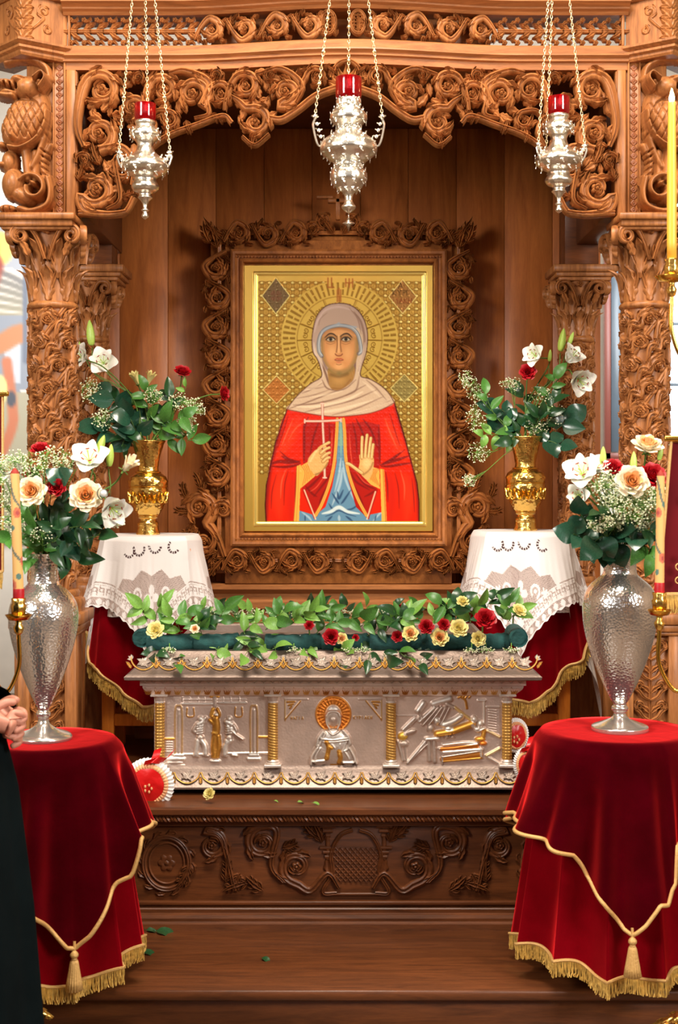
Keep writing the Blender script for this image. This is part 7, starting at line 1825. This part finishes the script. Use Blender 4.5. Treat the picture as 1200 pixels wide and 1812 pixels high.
# ================================================================== HANGING LAMPS
def chain(mb, a, b_, link=.013, r=.0016):
    a = np.array(a, float); b_ = np.array(b_, float); L = np.linalg.norm(b_-a); n = int(L/(link*.86)); d = (b_-a)/L
    s1 = np.cross(d, [0, 1., 0]); s1 /= np.linalg.norm(s1); s2 = np.cross(d, s1)
    th = np.linspace(0, 2*PI, 10)
    for i in range(n):
        c = a+d*(i+.5)*L/n; s_ = s1 if i % 2 else s2
        tube(mb, c+np.cos(th)[:, None]*d*link*.55+np.sin(th)[:, None]*s_*link*.28, r, 4, cap=False)
def hanging_lamp(cxp, D, unit, base_y, prof, glass, chains, arms, label, cross):
    cx = X(cxp, D); s_ = S(D); z = lambda y: Z(y, D)
    t = thing('hanging_oil_lamp', label, 'lamp', (cx, D, z(base_y)))
    pr = [(max(w, .4)*s_, z(y)) for y, w in prof]
    def ch(R, ZZ, T): return R*(1+.02*np.abs(np.sin(T*8))*(R > 14*s_))
    fine = smooth_prof(pr, 5); fine[:, 0] = np.maximum(fine[:, 0], .001)
    mb = MB(); lathe(mb, fine, cx, D, 64, ch); mb.build('lamp_body', M['lamp_silver'], t, sharp=0)
    # pierced floral chasing
    mb = MB()
    for y, w in prof:
        if w > 24 or (w > 18 and unit > 1):
            n = 10
            for k in range(n):
                a = k/n*2*PI+y
                mp = lambda u, v, ww: np.stack([cx+(w*1.0+ww)*s_*np.sin(a+u/w)+0*v, D-(w*1.0+ww)*s_*np.cos(a+u/w)+0*v, z(y)-v*s_+0*ww+0*u], -1)
                rosette(mb, 0, 0, 3.6, mp, 1.0, 5); leafr(mb, 0, 3, .6, 6, 2, .8, mp, .9, lobes=1, n=6); leafr(mb, 0, -3, -.6, 6, 2, -.8, mp, .9, lobes=1, n=6)
    mb.build('chased_flowers', M['lamp_silver'], t)['kind'] = 'stuff'
    gy0, gy1, gw = glass
    mb = MB(); lathe(mb, [(gw*.78*s_, z(gy1)), (gw*.92*s_, z(gy1-3)), (gw*s_, z(gy1-8)), (gw*s_, z(gy0)), (gw*.93*s_, z(gy0)), (gw*.93*s_, z(gy1-8)), (gw*.7*s_, z(gy1-2))], cx, D, 40, cap=False); mb.build('red_glass_cup', M['red_glass'], t, sharp=.5)
    mb = MB(); lathe(mb, [(.001, z(gy1-4)), (gw*.8*s_, z(gy1-5)), (gw*.9*s_, z(gy1-16)), (.001, z(gy1-16))], cx, D, 32, cap=False); mb.build('lamp_oil', M['red_glass'], t, sharp=.5)
    mb = MB(); fz = z(gy0+8); lathe(mb, [(.0008, fz-.008), (.0045, fz-.002), (.004, fz+.006), (.0015, fz+.014), (.0004, fz+.018)], cx+.004, D-.005, 12); mb.build('wick_flame', M['flame'], t)
    pl = bpy.data.lights.new('lamp_glow', 'POINT'); pl.energy = .8; pl.color = (1, .35, .15); pl.shadow_soft_size = .02; lo = bpy.data.objects.new('lamp_glow', pl); COL.objects.link(lo); lo.location = (cx, D, fz+.05)
    hub = (X(cxp+chains[3], D), D+.02, 3.62)
    rr = arms[0]*s_; ay = arms[1]
    for k, (ang) in enumerate(chains[2]):
        a = math.radians(ang); ex, ey = cx+rr*math.sin(a), D-rr*math.cos(a)
        mb = MB(); r1 = arms[2]*s_
        P0 = np.array([cx+r1*math.sin(a), D-r1*math.cos(a), z(ay+arms[3])]); P1 = np.array([ex, ey, z(ay)])
        d = (P1-P0); out = np.array([math.sin(a), -math.cos(a), 0])
        tube(mb, catmull([P0-out*.012, P0+out*.012-np.array([0, 0, .012]), P0*.4+P1*.6+out*.014, P1+np.array([0, 0, -.008]), P1-out*.006+np.array([0, 0, .006])], 6), .0035, 6)
        for q in (.2, .45, .7, .95):
            c = P0*(1-q)+P1*q; ball(mb, c[0], c[1], c[2], .0055, .004, .0065, 7, 5)
            tube(mb, [tuple(c), tuple(c+out*.012+np.array([0, 0, .006]))], .002, 4); tube(mb, [tuple(c), tuple(c-out*.010+np.array([0, 0, .004]))], .002, 4)
        ball(mb, P1[0], P1[1], P1[2], .008, nu=8, nv=6); mb.build('scroll_arm', M['lamp_silver'], t)
        mb = MB(); chain(mb, P1, hub)
        for q in chains[1]: c = P1+(np.array(hub)-P1)*q; ball(mb, c[0], c[1], c[2], .0075, .0075, .006, 8, 6)
        mb.build('chain', M['chain'], t, sharp=0)
    mb = MB(); lathe(mb, [(.002, hub[2]+.05), (.012, hub[2]+.04), (.03, hub[2]+.01), (.034, hub[2]), (.004, hub[2]-.004)], hub[0], hub[1], 24); mb.build('chain_canopy', M['lamp_silver'], t)
    mb = MB(); chain(mb, (hub[0], hub[1], hub[2]+.05), (hub[0], hub[1], 5.2), .03, .003); mb.build('hanging_chain', M['chain'], t, sharp=0)
    if cross:
        mb = MB(); c = (cx, D, z(395)); 
        for k in range(4):
            a = k*PI/2; dx, dz = math.sin(a), math.cos(a); L = .026 if k % 2 == 0 else .02
            V = [(c[0]+dx*L, D, c[2]+dz*L), (c[0]+(dx*.25+dz*.25)*.026, D, c[2]+(dz*.25-dx*.25)*.026), (c[0]+(dx*.25-dz*.25)*.026, D, c[2]+(dz*.25+dx*.25)*.026), (c[0], D-.004, c[2]), (c[0], D+.004, c[2])]
            mb.add(np.array(V), [[0, 1, 3], [0, 3, 2], [0, 4, 1], [0, 2, 4]])
        tube(mb, [(cx, D, z(376)), (cx, D, z(388))], .0015, 5); mb.build('pendant_cross', M['lamp_silver'], t, smooth=False)
M['chain'] = mat('pale_gold_chain', srgb(238, 222, 180), .3, 1.0)
cprof = [(176, 20), (180, 21), (186, 20), (190, 19), (195, 25), (205, 32), (214, 31), (222, 22), (227, 20), (233, 23), (240, 32), (250, 45), (260, 50), (270, 49), (280, 38), (288, 26), (292, 24), (298, 25), (303, 30), (312, 32), (322, 30), (334, 20), (342, 10), (352, 7), (360, 9), (366, 13), (372, 9), (377, 2)]
hanging_lamp(617, 4.2, 2, 400, cprof, (138, 178, 23), (0, (.12, .24, .36, .48, .6, .72), (-83, 83, 180), 2), (60, 208, 47, 44), 'large silver oil lamp with red glass hanging in the middle', True)
sprof = [(214, 17), (218, 18), (223, 16), (228, 22), (236, 27), (243, 26), (250, 17), (258, 14), (266, 16), (274, 22), (282, 33), (292, 41), (300, 40), (308, 32), (314, 21), (320, 19), (325, 22), (331, 24), (338, 20), (342, 12), (347, 11), (350, 13), (354, 9), (360, 5), (368, 4), (372, 7), (375, 4), (380, 6), (384, 6), (388, 1)]
hanging_lamp(257, 4.42, 1, 390, sprof, (184, 216, 19), (0, (.2, .4, .6), (-80, 80, 180), -6), (46, 272, 34, 20), 'smaller silver oil lamp with red glass hanging at left', False)
hanging_lamp(989, 4.42, 1, 378, [(y-11, w) for y, w in sprof], (172, 205, 19), (0, (.2, .4, .6), (-60, 75, 200), -2), (46, 261, 34, 20), 'smaller silver oil lamp with red glass hanging at right', False)

# ================================================================== RIBBON ROSETTES
def rosette_ribbon(px, py, D, r, rot, label, squash=1.0, tails=True):
    c = np.array(W3(px, py, D)); t = thing('ribbon_rosette', label, 'rosette', tuple(c-np.array([0, 0, r])))
    Rz = Matrix.Rotation(rot, 3, 'Z')
    def add(mb, V, f): V = np.asarray(V)@np.array(Rz).T+c; mb.add(V, f)
    n = 160; th = np.linspace(0, 2*PI, n, endpoint=False); pl = np.sin(th*40)
    rings = []
    for q, dy in ((.70, -.006), (.80, -.010), (.92, -.008), (1.0, -.003)):
        rr = r*q*(1+.012*pl); rings.append(np.stack([rr*np.cos(th)*squash, dy+.006*pl*(q-.6)*2, rr*np.sin(th)], -1))
    mb = MB(); add(mb, np.stack(rings, 1).reshape(-1, 3), grid_faces(n, 4, True)); mb.build('pleated_frill', M['white_frill'], t, sharp=0)
    mb = MB(); add(mb, np.stack([np.stack([r*q*np.cos(th)*squash, dy+.002*pl*(q > .66), r*q*np.sin(th)], -1) for q, dy in ((.62, -.016), (.68, -.018), (.76, -.016), (.79, -.010))], 1).reshape(-1, 3), grid_faces(n, 4, True)); mb.build('peach_ring', M['peach_satin'], t, sharp=0)
    mb = MB(); add(mb, np.stack([np.stack([r*q*np.cos(th)*squash, dy+.003*np.sin(th*5+q*9)*q, r*q*np.sin(th)], -1) for q, dy in ((.01, -.022), (.2, -.024), (.4, -.022), (.64, -.017))], 1).reshape(-1, 3), grid_faces(n, 4, True)); mb.build('satin_centre', M['red_satin'], t, sharp=0)
    mb = MB()
    for k in range(5): a = k*1.257; V = []; ball(mb, c[0]+.012*math.cos(a)*squash, c[1]-.028, c[2]+.012*math.sin(a)-.01, .004, .003, .006, 6, 4)
    mb.build('tiny_flower_print', M['peach_satin'], t)
    if tails:
        for k, (dx, dz, L) in enumerate(((.3, 1.0, .10), (.75, .8, .11), (-.2, -1, .08))):
            mb = MB(); s_ = np.linspace(0, 1, 12); u = np.linspace(-1, 1, 4)
            base = c+np.array([dx*r*.5*0, -.012, (r*.75 if dz > 0 else -r*.8)])
            P_ = base[None, None]+np.stack([np.broadcast_to((dx*L*s_[:, None]+u[None]*.018*(1-.3*s_[:, None])*abs(dz)), (12, 4)), -.015*np.sin(s_*5)[:, None]+0*u[None], dz*L*.45*s_[:, None]+u[None]*.014*abs(dx)+.01*np.sin(s_*7)[:, None]], -1)
            mb.add(P_.reshape(-1, 3), grid_faces(12, 4)); mb.build('ribbon_tail', M['red_satin'], t, sharp=0)
rosette_ribbon(264, 1387, 4.62, .089, -.15, 'round red satin rosette with white frill left of the casket')
rosette_ribbon(912, 1301, 4.78, .062, .25, 'red rosette with white frill right of the casket, upper one', .8, False)
rosette_ribbon(927, 1351, 4.66, .055, .3, 'smaller red and white rosette right of the casket, lower one', .75, True)

# ================================================================== CANDLE STANDS AND PAINTED CANDLES
def painted_candle(px, y0, y1, D, w, label, seed, lean=0.0):
    x = X(px, D); z1, z0 = Z(y0, D), Z(y1, D); r = w/2*S(D); n, m = 24, 120
    th = np.linspace(0, 2*PI, n, endpoint=False)[:, None]; zz = np.linspace(z0, z1, m)[None]
    R = r*(1-.18*(zz-z0)/(z1-z0)); V = np.stack([x+lean*(zz-z0)+R*np.cos(th), D+R*np.sin(th), zz+0*th], -1)
    q = (zz-z0)/(z1-z0); col = np.tile(np.array(srgb(228, 178, 108)), (n, m, 1))
    tw = (th/(2*PI)+q*2.1+.07*np.sin(q*17+seed)) % 1
    def setc(mk, c): col[mk] = srgb(*c)
    setc((np.abs(tw-.5) < .05)+0*(zz > 0) > 0, (96, 108, 96)); 
    for k in range(5):
        cz = .12+k*.19; ct = (.3+k*.41+seed) % 1; d = np.hypot(((th/(2*PI)-ct+.5) % 1-.5)*2.2, (q-cz)*7)
        setc(d < .3, (206, 110, 78)); setc(d < .13, (170, 70, 66)); d2 = np.hypot(((th/(2*PI)-ct-.22+.5) % 1-.5)*2.4, (q-cz-.07)*8); setc(d2 < .2, (84, 120, 110))
    t = thing('painted_candle', label, 'candle', (x, D, z0))
    mb = MB(); mb.add(V.reshape(-1, 3), grid_faces(n, m, True), col.reshape(-1, 3)); mb.build('wax_body', M['paint'], t, sharp=0)
    mb = MB(); zt = z1; xt = x+lean*(z1-z0); lathe(mb, [(r*.82, zt-.001), (r*.7, zt+.006), (r*.35, zt+.012), (.0015, zt+.016)], xt, D, 20); mb.build('candle_tip', M['anther'], t)
    mb = MB(); lathe(mb, [(r*1.03, z0-.002), (r*1.05, z0+.004), (r*1.05, z0+.03), (r*1.0, z0+.032)], x, D, 24); mb.build('red_band', M['rose_red'], t)
    return x, D, z0
def cup(t, x, D, z, r=.03):
    mb = MB(); lathe(mb, [(.004, z-.10), (.010, z-.095), (.014, z-.08), (.008, z-.07), (.009, z-.05), (.018, z-.04), (.02, z-.02), (.016, z-.012), (.019, z), (.017, z+.002), (.001, z-.004)], x, D, 28, lambda R, Z_, T: R*(1+.08*np.sin(T*8)), cap=False); mb.build('candle_cup', M['gold'], t, sharp=0)
    mb = MB(); lathe(mb, [(.004, z-.062), (r, z-.058), (r*1.28, z-.046), (r*1.33, z-.044), (r, z-.052), (.004, z-.056)], x, D, 32, cap=False); mb.build('drip_pan', M['gold_plain'], t, sharp=0)
def stand(px, D, cups, foot_px, label, arms=True):
    x = X(px, D); t = thing('candle_stand', label, 'candle stand', (x, D, 0))
    zs = [c[2] for c in cups]; zt = max(zs)-.1 if arms else zs[0]-.10
    pr = [(.03, .17), (.018, .2), (.022, .24), (.014, .27), (.014, .5), (.022, .52), (.022, .54), (.014, .56), (.013, .85), (.02, .87), (.02, .89), (.012, .91), (.011, zt-.03), (.016, zt-.02), (.01, zt)]
    mb = MB(); lathe(mb, [p for p in pr if p[1] <= zt+.001], x, D, 24); mb.build('pole', M['gold_plain'], t, sharp=.6)
    fx = X(foot_px, D)
    for k in range(3):
        a = math.atan2(0, fx-x)+k*2*PI/3-.12; ca, sa = math.cos(a), math.sin(a); L = abs(fx-x)+.01
        mb = MB(); tube(mb, catmull([(x, D, .2), (x+ca*L*.35, D+sa*L*.35, .22), (x+ca*L*.7, D+sa*L*.7, .13), (x+ca*L*.9, D+sa*L*.9, .05), (x+ca*L, D+sa*L, .03), (x+ca*(L+.03), D+sa*(L+.03), .02)], 5), np.interp(np.linspace(0, 1, 26), [0, .5, .8, 1], [.02, .026, .016, .02]), 10)
        ball(mb, x+ca*L*.62, D+sa*L*.62, .165, .022, .022, .03, 10, 8); ball(mb, x+ca*L, D+sa*L, .026, .034, .028, .024, 12, 8)
        for g in (-.35, 0, .35): ball(mb, x+math.cos(a+g)*(L+.03), D+math.sin(a+g)*(L+.03), .016, .014, .014, .016, 8, 6)
        leafm = lambda u, v, w: np.stack([x+ca*(L*.3+v*.002+w*.0015)-sa*u*.002, D+sa*(L*.3+v*.002+w*.0015)+ca*u*.002, .235-v*.0012+w*.002+0*u], -1)
        acanthus(mb, 0, 0, PI/2, 60, 16, 0, leafm, 5)
        mb.build('lion_foot', M['gold'], t, sharp=0)
    for (cx, cy, cz, rr) in cups:
        cup(t, cx, cy, cz, rr)
        if abs(cx-x) > .01:
            mb = MB(); tube(mb, catmull([(x, cy, cz-.22), ((x+cx)/2, cy, cz-.26), (cx, cy, cz-.19), (cx, cy, cz-.10)], 8), .006, 8); mb.build('arm', M['gold_plain'], t)
    return t
DL = 3.75
a = painted_candle(33, 838, 1062, DL, 19, 'painted candle with flower vine in a gilt cup at far left', .3, -.03)
stand(-12, DL, [(a[0], a[1], a[2]+.004, .028)], 78, 'gilt candle stand with clawed feet at far left', True)
DL = 3.6
a = painted_candle(1167, 842, 1052, DL, 17, 'painted candle with red flowers beside the banner at right', 1.1, .012)
zc = Z(462, DL); xt = X(1193, DL)
t = thing('tall_candle', 'tall lit yellow candle at the upper right edge', 'candle', (xt, DL, zc))
mb = MB(); H0 = Z(186, DL); lathe(mb, smooth_prof([(.0125, zc-.002), (.0125, zc+.2), (.0095, H0-.01), (.007, H0), (.002, H0-.002)], 4), xt-.006, DL, 24); mb.build('wax_body', M['wax'], t, sharp=0)
mb = MB(); tube(mb, [(xt-.006, DL, H0-.004), (xt-.005, DL, H0+.008)], .0012, 5); mb.build('wick', M['black'], t)
mb = MB(); lathe(mb, smooth_prof([(.001, H0), (.006, H0+.010), (.0075, H0+.018), (.005, H0+.03), (.001, H0+.044)], 4), xt-.006, DL, 16); mb.build('flame', M['flame'], t)
pl = bpy.data.lights.new('candle_glow', 'POINT'); pl.energy = 1.2; pl.color = (1, .65, .3); pl.shadow_soft_size = .015; lo = bpy.data.objects.new('candle_glow', pl); COL.objects.link(lo); lo.location = (xt, DL-.03, H0+.05)
stand(1226, DL, [(a[0], a[1], a[2]+.004, .024), (xt-.006, DL, zc+.004, .034)], 1190, 'branched gilt candle stand with clawed feet at far right', True)

# ================================================================== BANNER at the right edge
def banner(px0, px1, py0, py1, D, label, flip=1):
    x0, x1 = X(px0, D), X(px1, D); z1, z0 = Z(py0, D), Z(py1, D)
    t = thing('hanging_banner', label, 'banner', ((x0+x1)/2, D, z0-.06))
    n, m = 30, 30; u = np.linspace(0, 1, n)[:, None]; v = np.linspace(0, 1, m)[None]
    V = np.stack([x0+(x1-x0)*u-.035*flip*(v)*(u < 2)*(1-u)+0*v, D+.012*np.sin(u*9)+0*v, z1+(z0-z1)*v+0*u], -1); V2 = V+np.array([0, .006, 0])
    mb = MB(); mb.add(V.reshape(-1, 3), grid_faces(n, m)); mb.add(V2.reshape(-1, 3), grid_faces(n, m)); mb.build('velvet_field', M['velvet_dark'], t, sharp=0)
    mb = MB(); tube(mb, V[0], .0045, 6); tube(mb, V[:, 0], .0045, 6); tube(mb, V[-1], .0045, 6); tube(mb, V[:, -1], .005, 6); mb.build('gold_border', M['cord'], t)
    Pb = Pan(D-.012); mb = MB()
    for (x, y, r, a0, d) in ((px0+14, 1002, 9, .5, 1), (px0+13, 1028, 8, -.8, -1), (px0+22, 982, 8, 2., 1), (px0+30, 1015, 10, 1, -1), (px0+30, 880, 10, 1, -1), (px0+40, 940, 12, 0, 1)):
        stroke(mb, spiral(x, y, r, a0, d, 1.2, 20, .2), 1.1, 1.6, Pb, prof=PROF_RD)
        leafr(mb, x, y, a0, r, 2.5, .8, Pb, 1.6)
    mb.build('gold_embroidery', M['cord'], t)
    hem = V[:, -1]+np.array([0, -.002, 0]); mb = MB(); fringe(mb, hem, .055, .0035, .002); stuff_part(mb, 'gold_fringe', M['fringe'], t)
    mb = MB(); lathe(mb, [(.009, z1+.0), (.009, z1+.02)], (x0+x1)/2, D, 12); box(mb, x0-.02, x1+.02, D-.008, D+.008, z1-.002, z1+.014); mb.build('cross_bar', M['gold_plain'], t, smooth=False)
    mb = MB(); lathe(mb, [(.011, 0), (.011, z1)], (x0+x1)/2, D+.03, 16); lathe(mb, [(.06, 0), (.06, .015), (.03, .03), (.012, .05)], (x0+x1)/2, D+.03, 24); mb.build('banner_pole', M['gold_plain'], t, sharp=.6)
banner(1188, 1330, 780, 1052, 3.72, 'maroon velvet banner with gold embroidery and fringe at the right edge')
banner(-170, 4, 700, 1012, 4.25, 'banner with gold fringe at the left edge behind the robed person', -1.2)

# ================================================================== ROBED PERSON at the left edge
def skin_body(name, verts, edges, radii, m, par, sub=2, root=0):
    me = bpy.data.meshes.new(name); me.from_pydata([tuple(v) for v in verts], edges, []); me.update()
    o = bpy.data.objects.new(name, me); COL.objects.link(o); o.parent = par; WL[o.name] = (0, 0, 0)
    md = o.modifiers.new('skin', 'SKIN'); md.use_smooth_shade = True
    for i, r in enumerate(radii):
        sv = me.skin_vertices[0].data[i]; sv.radius = (r, r) if not hasattr(r, '__len__') else r; sv.use_root = (i == root)
    s_ = o.modifiers.new('sub', 'SUBSURF'); s_.levels = sub; s_.render_levels = sub
    dg = bpy.context.evaluated_depsgraph_get(); ev = o.evaluated_get(dg); new = bpy.data.meshes.new_from_object(ev)
    o.modifiers.clear(); o.data = new; new.materials.clear(); new.materials.append(m)
    return o
def person():
    bx, by = -1.045, 3.33
    t = thing('person', 'person in a black robe with hands clasped, cut off by the left edge', 'person', (bx, by, 0))
    # local coordinates relative to (bx,by,0); facing +x (towards the shrine middle)
    V = [(0, 0, .95), (0, 0, 1.2), (0, 0, 1.40), (0, 0, 1.50), (.01, 0, 1.56), (.02, 0, 1.66), (.02, 0, 1.74), (0, .10, .90), (0, .10, .5), (0, .10, .1), (.12, .10, .05), (0, -.10, .90), (0, -.10, .5), (0, -.10, .1), (.12, -.10, .05),
         (0, .19, 1.40), (-.02, .25, 1.15), (.10, .19, 1.06), (.19, .04, 1.07), (0, -.19, 1.40), (-.02, -.26, 1.15), (.10, -.2, 1.05), (.185, -.07, 1.06)]
    E = [(0, 1), (1, 2), (2, 3), (3, 4), (4, 5), (5, 6), (0, 7), (7, 8), (8, 9), (9, 10), (0, 11), (11, 12), (12, 13), (13, 14), (2, 15), (15, 16), (16, 17), (17, 18), (2, 19), (19, 20), (20, 21), (21, 22)]
    R = [.14, .14, .13, .055, .06, .10, .085, .09, .06, .045, .035, .09, .06, .045, .035, .055, .045, .035, .024, .055, .045, .035, .024]
    skin_body('body', V, E, R, M['skin'], t)
    # face details, beard and hair
    mb = MB(); ball(mb, .0, 0, 1.69, .108, .095, .115, 20, 14); ball(mb, -.06, 0, 1.60, .07, .08, .09, 14, 10); mb.build('hair', M['beard'], t, local=True)
    mb = MB(); ball(mb, .085, 0, 1.55, .05, .06, .09, 14, 10); mb.build('beard', M['beard'], t, local=True)
    mb = MB(); tube(mb, [(.115, 0, 1.68), (.135, 0, 1.645), (.118, 0, 1.635)], [.010, .015, .010], 8); mb.build('nose', M['skin'], t, local=True)
    for g in (-1, 1):
        mb = MB(); ball(mb, .108, g*.032, 1.675, .012, nu=10, nv=8); mb.build('eye', M['pearl'], t, local=True)
        mb = MB(); ball(mb, .01, g*.1, 1.655, .02, .01, .032, 10, 8); mb.build('ear', M['skin'], t, local=True)
    # robe
    n = 96; rg = np.random.RandomState(2)
    lv = [(.03, .31, .27), (.3, .30, .255), (.6, .28, .235), (.9, .245, .22), (1.02, .215, .215), (1.12, .195, .215), (1.3, .19, .22), (1.40, .155, .20), (1.455, .08, .12), (1.485, .065, .07)]
    zz = np.linspace(.03, 1.485, 60); al = np.linspace(0, 2*PI, n, endpoint=False)
    rx = np.interp(zz, [a for a, b, c in lv], [b for a, b, c in lv]); ry = np.interp(zz, [a for a, b, c in lv], [c for a, b, c in lv])
    f = (1-zz/1.5)**1.1*.016; wob = np.sin(al*9+.5)[:, None]*f[None]+np.sin(al*17)[:, None]*f[None]*.4
    Vv = np.stack([(rx[None]+wob)*np.cos(al)[:, None], (ry[None]+wob)*np.sin(al)[:, None], zz[None]+0*al[:, None]], -1)
    mb = MB(); mb.add(Vv.reshape(-1, 3), grid_faces(n, 60, True)); mb.build('robe', M['robe'], t, local=True, sharp=0)
    for g in (-1, 1):
        P_ = catmull([(0, g*.17, 1.41), (-.02, g*.26, 1.2), (.06, g*.22, 1.07), (.15, g*.11, 1.05)], 8); r = np.interp(np.linspace(0, 1, len(P_)), [0, .3, .7, 1], [.075, .078, .075, .085])
        mb = MB(); tube(mb, P_, r*(1+.04*np.sin(np.arange(len(P_))*1.3)), 20, cap=False)
        e = P_[-1]; drop_ = [(e[0]-.02, e[1], e[2]-.02), (e[0]-.04, e[1], e[2]-.14), (e[0]-.06, e[1], e[2]-.24)]
        tube(mb, catmull(drop_, 5), np.interp(np.linspace(0, 1, 11), [0, .6, 1], [.075, .06, .03]), 16); mb.build('sleeve', M['robe'], t, local=True, sharp=0)
    # hands clasped: palm and five fingers each
    for g in (-1, 1):
        b = Vector((.185, g*.05, 1.065)); vs = [tuple(b), tuple(b+Vector((.035, -g*.012, -.005))), tuple(b+Vector((.065, -g*.025, -.02)))]
        es = [(0, 1), (1, 2)]; rs = [.024, (.034, .02), (.036, .018)]
        for k in range(4):
            o = b+Vector((.062-.004*k, -g*.028, .020-.019*k)); i = len(vs)
            L = (.030, .034, .032, .026)[k]
            pts = [o, o+Vector((.022, -g*.010, -.006)), o+Vector((.026, -g*(.010+L*.6), -.022)), o+Vector((.006, -g*(.012+L), -.030))]
            vs += [tuple(p) for p in pts]; es += [(2, i), (i, i+1), (i+1, i+2), (i+2, i+3)]; rs += [.011, .0098, .009, .0078]
        i = len(vs); vs += [tuple(b+Vector((.02, -g*.01, .03))), tuple(b+Vector((.05, -g*.025, .045))), tuple(b+Vector((.07, -g*.04, .042)))]; es += [(1, i), (i, i+1), (i+1, i+2)]; rs += [.014, .011, .0095]
        skin_body('hand', vs, es, rs, M['skin'], t)
person()
